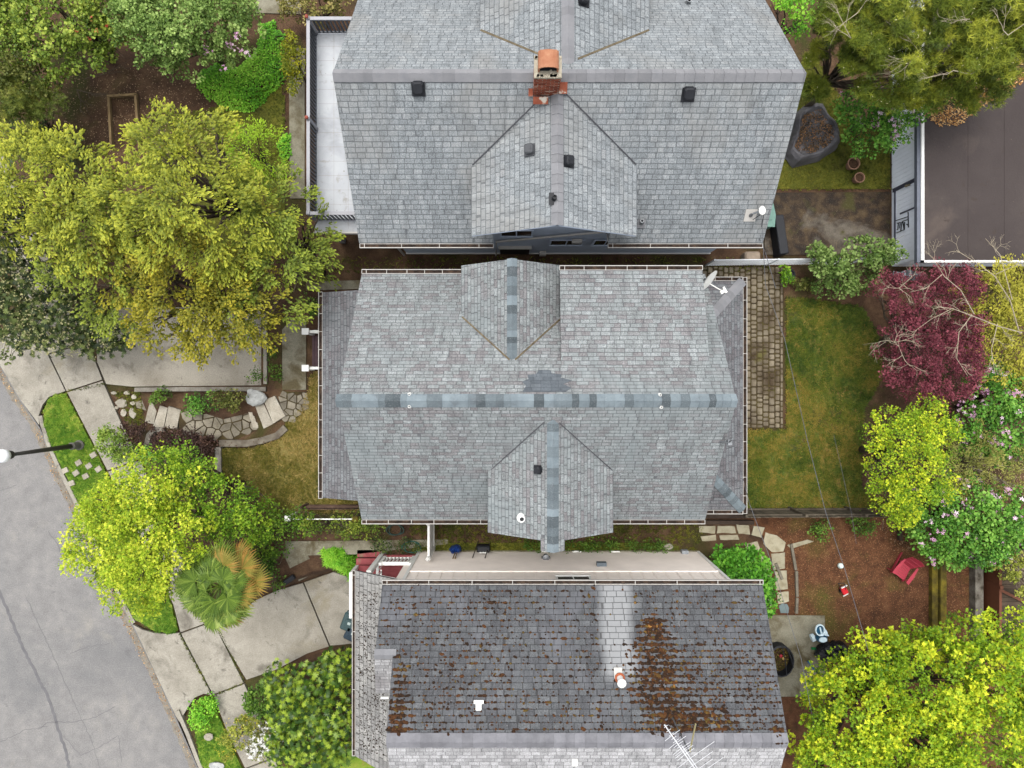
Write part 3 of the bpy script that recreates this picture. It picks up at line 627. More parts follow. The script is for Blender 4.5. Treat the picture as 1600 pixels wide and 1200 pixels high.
# shed dormer
zsh = lambda x, y: 6.27+.236*(3.43-y)
slope('shed_dormer_roof', [(1.44, 3.43, 6.27), (5.75, 3.43, 6.27), (5.78, .3, zsh(0, .3)), (1.44, .3, zsh(0, .3))], m_sh_mid, hm)
b = MB(); prismx(b, [(3.12, 3.8), (3.12, 6.2), (.6, 6.75), (.6, 5.5)], 1.62, 5.58); b.build('dormer_wall', m_grey, hm)
for x in (2.6, 4.6): window(hm, (x, 3.12, 5.4), 1., 1., 'x', 1)
gutter((1.44, 3.44, 6.27), (5.75, 3.44, 6.27), (0, 1, 0), hm, .62, 1); gutter((XL, EN+.01, zN(0, EN)), (-1.6, EN+.01, zN(0, EN)), (0, 1, 0), hm, .62, 2)
# south gable dormer
ZD2, ZE2 = 7.25, 5.93; xc = 1.18
slope('dormer_roof', [(-.745, -4.55, ZE2), (xc, -4.55, ZD2), (xc, -.7, ZD2), (-.745, -1.6, ZE2)], m_sh_mid, hm); slope('dormer_roof', [(3.10, -4.55, ZE2), (xc, -4.55, ZD2), (xc, -.7, ZD2), (3.10, -1.6, ZE2)], m_sh_mid, hm)
b = MB(); prismy(b, [(-.45, 3.5), (2.8, 3.5), (2.8, 5.95), (xc, 7.08), (-.45, 5.95)], -4.2, -1.2); b.build('dormer_wall', m_grey, hm); window(hm, (xc, -4.2, 5.4), 1., 1.2, 'x', -1)
ridge_cap((xc, -4.85, ZD2), (xc, -1.02, ZD2), hm, m_capb, .34, .26, (.7, .7), 9)
slope('bracket_hood', [(xc-.35, -4.85, ZD2-.2), (xc, -4.85, ZD2+.01), (xc, -4.5, ZD2+.01), (xc-.35, -4.5, ZD2-.2)], m_sh_mid, hm, .05); slope('bracket_hood', [(xc+.35, -4.85, ZD2-.2), (xc, -4.85, ZD2+.01), (xc, -4.5, ZD2+.01), (xc+.35, -4.5, ZD2-.2)], m_sh_mid, hm, .05)
gutter((XL, ES-.01, zS(0, ES)), (-.75, ES-.01, zS(0, ES)), (0, -1, 0), hm, .75, 3); gutter((3.12, ES-.01, zS(0, ES)), (XR, ES-.01, zS(0, ES)), (0, -1, 0), hm, .62, 4)
# front porch roof (west)
zP = lambda x, y: 2.9+.45*(x+6.62)
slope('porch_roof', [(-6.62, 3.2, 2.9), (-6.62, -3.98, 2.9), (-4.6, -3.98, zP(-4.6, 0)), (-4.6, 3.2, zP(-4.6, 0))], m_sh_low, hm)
gutter((-6.63, 3.22, 2.9), (-6.63, -4.0, 2.9), (-1, 0, 0), hm, .6, 5)
b = MB(); b.box(-6.45, -3.8, -.5, -4.62, 3.0, .45); b.build('porch_floor', m_conc2, hm)
m_maroon = plain('maroon_step_paint', c(96,72,78), .7, .15)
b = MB()
for i in range(4): b.box(-7.75+i*.32, .66, .0, -6.45, 1.86, .1+i*.1)
for i in range(4):
    for j in range(3): b.box(-7.77+i*.32+j*.105, .64, .1+i*.1, -7.68+i*.32+j*.105, 1.88, .125+i*.1)
b.build('porch_steps', m_maroon, hm)
for y in (.6, 1.98):
    b = MB(); b.bbox(-7.86, y-.08, 0, -7.7, y+.08, .98, .02); b.obox((-7.78, y, 1.0), (.26, .24, .05)); b.beam((-7.72, y, .82), (-6.45, y, 1.3), .1, .07); b.beam((-7.72, y, .2), (-6.45, y, .6), .05, .06)
    for i in range(9): b.beam((-7.62+i*.13, y, .24+i*.041), (-7.62+i*.13, y, .84+i*.049), .03, .03)
    b.build('stair_railing', m_white, hm)
for y in (2.9, .95, -1.5, -3.7):
    b = MB(); b.bbox(-6.42, y-.1, .45, -6.2, y+.12, 2.75, .02); b.build('porch_post', m_white, hm)
door(hm, (-4.6, 1.3, .45), .95, 2.05, 'y', -1, plain('brown_door', c(90,60,44), .5)); window(hm, (-4.6, -1.2, 1.7), 1.5, 1.2, 'y', -1); window(hm, (-4.6, -.5, 5.5), 1.2, 1., 'y', -1)
for x in (-2.6, 4.6): window(hm, (x, -4.05, 2.0), .9, 1.2, 'x', -1)
# rear addition hip roof (east)
ZQ, XQ = 2.9, 8.07; YN_, YS_ = 3.6, -4.40; run = 2.05; rise = .5
b = MB(); b.box(6.01, -4.05, -.3, 7.75, 3.25, 2.75); b.build('wall', m_grey, hm)
top = [(6.02, YN_-run, ZQ+run*rise), (6.02, YS_+run, ZQ+run*rise)]
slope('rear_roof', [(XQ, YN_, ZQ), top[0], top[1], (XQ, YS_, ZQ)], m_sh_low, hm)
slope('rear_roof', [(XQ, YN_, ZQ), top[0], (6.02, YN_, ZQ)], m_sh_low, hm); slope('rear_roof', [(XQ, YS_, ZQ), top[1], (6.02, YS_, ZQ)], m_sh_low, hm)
ridge_cap((XQ, YN_, ZQ+.01), (6.5, YN_-1.57, ZQ+1.57*rise), hm, m_capn, .34, .24, (.35, .35), 12); ridge_cap((XQ, YS_, ZQ+.01), (6.4, YS_+1.67, ZQ+1.67*rise), hm, m_capb, .34, .24, (.35, .35), 13)
gutter((XQ+.01, YN_+.13, ZQ), (XQ+.01, YS_-.13, ZQ), (1, 0, 0), hm, .62, 6); gutter((6.95, YN_+.01, ZQ), (XQ, YN_+.01, ZQ), (0, 1, 0), hm, .6, 7); gutter((6.32, YS_-.01, ZQ), (XQ, YS_-.01, ZQ), (0, -1, 0), hm, .6, 8)
door(hm, (7.75, 1.5, .0), .9, 2.05, 'y', 1, m_white); window(hm, (7.75, -1.5, 1.6), 1.4, 1., 'y', 1)
for a, d in ((640, 616), (640, 635), (1031, 617), (1033, 636)):
    q = onplane(a, d, zN if d < 626 else zS); pipe_vent(hm, q.x, q.y, q.z, .1, .035, m_white)
q = P(839, 731, 6.55); zd2 = lambda x, y: ZD2-.686*(xc-x); box_vent(hm, q.x, q.y, zd2, 0, .2)
q = P(815, 806, 6.3); pipe_vent(hm, q.x, q.y, zd2(q.x, q.y), .22, .09, m_white)
downspout([(6.2, ES-.1, 4.3), (6.15, -4.12, 3.9), (6.15, -4.12, .1)], hm); downspout([(-4.8, EN+.08, 4.4), (-4.7, 3.28, 4.0), (-4.7, 3.28, .1)], hm)
b = MB(); q = onplane(1133, 690, zS); b.tube([(5.9, q.y, q.z-.3), (6.33, q.y, q.z+.25), (6.36, q.y+.1, q.z+.45)], .025, 6); b.obox((6.36, q.y, q.z+.2), (.12, .16, .1)); b.build('service_mast', m_metal, hm); MAST = Vector((6.36, q.y+.1, q.z+.45))

m_valley = mat('valley_debris', [(.3, c(100,88,70,.45)), (.7, c(140,128,104,.45))], 8, 6, .95, .6, 60, .02)
def valley(a, d, zf, par, m, w=.05):
    p = onplane(*a, zf, dz=.02); q = onplane(*d, zf, dz=.02); b = MB(); b.beam(p, q, w, .02); b.build('valley', m, par)
valley((722,495),(796,562), zN, hm, m_valley); valley((877,497),(805,562), zN, hm, m_valley); m_vd = plain('dark_valley', c(92,92,98,.4), .9)
valley((764,737),(850,660), zS, hm, m_vd, .025); valley((957,735),(874,661), zS, hm, m_vd, .025)
# =============== 2. north house ===============
hn = thing('house', 'large blue grey house with brick chimney and balcony at the top of the photo', 'house', (1.6, 8.5, 0))
yr, zr = 8.53, 8.15; nS = lambda x, y: zr-.84*(yr-y); nN = lambda x, y: zr-.84*(y-yr); xl, xr_ = -4.93, 8.09; eS, eN = 4.54, 12.5
b = MB(); b.box(-4.1, 5.1, -.3, 7.7, 11.95, 5.0); prismx(b, [(5.1, 5.0), (11.95, 5.0), (11.95, nN(0, 11.95)-.16), (yr, zr-.16), (5.1, nS(0, 5.1)-.16)], -4.09, 7.69); b.build('wall', m_blue, hn)
b = MB(); b.box(-4.13, 5.07, .0, 7.73, 5.1, .12); b.build('base_trim', m_white, hn)
slope('roof', [(xl, yr, zr), (xl, eS, nS(0, eS)), (-.6, eS, nS(0, eS)), (-.6, 5.12, nS(0, 5.12)), (3.1, 5.12, nS(0, 5.12)), (3.1, eS, nS(0, eS)), (xr_, eS, nS(0, eS)), (xr_, yr, zr)], m_sh_north, hn); slope('roof', [(xl, eN, nN(0, eN)), (xr_, eN, nN(0, eN)), (xr_, yr, zr), (xl, yr, zr)], m_sh_north, hn)
ridge_cap((xl, yr, zr), (xr_, yr, zr), hn, m_capn, .36, .3, (.84, .84), 21)
zc, ze, xc2 = 7.88, 6.44, 1.27
slope('gable_roof', [(-1.22, 4.43, ze), (xc2, 4.43, zc), (xc2, 8.4, zc), (-1.22, 7.2, ze)], m_sh_north, hn, .1, m_blue); slope('gable_roof', [(3.74, 4.43, ze), (xc2, 4.43, zc), (xc2, 8.4, zc), (3.74, 7.2, ze)], m_sh_north, hn, .1, m_blue)
ridge_cap((xc2, 4.43, zc), (xc2, 8.3, zc), hn, m_capn, .34, .3, (.6, .6), 22)
b = MB(); prismy(b, [(-.62, 4.5), (3.12, 4.5), (3.12, 6.64), (xc2, 7.72), (-.62, 6.64)], 5.085, 7.5); b.build('gable_wall', m_blue, hn)
zc3, ze3, xc3 = 7.78, 6.41, 1.57
slope('gable_roof', [(-.97, 12.7, ze3), (xc3, 12.7, zc3), (xc3, 8.6, zc3), (-.97, 9.8, ze3)], m_sh_north, hn); slope('gable_roof', [(4.12, 12.7, ze3), (xc3, 12.7, zc3), (xc3, 8.6, zc3), (4.12, 9.8, ze3)], m_sh_north, hn)
ridge_cap((xc3, 12.7, zc3), (xc3, 8.95, zc3), hn, m_capn, .36, .3, (.55, .55), 23)
b = MB(); prismy(b, [(-.6, 4.5), (3.7, 4.5), (3.7, 6.5), (xc3, 7.62), (-.6, 6.5)], 9.5, 12.3); b.build('gable_wall', m_blue, hn)
gutter((xl+.02, eS-.01, 4.8), (-.6, eS-.01, 4.8), (0, -1, 0), hn, 1.3, 31); gutter((3.1, eS-.01, 4.8), (xr_, eS-.01, 4.8), (0, -1, 0), hn, 1.3, 32)
window(hn, (.15, 5.06, 3.85), 1.0, .9, 'x', -1, m_blue); window(hn, (1.95, 5.06, 2.3), 1.1, .9, 'x', -1, m_blue); window(hn, (3.35, 5.06, 2.3), .8, .9, 'x', -1, m_blue)
b = MB(); b.box(-.45, 5.0, .35, .65, 5.12, 1.4); o = b.build('basement_opening', m_black, hn); b = MB(); b.box(-.5, 4.98, 1.42, .72, 5.1, 1.5); b.build('lintel', m_gut, o)
downspout([(3.12, 4.62, 4.7), (3.1, 5.0, 4.4), (-.55, 5.0, 2.75), (-.62, 5.0, .2)], hn)
b = MB(); b.box(1.05, 4.9, .5, 1.3, 5.06, .75); b.box(2.1, 4.92, 2.75, 2.45, 5.06, 2.95); b.build('meter_box', m_gut, hn)
for a, d, zf, s in ((654, 140, nS, .3), (1075, 149, nS, .3), (912, 1, lambda x, y: zc3-.55*(x-xc3), .28), (827, 235, lambda x, y: zc-.58*(xc2-x), .26), (889, 253, lambda x, y: zc-.58*(x-xc2), .26)):
    q = onplane(a, d, zf); box_vent(hn, q.x, q.y, zf, 0, s, plain('weathered_vent', c(92,94,98)) if a == 827 else m_black)
q = onplane(866, 311, lambda x, y: zc-.58*abs(xc2-x)); pipe_vent(hn, q.x, q.y, q.z, .25, .06, m_black); b = MB(); b.obox((q.x-.08, q.y, q.z+.03), (.14, .34, .02)); b.build('flashing', m_black, hn)
q = onplane(1002, 347, nS); pipe_vent(hn, q.x, q.y, q.z, .18, .06, m_metal); b = MB(); b.obox((q.x, q.y-.05, q.z+.0), (.24, .3, .02), slope_rot(nS, q.x, q.y)); b.build('flashing', m_capn, hn)
q = onplane(1075, 5, nN); pipe_vent(hn, q.x, q.y, q.z, .18, .06, m_metal)
valley((738,258),(852,146), nS, hn, m_vd, .03); valley((994,257),(884,146), nS, hn, m_vd, .03); valley((751,47),(860,92), nN, hn, m_valley, .06); valley((1014,47),(903,92), nN, hn, m_valley, .06)
# chimney of brick courses
def brickmat():
    m, nt, b = newmat('red_brick'); L = nt.links; co = nd(nt, 'ShaderNodeTexCoord').outputs['Object']; a = nd(nt, 'ShaderNodeAttribute', attribute_name='rnd').outputs['Fac']
    col = ramp(nt, [(0, c(128,66,48)), (.5, c(160,86,64)), (.85, c(182,106,80)), (1, c(206,170,150))], a)
    n = noise(nt, co, 12, 5, .7); col = mix(nt, ramp(nt, [(.6, (0,0,0,1)), (.66, (1,1,1,1))], n), col, c(214,200,188)); L.new(col, b.inputs['Base Color']); b.inputs['Roughness'].default_value = .9
    bump(nt, b, noise(nt, co, 50, 4), .4, .01); return m
m_brick = brickmat(); m_mortar = mat('mortar', [(.3, c(170,160,140)), (.7, c(206,198,180))], 6, 6, .95, .6, 60, .01)
cx0, cx1, cy0, cy1 = .60, 1.29, 8.08, 8.62
b = MB(); b.box(cx0+.012, cy0+.012, 7.0, cx1-.012, cy1-.012, 8.95); ch = b.build('chimney', m_mortar, hn); b = MB()
z = 7.35; r_ = random.Random(4); i = 0
while z < 8.9:
    for (a0, a1, fix, ax) in ((cx0, cx1, cy0, 'x'), (cx0, cx1, cy1, 'x'), (cy0, cy1, cx0, 'y'), (cy0, cy1, cx1, 'y')):
        t = a0-(.115 if i % 2 else 0)
        while t < a1-.01:
            s0, s1 = max(t, a0), min(t+.21, a1)
            if s1-s0 > .03:
                if ax == 'x': b.box(s0, fix-.008, z, s1-.012, fix+.008, z+.062, r_.random())
                else: b.box(fix-.008, s0, z, fix+.008, s1-.012, z+.062, r_.random())
            t += .222
    z += .076; i += 1
b.build('brick_face', m_brick, ch)
b = MB(); b.box(cx0-.02, cy0-.02, 8.9, cx1+.02, cy1+.02, 8.97)
for i in range(24): b.obox((random.uniform(cx0, cx1), random.choice([cy0+.03, cy1-.03, random.uniform(cy0, cy1)]), 8.975), (.1, .08, .03), random.random()*3, .01)
b.build('chimney_crown', m_mortar, ch)
# clay flue hood: arched shell open to the south
b = MB(); fx, fy0, fy1 = .95, 8.2, 8.66; pr = []
for r__, s in ((.27, 0), (.225, 1)):
    pr.append([(fx-r__, 8.97), (fx-r__, 9.16)]+[(fx-r__*math.cos(t), 9.16+(.14-.03*s)*math.sin(t)) for t in np.linspace(.25, math.pi-.25, 7)]+[(fx+r__, 9.16), (fx+r__, 8.97)])
prof = pr[0]+pr[1][::-1]; b.rings([[(x, y, z) for x, z in prof] for y in (fy0, fy1)]); b.box(fx-.22, fy1-.03, 8.97, fx+.22, fy1+.01, 9.25)
b.build('clay_flue', mat('clay_flue', [(.3, c(190,124,92,.42)), (.6, c(208,148,114,.42)), (.8, c(226,190,150,.42))], 5, 6, .85, .4), ch)
b = MB(); b.box(fx-.24, fy0+.04, 8.975, fx+.24, fy1-.03, 8.985); b.build('flue_opening', m_black, ch)
m_rust = mat('rusty_flashing', [(.3, c(150,76,54)), (.55, c(172,98,72)), (.62, c(222,210,194)), (.8, c(232,226,216))], 4, 4, .8)
for cc_, sz in (((.80, 7.93, 7.82), (.42, .2, .05)), ((1.42, 8.2, 8.0), (.22, .3, .05)), ((.52, 8.12, 7.9), (.12, .2, .05))):
    b = MB(); b.obox(cc_, sz, slope_rot(nS, 0, 7)); b.build('rusty_flashing', m_rust, ch)
# balcony deck
m_deck = mat('deck_membrane', [(.3, c(186,190,196,.56)), (.7, c(206,210,214,.56))], .8, 8, .6, .15, 50, .004, speck=[(8, .66, c(150,140,130)), (20, .7, c(140,110,84))], layer=[(.7, .5, .7, c(168,172,178,.52)), (2.5, .58, .72, c(174,172,168,.52))])
dk = MB(); dk.box(-6.86, 5.3, 2.82, -4.1, 12.25, 3.0); dko = dk.build('balcony_floor', m_deck, hn)
b = MB()
for i in range(13): b.box(-6.8, 5.75+i*.5, 3.001, -4.11, 5.755+i*.5, 3.004)
for x in (-6.2, -5.7, -5.2, -4.7): b.box(x, 5.4, 3.0015, x+.005, 12.2, 3.0045)
b.build('membrane_seam', plain('seam_line', c(168,152,140), .8), dko)
b = MB(); b.box(-6.9, 5.24, 2.8, -4.1, 5.3, 3.02); b.build('edge_trim', m_gut, dko)
m_rail = plain('rail_paint', c(176,176,182), .5, .05); m_bal = plain('dark_baluster', c(84,88,98), .5, .08)
def railing(p, q, parent, post=True):
    p = Vector(p); q = Vector(q); L_ = (q-p).length; d = (q-p).normalized(); b = MB(); b.beam(p+Vector((0,0,1.0)), q+Vector((0,0,1.0)), .11, .05); r_o = b.build('balcony_railing', m_rail, parent)
    b = MB(); b.beam(p+Vector((0,0,.1)), q+Vector((0,0,.1)), .05, .05); b.beam(p+Vector((0,0,.9)), q+Vector((0,0,.9)), .05, .05); n_ = int(L_/.135)
    for i in range(1, n_): a = p+d*(i*L_/n_); b.beam(a+Vector((0,0,.1)), a+Vector((0,0,.95)), .05, .05)
    b.build('balusters', m_bal, r_o)
railing((-6.8, 5.7, 3), (-6.8, 12.2, 3), hn); railing((-6.8, 5.7, 3), (-4.6, 5.7, 3), hn); railing((-6.8, 12.2, 3), (-4.6, 12.2, 3), hn)
m_ball = plain('rust_red_ball', c(176,92,76), .5)
for y in (5.7, 8.85, 12.2):
    b = MB(); b.bbox(-6.86, y-.06, 2.9, -6.74, y+.06, 4.08, .02); o = b.build('balcony_post', m_rail, hn); b = MB(); b.lathe((-6.82, y, 4.08), [(.01,0),(.055,.02),(.065,.06),(.05,.1),(.01,.125)], 10)
    if y > 6: b.build('post_ball', m_ball, o)
b = MB()
for y in (5.6, 12.0): b.bbox(-6.7, y-.1, -.2, -6.5, y+.1, 2.82, .01)
b.box(-6.6, 5.5, 2.55, -6.45, 12.1, 2.8); b.build('balcony_beams', m_rail, hn)
downspout([(-4.6, 4.5, 4.7), (-4.2, 5.0, 4.3), (-4.2, 5.02, .1)], hn)

# =============== 3. south house ===============
hs = thing('house', 'house with dark moss speckled roof at the bottom of the photo', 'house', (2., -10., 0))
sN = lambda x, y: 5.6+.527*(-6.25-y); sS = lambda x, y: 5.6+.527*(y+13.95); zrs, yrs = sN(0, -10.1), -10.1
b = MB(); b.box(-3.62, -13.5, -1., 7.25, -6.55, 2.86); b.build('wall', m_tan, hs)
b = MB(); b.box(-3.6, -13.48, 2.86, 7.23, -6.57, 5.55); prismx(b, [(-6.57, 5.55), (-13.48, 5.55), (-13.48, sS(0, -13.48)-.16), (yrs, zrs-.16), (-6.57, sN(0, -6.57)-.16)], -3.4, 7.22); b.box(-4.0, -9.4, -1., -3.45, -6.7, 5.5); b.build('wall', m_tanp, hs)
b = MB(); b.box(-3.64, -6.56, 2.84, 7.27, -6.52, 2.93); b.build('trim_board', m_tanp, hs)
b = MB(); x = -3.3
while x < 7.2:
    if not 1.4 < x < 2.75: b.box(x, -6.57, 2.93, x+.05, -6.545, 5.5)
    x += .41
b.build('batten', m_tanp, hs)
for x in (-3.62, 7.25): b = MB(); b.box(x-.05, -6.6, -.8, x+.05, -6.51, 5.5); b.build('corner_trim', m_white, hs)
slope('roof', [(-4.04, -6.25, 5.6), (7.8, -6.25, 5.6), (7.8, yrs, zrs), (-3.55, yrs, zrs), (-3.55, -8.04, sN(0, -8.04)), (-4.08, -8.04, sN(0, -8.04))], m_sh_south, hs, .09, None, 'dark grey north slope speckled with moss')
slope('roof', [(-3.55, yrs, zrs), (7.8, yrs, zrs), (7.8, -13.95, 5.6), (-3.55, -13.95, 5.6)], m_sh_pale, hs, .09, None, 'pale grey south slope')
slope('porch_gable_roof', [(-4.1, -8.05, 6.52), (-3.5, -8.05, 6.52), (-3.5, -9.75, 5.3), (-4.3, -9.75, 5.3)], m_sh_pale, hs)
ridge_cap((-3.55, yrs, zrs), (7.8, yrs, zrs), hs, mat('dark_ridge_cap', [(.3, c(124,124,130)), (.7, c(150,150,156))], 3, 6, .9, .5, 60, .006, attr=(.85, 1.05)), .42, .3, (.53, .53), 41)
ridge_cap((-4.1, -8.05, 6.55), (-3.45, -8.05, 6.55), hs, m_capn, .3, .3, (.5, .5), 42)
zPr = lambda x, y: 3.0+.7*(x+5.45)
slope('porch_roof', [(-5.45, -6.5, 3.0), (-3.45, -6.5, zPr(-3.45, 0)), (-3.45, -13.2, zPr(-3.45, 0)), (-5.45, -12.95, 3.0)], m_sh_porch, hs)
gutter((-5.46, -6.5, 3.0), (-5.46, -12.95, 3.0), (-1, 0, 0), hs, 2.0, 44, .1); gutter((-4.04, -6.24, 5.6), (7.82, -6.24, 5.6), (0, 1, 0), hs, 1.35, 45)
window(hs, (2.07, -6.55, 3.9), 1.05, .72, 'x', 1)
b = MB(); q = P(853, 872, 1.2); b.lathe((q.x, -6.48, .95), [(.09, 0), (.09, .25), (.12, .26), (.12, .34), (.03, .37)], 12); b.box(q.x-.16, -6.55, .9, q.x+.16, -6.5, 1.15); b.build('dryer_vent', m_metal, hs)
b = MB(); b.box(3.05, -6.55, 2.0, 3.4, -6.42, 2.25); b.build('wall_vent', plain('slate_vent', c(120,132,142), .6), hs)
b = MB(); b.box(6.55, -6.55, .15, 6.8, -6.42, .4); b.build('wall_vent', plain('pale_vent', c(176,182,188), .6), hs)
for x in (1.15, 2.35, 3.85): b = MB(); b.box(x, -6.55, .0, x+.35, -6.5, .1); b.build('foundation_vent', m_white, hs)
b = MB(); b.box(-3.66, -6.62, -.9, 7.29, -6.5, .06); b.build('foundation', m_conc2, hs)
# roof fittings: flue with collar, plumbing vents, patch
q = onplane(968, 1058, sN); b = MB(); b.obox((q.x-.04, q.y+.12, q.z+.0), (.24, .3, .02), slope_rot(sN, q.x, q.y)); b.build('flashing', m_gut, hs)
b = MB(); b.lathe((q.x, q.y, q.z-.05), [(.13, .02), (.13, .1), (.09, .14), (.08, .42), (.12, .44), (.13, .5), (.08, .56), (.02, .58)], 18); b.build('flue_pipe', m_white, hs)
b = MB(); b.lathe((q.x-.0, q.y+.0, q.z+.02), [(.15, .02), (.15, .06), (.1, .07)], 18); b.build('rusty_collar', plain('rusty_collar', c(178,96,60), .7), hs)
for a, d, zf in ((748, 1103, sN), (898, 1190, sS)):
    q = onplane(a, d, zf); b = MB(); b.obox((q.x, q.y, q.z+.05), (.17, .2, .12), slope_rot(zf, q.x, q.y), .02); b.obox((q.x, q.y+.12, q.z+.02), (.28, .1, .03), slope_rot(zf, q.x, q.y)); b.build('roof_vent', m_white, hs)
q = onplane(602, 1088, zPr); b = MB(); b.obox((q.x, q.y, q.z+.1), (.26, .06, .06)); b.build('roof_vent', m_white, hs)
# side porch: red floor and steps, white railings
m_red = mat('worn_red_paint', [(.3, c(140,62,66)), (.6, c(172,88,92)), (.72, c(150,120,100))], 2.2, 8, .75, .3)
b = MB(); b.box(-5.9, -8.9, .4, -3.66, -6.95, .58); b.box(-4.95, -6.95, .4, -3.66, -6.56, .58)
for i in range(10): b.box(-5.88, -6.97-i*.19, .581, -3.67, -7.13-i*.19, .592)
b.build('porch_floor', m_red, hs)
b = MB()
for i, y in enumerate((-6.5, -6.78, -7.06)): b.box(-6.02, y-.26, -.6, -4.97, y, -.02+i*.2); b.box(-6.04, y-.25, -.02+i*.2, -4.96, y+.02, .02+i*.2)
b.build('porch_steps', m_red, hs)
b = MB(); b.box(-5.9, -12.9, -.9, -3.66, -9.0, .0); b.box(-5.88, -8.9, -.9, -3.7, -7.25, .4); b.build('porch_base', m_tanp, hs)
def rail(p, q, parent, n, m=None, w=.09, h_=.95, b_w=.035):
    p = Vector(p); q = Vector(q); b = MB(); b.beam(p+Vector((0,0,h_)), q+Vector((0,0,h_)), w, .06); b.beam(p+Vector((0,0,.12)), q+Vector((0,0,.12)), .06, .05)
    for i in range(n+1): a = p.lerp(q, i/n); b.beam(a+Vector((0,0,.12)), a+Vector((0,0,h_)), b_w, b_w)
    for e in (p, q): b.beam(e, e+Vector((0,0,h_+.12)), .11, .11)
    return b.build('porch_railing', m or m_white, parent)
rail((-4.85, -6.62, .58), (-3.75, -6.62, .58), hs, 8, None, .13, .95, .06); rail((-5.92, -6.98, .58), (-5.92, -8.55, .58), hs, 9, None, .16)
rail((-5.0, -6.66, .3), (-5.0, -7.5, .58), hs, 5)
for x, y in ((-5.02, -6.62), (-5.3, -8.7)): b = MB(); b.bbox(x-.09, y-.09, -.5, x+.09, y+.09, 2.85, .02); b.build('porch_column', m_white, hs)
b = MB(); b.beam((-5.3, -6.62, 2.88), (-3.66, -6.62, 3.9), .1, .14); b.beam((-5.35, -6.6, 2.85), (-5.35, -12.9, 2.85), .1, .16); b.build('porch_fascia', m_white, hs)
door(hs, (-3.62, -7.6, .58), .95, 2.05, 'y', -1, plain('brown_entry_door', c(120,62,44), .5))
b = MB(); b.box(-3.64, -12.6, -.8, -3.6, -9.6, 1.4); b.build('garage_door', m_white, hs)
# moss clumps along the shingle joints
def moss():
    pos = []; tone = []
    def put(px, py, s, zf=sN):
        q = onplane(px, py, zf, 5); row = .15482
        nr = round((-6.25-q.y)/row); yy = -6.25-nr*row-.006 if random.random() < .75 else q.y; xx = q.x
        if q.x < -3.5 and q.y < -8.0: return
        if q.x > 7.75 or q.x < -3.98: return
        pos.append((xx, yy, zf(xx, yy)+.005, s)); tone.append(random.random())
    r_ = random
    for _ in range(3800):
        px = r_.uniform(590, 1222); py = r_.uniform(918, 1152); f = 1.
        if 935 < px < 992 and py < 1075: f = .04
        elif px < 800: f = .95
        elif 1100 < px: f = .6
        else: f = .65
        if r_.random() < f: put(px, py, abs(r_.gauss(.016, .011))+.009)
    for _ in range(2600):   # heavy streak
        t = r_.random(); py = 965+t*190; cx = 1018+t*30; w_ = 8+30*math.sin(min(1, t*1.25)*math.pi*.75)
        put(r_.gauss(cx, w_*.6), py, abs(r_.gauss(.024, .012))+.01)
    for _ in range(1100): t = r_.random(); put(r_.gauss(1110, 65), r_.uniform(1000, 1150), abs(r_.gauss(.016, .008))+.008) if t < .8 else put(r_.gauss(1100, 22), r_.gauss(1125, 10), .05)
    for _ in range(420): t = r_.random()**.6; put(r_.gauss(626-8*t, 3+6*t), 1035+t*118, abs(r_.gauss(.026, .012))+.012)
    for _ in range(60): put(r_.gauss(1217, 6), r_.gauss(1145, 8), .045)
    for _ in range(900): px = r_.uniform(560, 603); py = r_.uniform(925, 1180); q = onplane(px, py, zPr, 5); (pos.append((q.x, q.y, q.z, abs(r_.gauss(.01, .006))+.007)), tone.append(r_.random()*.25)) if (q.x < -3.7 and -12.9 < q.y < -6.6) else None
    tv = [(0,0,.55)]+[(math.cos(t)*.8, math.sin(t)*.8, .3) for t in np.linspace(0, 2*math.pi, 7)[:-1]]+[(math.cos(t), math.sin(t), -.35) for t in np.linspace(0, 2*math.pi, 7)[:-1]]
    tf = [(0, i+1, (i+1) % 6+1) for i in range(6)]+[(i+1, i+7, (i+1) % 6+7, (i+1) % 6+1) for i in range(6)]
    p = np.array([q[:3] for q in pos]); s = np.array([q[3] for q in pos]); N = len(p); a = rng.uniform(0, 6.28, N); el = np.where(rng.random(N) < .5, rng.uniform(1, 2.6, N), 1)
    sc = np.stack([s*el, s, s*.8], 1); d = np.stack([np.where(rng.random(N) < .7, 1, .2), rng.uniform(-.2, .2, N)-.6*(rng.random(N) < .3), np.zeros(N)], 1)
    n = np.tile([0, .46, .88], (N, 1))
    m = mat('roof_moss', [(.3, c(74,44,26)), (.7, c(120,76,38))], 3, 6, .95, .6, 60, .02)
    nt = m.node_tree; bs = nt.nodes['Principled BSDF']; at = nd(nt, 'ShaderNodeAttribute', attribute_name='rnd').outputs['Fac']
    co = nd(nt, 'ShaderNodeTexCoord').outputs['Object']; v = mth(nt, 'ADD', mth(nt, 'MULTIPLY', at, .55), mth(nt, 'MULTIPLY', noise(nt, co, 1.6, 3), .5))
    nt.links.new(ramp(nt, [(.15, c(36,25,16,.42)), (.5, c(66,42,22,.42)), (.7, c(104,64,30,.42)), (.8, c(100,84,34,.42)), (.9, c(170,120,58)), (1, c(206,184,140))], v), bs.inputs['Base Color'])
    o = scatter('roof_moss', tv, tf, p, d, n, sc, m, hs, rnd=np.array(tone)); tag(o, 'orange brown moss clumps on the shingles', kind='stuff')
moss()

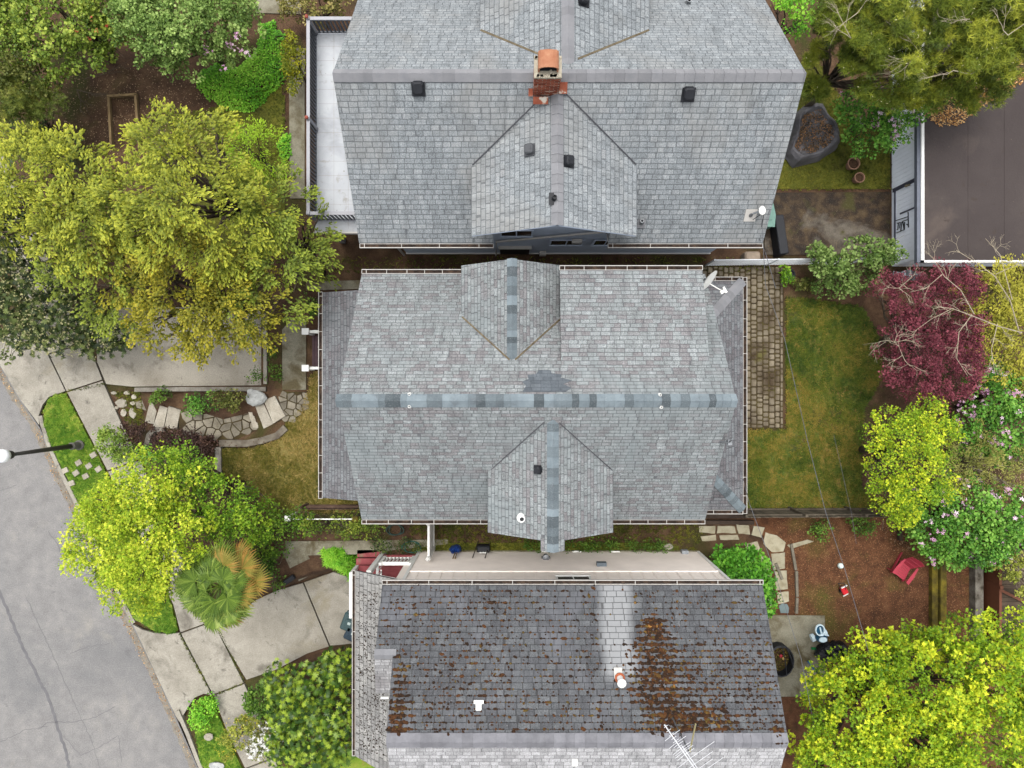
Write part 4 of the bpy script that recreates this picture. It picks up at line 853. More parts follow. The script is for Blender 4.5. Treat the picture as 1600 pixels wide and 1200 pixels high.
# =============== 4. garage (east) ===============
ga = thing('garage', 'white sided garage with flat dark brown roof at the right edge', 'garage', (18, 9, 0))
b = MB(); b.box(14.85, 4.6, -.1, 26, 16, 2.2); b.build('wall', m_gwh, ga)
m_mem = mat('brown_roof_membrane', [(.3, c(78,68,67,.37)), (.6, c(88,78,76,.37)), (.8, c(100,90,85,.37))], .7, 8, .8, .35, 12, .02, speck=(9, .71, c(150,134,120)), layer=[(.5, .56, .7, c(104,92,86,.4)), (3., .62, .7, c(84,72,66,.36))])
b = MB(); b.box(14.72, 4.42, 2.2, 26.2, 16.2, 2.33); rf = b.build('flat_roof', m_mem, ga); b = MB()
for i in range(6): x = 16.35+i*1.3+random.uniform(-.05, .05); b.box(x, 4.5, 2.331, x+.07, 16.1, 2.338)
b.build('membrane_seam', m_mem, rf)
b = MB(); b.box(14.62, 4.34, 2.24, 14.72, 16.3, 2.37); b.box(14.62, 4.34, 2.24, 26.3, 4.42, 2.37); b.build('white_edge_trim', m_white, rf)
b = MB(); b.box(14.5, 4.35, 2.12, 14.62, 16.2, 2.3); b.build('grey_gutter', plain('grey_gutter', c(116,122,136), .5), ga)
def gw(zx, zy):   # point on the west wall from the 7.5x close-up
    px = 1380+zx/7.5; py = 260+zy/7.5; z = H-14.85*F/(px-800); return (14.83, (600-py)*k(z), z)
m_dk = plain('dark_blue_grey_trim', c(88,90,108), .5)
b = MB(); b.beam(gw(120, 285), gw(405, 145), .04, .14); b.beam(gw(205, 556), gw(410, 468), .04, .05); b.beam(gw(143, 290), gw(143, 880), .04, .06); b.build('door_trim', m_dk, ga)
b = MB(); a0 = gw(390, 530); a1 = gw(390, 890)
b.beam(a0, a1, .04, .07); b.beam(gw(390, 535), gw(412, 525), .04, .07); b.beam(gw(390, 885), gw(412, 895), .04, .07); b.build('window', m_dk, ga)
b = MB(); S = [((150,636),(298,588)),((298,535),(302,715)),((168,668),(184,660)),((184,660),(178,738)),((178,738),(166,742)),((192,660),(206,655)),((206,655),(198,725)),((226,648),(212,752)),((212,752),(252,745)),((252,745),(236,640)),((240,640),(298,622)),((160,780),(214,758)),((258,650),(254,742)),((280,676),(296,690))]
for p_, q_ in S: b.beam(gw(*p_), gw(*q_), .03, .022)
b.build('wall_ornament', m_black, ga)
for dx, dy in ((290, 225), (320, 218)): pass
b = MB(); q = gw(290, 228); b.lathe((q[0]-.05, q[1], q[2]), [(.02,-.06),(.05,-.03),(.05,.04),(.02,.06)], 8); q = gw(322, 218); b.lathe((q[0]-.05, q[1], q[2]), [(.02,-.06),(.04,-.03),(.04,.04),(.02,.06)], 8); b.build('wall_light', plain('brass_lamp', c(150,140,116), .5), ga)
# =============== foliage ===============
def leafmat(name, lo, mid, hi, tipc=None, trans=.3, rough=.6, wild=None):
    """colour per leaf and per twig cluster; tipc = colour of new growth at the frond tips"""
    m, nt, b = newmat(name); L = nt.links
    a = nd(nt, 'ShaderNodeAttribute', attribute_name='rnd').outputs['Fac']; cl = nd(nt, 'ShaderNodeAttribute', attribute_name='clr').outputs['Fac']
    v = mth(nt, 'ADD', mth(nt, 'MULTIPLY', a, .45), mth(nt, 'MULTIPLY', cl, .55))
    col = ramp(nt, [(.12, lo), (.5, mid), (.88, hi)], v)
    if wild: col = mix(nt, mth(nt, 'GREATER_THAN', a, wild[0]), col, wild[1])
    if tipc:
        t = nd(nt, 'ShaderNodeAttribute', attribute_name='tip').outputs['Fac']; f = mth(nt, 'MULTIPLY', t, mth(nt, 'ADD', .35, mth(nt, 'MULTIPLY', cl, .75)))
        col = mix(nt, mth(nt, 'MINIMUM', f, 1.), col, tipc)
    L.new(col, b.inputs['Base Color']); b.inputs['Roughness'].default_value = rough
    tr = nd(nt, 'ShaderNodeBsdfTranslucent'); L.new(col, tr.inputs[0]); ms = nd(nt, 'ShaderNodeMixShader'); ms.inputs[0].default_value = trans
    L.new(b.outputs[0], ms.inputs[1]); L.new(tr.outputs[0], ms.inputs[2]); L.new(ms.outputs[0], nt.nodes['Material Output'].inputs[0]); return m
m_bark = mat('bark', [(.3, c(78,66,54)), (.7, c(120,106,90))], 6, 6, .95, .7, 40, .02)
m_pale_bark = mat('pale_dead_bark', [(.3, c(170,156,132)), (.7, c(208,196,172))], 6, 6, .9, .5, 40, .01)
# templates ------------------------------------------------------------
T_LEAF = ([(0,0,0),(.45,.3,.06),(1,0,-.06),(.45,-.3,.06)], [(0,3,2),(0,2,1)])
T_ROUND = ([(0,0,0),(.25,.34,.05),(.7,.36,.03),(1,0,-.05),(.7,-.36,.03),(.25,-.34,.05)], [(0,5,4,3),(0,3,2,1)])
T_MAPLE = ([(0,0,0),(.35,.12,.03),(.3,.5,-.02),(.6,.22,.02),(1,0,-.06),(.6,-.22,.02),(.3,-.5,-.02),(.35,-.12,.03)], [(0,7,6,5,4),(0,4,3,2,1)])
def T_rosette(n=7, droop=.15):
    v = [(0,0,.05)]; f = []
    for i in range(n):
        a = 2*math.pi*i/n+random.uniform(-.2, .2); ca, sa = math.cos(a), math.sin(a); L_ = random.uniform(.8, 1.1)
        for r_, w in ((.45, .17), (L_, 0.)):
            if w: v += [(ca*r_-sa*w, sa*r_+ca*w, .02), (ca*r_+sa*w, sa*r_-ca*w, .02)]
            else: v.append((ca*r_, sa*r_, -droop))
        k_ = len(v)-3; f += [(0, k_+1, k_+2, k_)]
    return v, f
def T_spray(n=5, w=.05, L0=.42, ang=.6):
    """flat feathery conifer spray pointing along +x, tips drooping"""
    v, f, tip = [], [], []
    def blade(p, q, w_):
        p = np.array(p); q = np.array(q); d = q-p; s = np.array([-d[1], d[0], 0]); s = s/max(np.linalg.norm(s), 1e-6)*w_; o = len(v)
        for pt, m_ in ((p-s, p), (p+s, p), (q, q), ((p+q)/2+s*1.5, (p+q)/2), ((p+q)/2-s*1.5, (p+q)/2)): v.append(tuple(pt)); tip.append(float(min(1, np.hypot(m_[0], m_[1])*.75+.25*(np.linalg.norm(m_-p)/max(np.linalg.norm(d), 1e-6)))))
        f.append((o, o+4, o+2, o+3, o+1))
    z = lambda x: -.16*x*x
    blade((0,0,0), (1,0,z(1)), w*.8)
    for i in range(n):
        x = .12+.78*i/n; L_ = L0*(1-x*.55)
        for s in (-1, 1):
            a = ang+random.uniform(-.15, .15); q = (x+math.cos(a)*L_, s*math.sin(a)*L_, z(x)-.08-random.uniform(0, .06)); blade((x, 0, z(x)), q, w)
    return v, f, tip
def T_needles(n=14, L_=1.):
    v, f = [], []
    for i in range(n):
        a = random.uniform(0, 6.28); e = random.uniform(-.1, 1.2); d = np.array([math.cos(a)*math.cos(e), math.sin(a)*math.cos(e), math.sin(e)])*L_*random.uniform(.8, 1.1)
        s = np.array([-math.sin(a), math.cos(a), 0])*.045; o = len(v); v += [tuple(-s), tuple(s), tuple(d)]; f.append((o, o+1, o+2))
    return v, f
def T_blades(n=6):
    v, f = [], []
    for i in range(n):
        a = random.uniform(0, 6.28); r_ = random.uniform(.2, .8); s = np.array([-math.sin(a), math.cos(a), 0])*.16; r_ += .5; d = np.array([math.cos(a)*r_, math.sin(a)*r_, .8])*random.uniform(.6, 1.1)
        p = np.array([random.uniform(-.5, .5), random.uniform(-.5, .5), 0]); o = len(v); v += [tuple(p-s), tuple(p+s), tuple(p+d)]; f.append((o, o+1, o+2))
    return v, f
# blobs: (px, py, radius_px, z_centre, vertical_radius) all seen at z_centre --------
def blobs_world(bl):
    out = []
    for q in bl:
        px, py, r_, zc, rv = q[:5]; p = P(px, py, zc); ry = q[5] if len(q) > 5 else r_
        out.append((p.x, p.y, zc, r_*k(zc), ry*k(zc), rv))
    return out
def samp(bl, n, shell=.75, low=-.15):
    """points and outward directions spread over the blobs' shells, skipping those buried in another blob"""
    B = np.array(bl); w = B[:, 3]*B[:, 4]; w = w/w.sum(); P_, D_, = [], []; got = 0
    while got < n:
        i = rng.choice(len(B), n, p=w); zz = rng.uniform(low, 1, n); a = rng.uniform(0, 2*math.pi, n); zz = np.where(rng.random(n) < .55, np.sqrt(rng.random(n)), zz); rr_ = np.sqrt(1-zz**2)
        u = np.stack([rr_*np.cos(a), rr_*np.sin(a), zz], 1); fr = np.where(rng.random(n) < .8, rng.uniform(shell, 1.06, n), rng.uniform(.4, shell, n))
        p = B[i, :3]+u*fr[:, None]*B[i, 3:6]; bad = np.zeros(n, bool)
        for j in range(len(B)):
            q = np.linalg.norm((p-B[j, :3])/B[j, 3:6], axis=1); bad |= (q < .72) & (i != j)
        keep = ~bad | (rng.random(n) < .15); P_.append(p[keep]); D_.append(u[keep]); got += keep.sum()
    p = np.concatenate(P_)[:n]; u = np.concatenate(D_)[:n]; g_ = gz(p[:, 0], p[:, 1]); p[:, 2] = np.maximum(p[:, 2], g_+.08); return p, u
def rnd3(n): return norm(rng.normal(size=(n, 3)))
def clumpy(bl, area_, clump_per_m2, leaves_per, cr, size, tmpl, name, m, parent, flat=.55, up=.6, jit=.55, sj=.45, low=-.15, shell=.75):
    nc = max(6, int(area_*clump_per_m2)); p, u = samp(bl, nc, shell, low); cv = rng.random(nc); N = nc*leaves_per; ci = np.repeat(np.arange(nc), leaves_per)
    crs = cr*rng.uniform(.6, 1.35, nc); off = rnd3(N)*np.cbrt(rng.random(N))[:, None]*crs[ci][:, None]; off[:, 2] *= flat
    nrm = norm(u[ci]*(1-up)+np.array([0,0,up])+off/crs[ci][:, None]*.5+rng.normal(size=(N, 3))*jit*.6); d = norm(off/crs[ci][:, None]+u[ci]*.3+rng.normal(size=(N, 3))*.5)
    return scatter(name, tmpl[0], tmpl[1], p[ci]+off, d, nrm, size*rng.uniform(1-sj, 1+sj, N)*(.75+.5*cv[ci]), m, parent, clr=cv[ci])
def area_of(bl): return sum(2.2*q[3]*q[4] for q in bl)
def limbs(bl, base, parent, m=m_bark, r0=.12, seed=0, n=3, name='trunk'):
    r_ = random.Random(seed); b = MB(); base = Vector(base); cz = sum(q[2] for q in bl)/len(bl); fork = base.lerp(Vector((bl[0][0], bl[0][1], cz)), .35); fork.z = max(base.z+.2, base.z+(cz-base.z)*.45)
    b.tube([base-Vector((0,0,.2)), base.lerp(fork, .5)+Vector((r_.uniform(-.1, .1), r_.uniform(-.1, .1), 0)), fork], [r0*1.25, r0, r0*.8], 8)
    for q in bl:
        for _ in range(n):
            a = r_.uniform(0, 6.28); e = Vector((q[0]+math.cos(a)*q[3]*.75, q[1]+math.sin(a)*q[4]*.75, q[2]+q[5]*r_.uniform(.1, .5))); mid = fork.lerp(e, .5)+Vector((r_.uniform(-.2, .2), r_.uniform(-.2, .2), r_.uniform(-.1, .25)))
            b.tube([fork, mid, e], [r0*.55, r0*.32, r0*.1], 6)
            for _ in range(2): b.tube([mid.lerp(e, .3), mid.lerp(e, .8)+Vector((r_.uniform(-.5, .5), r_.uniform(-.5, .5), r_.uniform(0, .3)))], [r0*.2, r0*.06], 5)
    return b.build(name, m, parent, smooth=True)
def tree(name, label, cat, bl, kind, m, dens=1., r0=.12, size=None, group=None, seed=1, trunk=True, crown='crown', **kw):
    B = blobs_world(bl); cx = sum(q[0]*q[3] for q in B)/sum(q[3] for q in B); cy = sum(q[1]*q[3] for q in B)/sum(q[3] for q in B); g0 = gz1(cx, cy)
    t = thing(name, label, cat, (cx, cy, g0), group); A = area_of(B)
    if kind == 'maple': clumpy(B, A, 19*dens, 46, kw.get('cr', .26), (size or .105)*.82, T_MAPLE, crown, m, t, .5, .7, .4)
    elif kind == 'leaf': clumpy(B, A, 20*dens, 34, kw.get('cr', .22), size or .08, T_ROUND, crown, m, t, .6, .55, .6)
    elif kind == 'small': clumpy(B, A, 30*dens, 40, kw.get('cr', .17), (size or .05)*1.25, T_ROUND, crown, m, t, .6, .5, .8)
    elif kind == 'rosette':
        n = int(A*55*dens); p, u = samp(B, n, .72, kw.get('low', -.1)); N = len(p); random.seed(seed)
        scatter(crown, *T_rosette(8), p, rnd3(N), norm(u*.5+np.array([0,0,.9])+rng.normal(size=(N, 3))*.25), (size or .16)*rng.uniform(.7, 1.2, N), m, t)
    elif kind == 'spray':
        random.seed(seed); tv, tf, tip = T_spray(**kw.get('sp', {})); nb = int(A*7*dens); p0, u0 = samp(B, nb, .7, -.25); per = kw.get('per', 44)
        ci = np.repeat(np.arange(nb), per); N = len(ci); hd = u0.copy(); hd[:, 2] *= .25; hd = norm(hd+rng.normal(size=hd.shape)*[.25,.25,.12]); ss = rng.uniform(.3, .6, nb)
        side = norm(np.cross(hd, [0,0,1.])); tt = rng.uniform(-.5, 1, N)
        pos = p0[ci]+hd[ci]*(tt*ss[ci])[:, None]+side[ci]*(rng.normal(size=N)*.1*(1.2-tt*.6))[:, None]+np.array([0,0,1.])*(rng.normal(size=N)*.08-.18*np.maximum(tt, 0)**2)[:, None]
        d = norm(hd[ci]+side[ci]*rng.normal(size=N)[:, None]*.42+np.array([0,0,1.])*rng.uniform(-.35, .25, N)[:, None]); nn = norm(np.array([0,0,1.])+rng.normal(size=(N, 3))*.6)
        cv = np.clip(rng.random(nb)*.75+.25*rng.random(), 0, 1)
        scatter(crown, tv, tf, pos, d, nn, (size or .3)*.4*rng.uniform(.7, 1.25, N), m, t, clr=np.clip(.45*cv[ci]+.42*(tt+.3), 0, 1), tip=tip)
    elif kind == 'pine':
        random.seed(seed); n = int(A*330*dens); nb = max(8, int(A*6)); pb, ub = samp(B, nb, .5, -.1); ci = rng.integers(0, nb, n); cr_ = rng.uniform(.22, .5, nb)
        off = rnd3(n)*np.cbrt(rng.random(n))[:, None]*cr_[ci][:, None]; off[:, 2] *= .35; p = pb[ci]+off; tv, tf = T_needles(12)
        scatter(crown, tv, tf, p, rnd3(n), norm(np.array([0,0,1.])+rng.normal(size=(n, 3))*.35), (size or .13)*rng.uniform(.7, 1.2, n), m, t, clr=rng.random(nb)[ci])
        if kw.get('candle'):
            q = rng.random(n) < .035; qq = p[q]+[0,0,.06]; nq = len(qq); scatter('new_shoot', [(-.5,-.12,0),(.5,-.12,0),(.5,.12,0),(-.5,.12,0),(-.4,0,.35),(.4,0,.35)], [(0,1,5,4),(2,3,4,5),(1,2,5),(3,0,4)], qq, rnd3(nq), np.tile([0,0,1.], (nq, 1)), .055*rng.uniform(.7, 1.3, nq), kw['candle'], t)
    if trunk: limbs(B, (cx, cy, g0), t, kw.get('bark', m_bark), r0, seed, kw.get('nl', 3))
    return t, B
def blossoms(t, B, n, m, size=.11, name='blossom', low=.1, per=4, zlo=None):
    p, u = samp(B, n, .95, low); N = n*per; ci = np.repeat(np.arange(n), per); random.seed(5); rs = T_rosette(5, -.1)
    scatter(name, rs[0], rs[1], p[ci]+rnd3(N)*size*.8+[0,0,.03], rnd3(N), norm(u[ci]*.4+[0,0,1.]+rng.normal(size=(N, 3))*.4), size*.6*rng.uniform(.6, 1.1, N), m, t, clr=rng.random(n)[ci])['kind'] = 'stuff'
def bare_branches(name, m, parent, starts, r_, depth=4, L0=.7, up=.25, r0=.035, spread=.6):
    b = MB()
    def go(p, d, L_, rad, dep):
        q1 = p+d*L_*.5+Vector((r_.uniform(-.05, .05), r_.uniform(-.05, .05), r_.uniform(-.03, .05)))*L_; q2 = p+d*L_+Vector((r_.uniform(-.12, .12), r_.uniform(-.12, .12), up*.3))*L_
        b.tube([p, q1, q2], [rad, rad*.8, rad*.6], 5 if dep > 1 else 4, cap=False)
        if dep <= 0: return
        for _ in range(r_.choice([2, 3, 3])):
            nd_ = (d+Vector((r_.uniform(-spread, spread), r_.uniform(-spread, spread), r_.uniform(-.3, .35)))).normalized(); s = p.lerp(q2, r_.uniform(.35, 1.)); go(s if r_.random() < .6 else q2, nd_, L_*r_.uniform(.6, .85), rad*.62, dep-1)
    for (s, d, L_) in starts: go(Vector(s), Vector(d).normalized(), L_*L0, r0, depth)
    return b.build(name, m, parent)
# materials ------------------------------------------------------------
L_gold = leafmat('golden_cypress', c(42,68,18,.6), c(84,112,28,.66), c(132,150,42,.72), c(206,204,68,.86), .25)
L_orange = leafmat('golden_false_cypress', c(42,64,18,.58), c(92,112,28,.66), c(148,148,38,.72), c(200,182,52,.84), .25)
L_greencyp = leafmat('green_cypress', c(38,64,20,.58), c(76,106,30,.64), c(120,144,42,.7), c(180,190,68,.8), .25)
L_lime = leafmat('lime_maple', c(84,120,14,.62), c(150,180,30,.7), c(208,214,66,.84), None, .28)
L_lime2 = leafmat('fresh_green_maple', c(64,108,20,.62), c(112,158,32,.7), c(168,196,56,.78), None, .28)
L_yel = leafmat('yellow_green_maple', c(72,114,14,.6), c(138,174,28,.7), c(206,212,48,.85), None, .28)
L_dark = leafmat('dark_evergreen', c(34,50,20,.62), c(64,82,34,.66), c(104,116,58,.7), None, .15)
L_bud = leafmat('pale_bud', c(150,150,96,.7), c(186,182,128,.7), c(206,200,150,.7), None, .2)
L_mid = leafmat('mid_green', c(44,74,20,.66), c(80,118,36,.68), c(124,158,60,.72), None, .3)
L_olive = leafmat('olive_green', c(60,72,26,.66), c(102,112,46,.66), c(150,150,80,.7), None, .3)
L_olg = leafmat('olive_mixed_green', c(62,86,28,.68), c(112,138,46,.76), c(168,182,76,.82), None, .28)
L_bright = leafmat('bright_green', c(64,124,24,.74), c(108,174,38,.84), c(160,208,70,.9), None, .25)
L_pine = leafmat('pine_needles', c(58,74,22,.74), c(108,124,38,.82), c(160,164,54,.86), None, .2)
L_red = leafmat('red_maple', c(62,22,31,.75), c(98,40,52,.8), c(146,74,86,.85), None, .3)
L_rhodo = leafmat('rhododendron_green', c(48,92,26,.66), c(90,146,46,.72), c(144,188,80,.78), None, .25)
L_shiny = leafmat('laurel_green', c(46,76,24,.62), c(86,120,34,.66), c(150,172,52,.74), None, .2, .4)
L_purple = leafmat('purple_shrub', c(46,30,30,.7), c(72,52,46,.7), c(98,72,60,.7), None, .2)
L_pink = leafmat('pink_blossom', c(196,140,180,.85), c(216,166,200,.9), c(240,216,232,.95), None, .3)
L_white = leafmat('white_blossom', c(226,226,222,.85), c(240,240,236,.9), c(248,248,246,.95), None, .3)
L_dry = leafmat('dry_grass', c(110,98,56,.7), c(150,136,80,.7), c(184,170,110,.7), None, .2)
L_shoot = leafmat('pale_candle', c(176,172,120,.8), c(206,200,150,.8), c(226,222,180,.8), None, .2)
L_coral = leafmat('coral_flower', c(196,60,60), c(216,84,70), c(230,130,100), None, .2)
L_yflower = leafmat('yellow_flower', c(206,180,40,.8), c(226,200,60,.8), c(236,214,90,.8), None, .2)

# ---------- west: golden cypresses ----------
tree('cypress_tree', 'golden feathery cypress with yellow branch tips at the left edge', 'tree', [(70,300,75,4.6,1.6),(10,345,50,4.2,1.4),(120,370,60,4.8,1.5),(135,265,60,5.2,1.6),(60,250,50,4.,1.2),(150,340,80,5.4,1.8),(30,300,40,3.8,1.2)], 'spray', L_gold, 1.15, .16, .34, 'golden cypresses', 11)
tree('cypress_tree', 'tallest feathery cypress with pale pinkish tips beside the balcony', 'tree', [(300,260,80,6.2,1.8),(235,320,70,5.6,1.7),(360,385,66,5.2,1.6),(290,330,85,6.6,1.9),(392,335,62,5.4,1.7),(250,225,40,4.8,1.2),(330,210,35,4.6,1.2)], 'spray', L_gold, 1.15, .18, .32, 'golden cypresses', 12)
tree('cypress_tree', 'darker green cypress reaching toward the gap between the houses', 'tree', [(440,330,62,4.6,1.6),(450,410,66,4.2,1.5),(490,360,32,3.6,1.),(420,460,58,4.,1.4),(505,425,26,3.,.8)], 'spray', L_greencyp, 1.2, .14, .32, 'golden cypresses', 13)
tree('cypress_tree', 'orange gold dense cypress overhanging the pale driveway', 'tree', [(290,450,88,4.2,1.7),(290,400,70,4.6,1.6),(370,470,75,4.1,1.6),(215,420,66,4.4,1.6),(320,520,40,3.4,1.),(250,500,46,3.5,1.1),(410,520,30,3.,.8)], 'spray', L_orange, 1.5, .16, .25, 'golden cypresses', 14, sp=dict(n=5, w=.1, L0=.5))
tree('cypress_tree', 'olive gold cypress between the orange one and the dark shrubs', 'tree', [(170,400,62,4.6,1.6),(130,420,50,4.,1.4),(185,470,46,3.6,1.2),(210,350,60,5.,1.7)], 'spray', L_greencyp, 1.2, .14, .3, 'golden cypresses', 15)
tree('shrub', 'chartreuse domed shrub behind the tall cypress', 'shrub', [(398,238,44,1.9,1.),(430,262,26,1.6,.8),(370,222,20,1.6,.7)], 'spray', leafmat('chartreuse', c(96,140,20,.7), c(132,176,28,.75), c(170,204,50,.8), c(186,214,60,.8), .3), 2.2, .06, .2, None, 16)
tree('shrub', 'dark evergreen shrub dotted with pale buds above the sidewalk', 'shrub', [(40,450,62,2.2,1.5),(100,500,58,1.8,1.3),(50,510,46,1.4,1.),(150,520,42,1.3,.9),(10,390,48,2.4,1.3),(20,345,40,2.4,1.2),(0,450,50,2.2,1.4),(185,530,26,1.,.6)], 'rosette', L_dark, 2.6, .07, .12, None, 17)
t_, B_ = bpy.data.objects['shrub.001'], blobs_world([(40,450,62,2.2,1.5),(100,500,58,1.8,1.3),(50,510,46,1.4,1.),(150,520,42,1.3,.9),(10,390,40,2.4,1.3)])
blossoms(t_, B_, 1300, L_bud, .07, 'flower_bud', .05, 2)
tree('shrub', 'deep green shrub at the left edge under the dark budded one', 'shrub', [(20,340,40,1.8,1.2),(15,560,10,.6,.5)], 'leaf', L_dark, 1.2, .08, .09, None, 18)
# ---------- north-west garden ----------
tree('broadleaf_tree', 'mixed green tree with a few coral flowers in the top left corner', 'tree', [(110,40,82,2.6,1.5),(60,90,62,2.2,1.3),(155,70,44,2.,1.2),(200,42,50,2.2,1.2),(40,20,62,2.6,1.3),(170,10,52,2.6,1.3)], 'leaf', L_olg, .95, .12, .085, None, 21)
blossoms(bpy.data.objects['broadleaf_tree'], blobs_world([(160,55,20,3.2,.6),(130,48,14,3.8,.6),(200,40,10,3.2,.5)]), 6, L_coral, .09, 'flower')
tree('lilac_bush', 'grey green bush with a few mauve flowers beside the bright ground cover', 'shrub', [(290,45,75,2.8,1.4),(350,40,58,2.6,1.3),(235,45,55,2.8,1.3),(330,62,38,1.8,.9),(380,22,24,1.6,.8),(262,74,38,1.8,.9)], 'small', leafmat('lilac_leaf', c(66,94,38,.7), c(116,146,68,.78), c(166,190,108,.84), None, .3), 1., .08, .062, None, 22)
blossoms(bpy.data.objects['lilac_bush'], blobs_world([(355,80,34,3.,.6),(265,80,20,3.,.5)]), 16, L_pink, .13, 'flower')
tree('budding_tree', 'thin pale branched tree with sparse yellowish leaves at the left edge', 'tree', [(25,120,50,2.6,1.1),(50,150,40,2.3,1.),(10,70,40,2.6,1.1)], 'small', L_olive, .5, .07, .06, None, 23, bark=m_pale_bark, nl=8)
tree('pine_tree', 'soft yellowish green needle shrub left of the timber frame', 'shrub', [(40,185,58,2.4,1.2),(62,222,40,1.8,.9),(15,150,45,2.4,1.),(70,160,30,2.,.9)], 'pine', leafmat('soft_needles', c(66,84,30,.66), c(112,126,48,.7), c(160,160,72,.74), None, .25), 1., .07, .15, None, 24)
tree('juniper', 'dark blue green juniper below the soft needle shrub', 'shrub', [(70,232,38,1.2,.8),(105,238,20,.8,.6),(25,225,30,1.2,.8)], 'spray', leafmat('juniper', c(30,56,36,.6), c(52,86,52,.62), c(84,112,66,.66), c(80,116,70,.66), .15), 2., .06, .22, None, 25)
tree('hedge', 'clipped yellow green hedge against the balcony', 'hedge', [(460,75,14,1.3,.8),(458,95,15,1.3,.8),(461,118,14,1.3,.8),(465,138,11,1.2,.7)], 'small', leafmat('hedge_leaf', c(70,88,16,.66), c(120,130,26,.7), c(170,166,40,.74), None, .25), 2.2, .05, .045, None, 26)
tree('shrub', 'tan twiggy shrub at the top beside the concrete path', 'shrub', [(500,10,34,1.6,.9),(460,14,22,1.2,.7),(530,6,20,1.4,.8)], 'small', leafmat('tan_leaf', c(90,92,40,.66), c(134,132,64,.7), c(176,160,100,.74), None, .25), 1., .06, .055, None, 27, nl=6)
def cover(name, label, px, m, dens, size, z=.15, zj=.1, tmpl=None, kind='stuff', h0=.0, n_up=.8):
    poly = PP(px, z); A = area(poly); n = int(A*dens); x, y = randin(poly, n); gx = gz(x, y); d_ = np.minimum(1, distpoly2(x, y, poly)/.35)
    zz = gx+(z*d_+rng.uniform(-zj, zj, n)*d_)+.02+h0; nn = norm(np.stack([rng.normal(size=n)*.4, rng.normal(size=n)*.4, np.full(n, n_up)], 1)); T = tmpl or T_ROUND
    o = scatter(name, T[0], T[1], np.stack([x, y, zz], 1), rnd3(n)*[1,1,.2], nn, size*rng.uniform(.65, 1.3, n), m, clr=np.clip(.5+.5*np.sin(x*2.1+1.3*np.sin(y*1.7))*np.cos(y*2.3)+rng.normal(size=n)*.2, 0, 1)); return tag(o, label, kind=kind)
def distpoly2(x, y, poly):
    d = np.full(np.shape(x), 1e9); n = len(poly)
    for i in range(n):
        x0, y0 = poly[i]; x1, y1 = poly[(i+1) % n]; dx, dy = x1-x0, y1-y0; t = np.clip(((x-x0)*dx+(y-y0)*dy)/max(dx*dx+dy*dy, 1e-9), 0, 1); d = np.minimum(d, np.hypot(x-x0-t*dx, y-y0-t*dy))
    return d
cover('ground_cover', 'bright green leafy ground cover beside the path', ragged([(402,30),(425,28),(438,50),(442,85),(446,112),(432,128),(418,138),(410,155),(392,168),(370,171),(345,162),(318,148),(300,132),(306,108),(330,95),(350,100),(380,92),(398,70)], 8, 3, 3), L_bright, 900, .07, .35, .08)
cover('ground_cover', 'bright green patch at the foot of the chartreuse shrub', [(428,222),(442,205),(450,205),(452,240),(440,250)], L_bright, 900, .07, .3, .08)
cover('ground_cover', 'tall grassy green clump beside the red porch steps', ragged([(500,862),(555,860),(556,892),(553,958),(545,940),(530,905),(521,888),(505,885)], 8, 2, 3), L_bright, 1100, .12, .35, .12, T_blades(5))
# ---------- front yard ----------
tree('maple_tree', 'large lime yellow maple spreading over the kerb and sidewalk', 'tree', [(200,790,55,4.,1.5),(165,850,52,3.4,1.4),(250,760,60,4.,1.5),(240,850,66,4.6,1.7),(300,830,50,4.2,1.5),(215,905,50,3.4,1.3),(262,895,36,3.4,1.2),(175,800,40,3.2,1.2),(245,930,26,2.6,.9)], 'maple', L_lime, 1.25, .17, .1, 'yellow green maples', 31)
tree('maple_tree', 'fresh green smaller maple on the front lawn bank', 'tree', [(310,740,40,3.,1.2),(340,790,48,3.,1.2),(285,715,30,2.8,1.),(375,810,36,2.4,1.),(265,720,22,2.6,.8),(385,765,14,1.6,.6),(405,825,24,1.4,.8),(415,790,14,1.,.5)], 'maple', L_lime2, 1.2, .1, .095, 'yellow green maples', 32)
tree('shrub', 'fine leaved light green shrub on the sidewalk edge', 'shrub', [(180,690,22,.1,.7),(197,702,20,.0,.6),(172,678,12,.0,.5)], 'small', leafmat('fine_green', c(80,112,36,.66), c(124,156,56,.7), c(170,190,90,.74), None, .3), 1.4, .04, .05, None, 33)
tree('shrub', 'brown twiggy shrub between the light green shrub and the stone steps', 'shrub', [(212,682,16,-.1,.5),(222,668,14,-.1,.4),(205,668,10,-.2,.4)], 'small', L_purple, .9, .03, .045, None, 34)
tree('shrub', 'dark purple leaved low hedge beside the stone stairs', 'hedge', [(262,692,22,.3,.4),(292,694,26,.3,.45),(318,695,20,.3,.4),(290,705,30,.3,.45)], 'small', L_purple, 1.8, .04, .045, None, 35)
tree('shrub', 'small deep green shrub with red flowers below the purple hedge', 'shrub', [(238,708,18,.1,.4),(228,700,12,-.1,.4)], 'leaf', L_rhodo, 1.3, .04, .06, None, 36)
for i, (lab, bl, m) in enumerate([('green shrub at the driveway wall beside the upper stone step', [(246,620,10,.2,.25),(258,618,9,.2,.25)], L_mid), ('grey green low shrub in the bed above the flagstones', [(302,630,15,.3,.25),(330,628,13,.3,.25)], L_rhodo), ('dry olive shrub beside the white boulder', [(364,626,17,.35,.3),(350,622,13,.3,.3)], L_olive)]):
    tree('shrub', lab, 'shrub', bl, 'small', m, 1.6, .03, .045, None, 40+i)
tree('shrub', 'dark green shrub between the palm and the driveway steps', 'shrub', [(418,880,20,.1,.6),(430,905,16,.0,.5),(436,862,16,.3,.5)], 'leaf', L_mid, 1.3, .05, .065, None, 45)
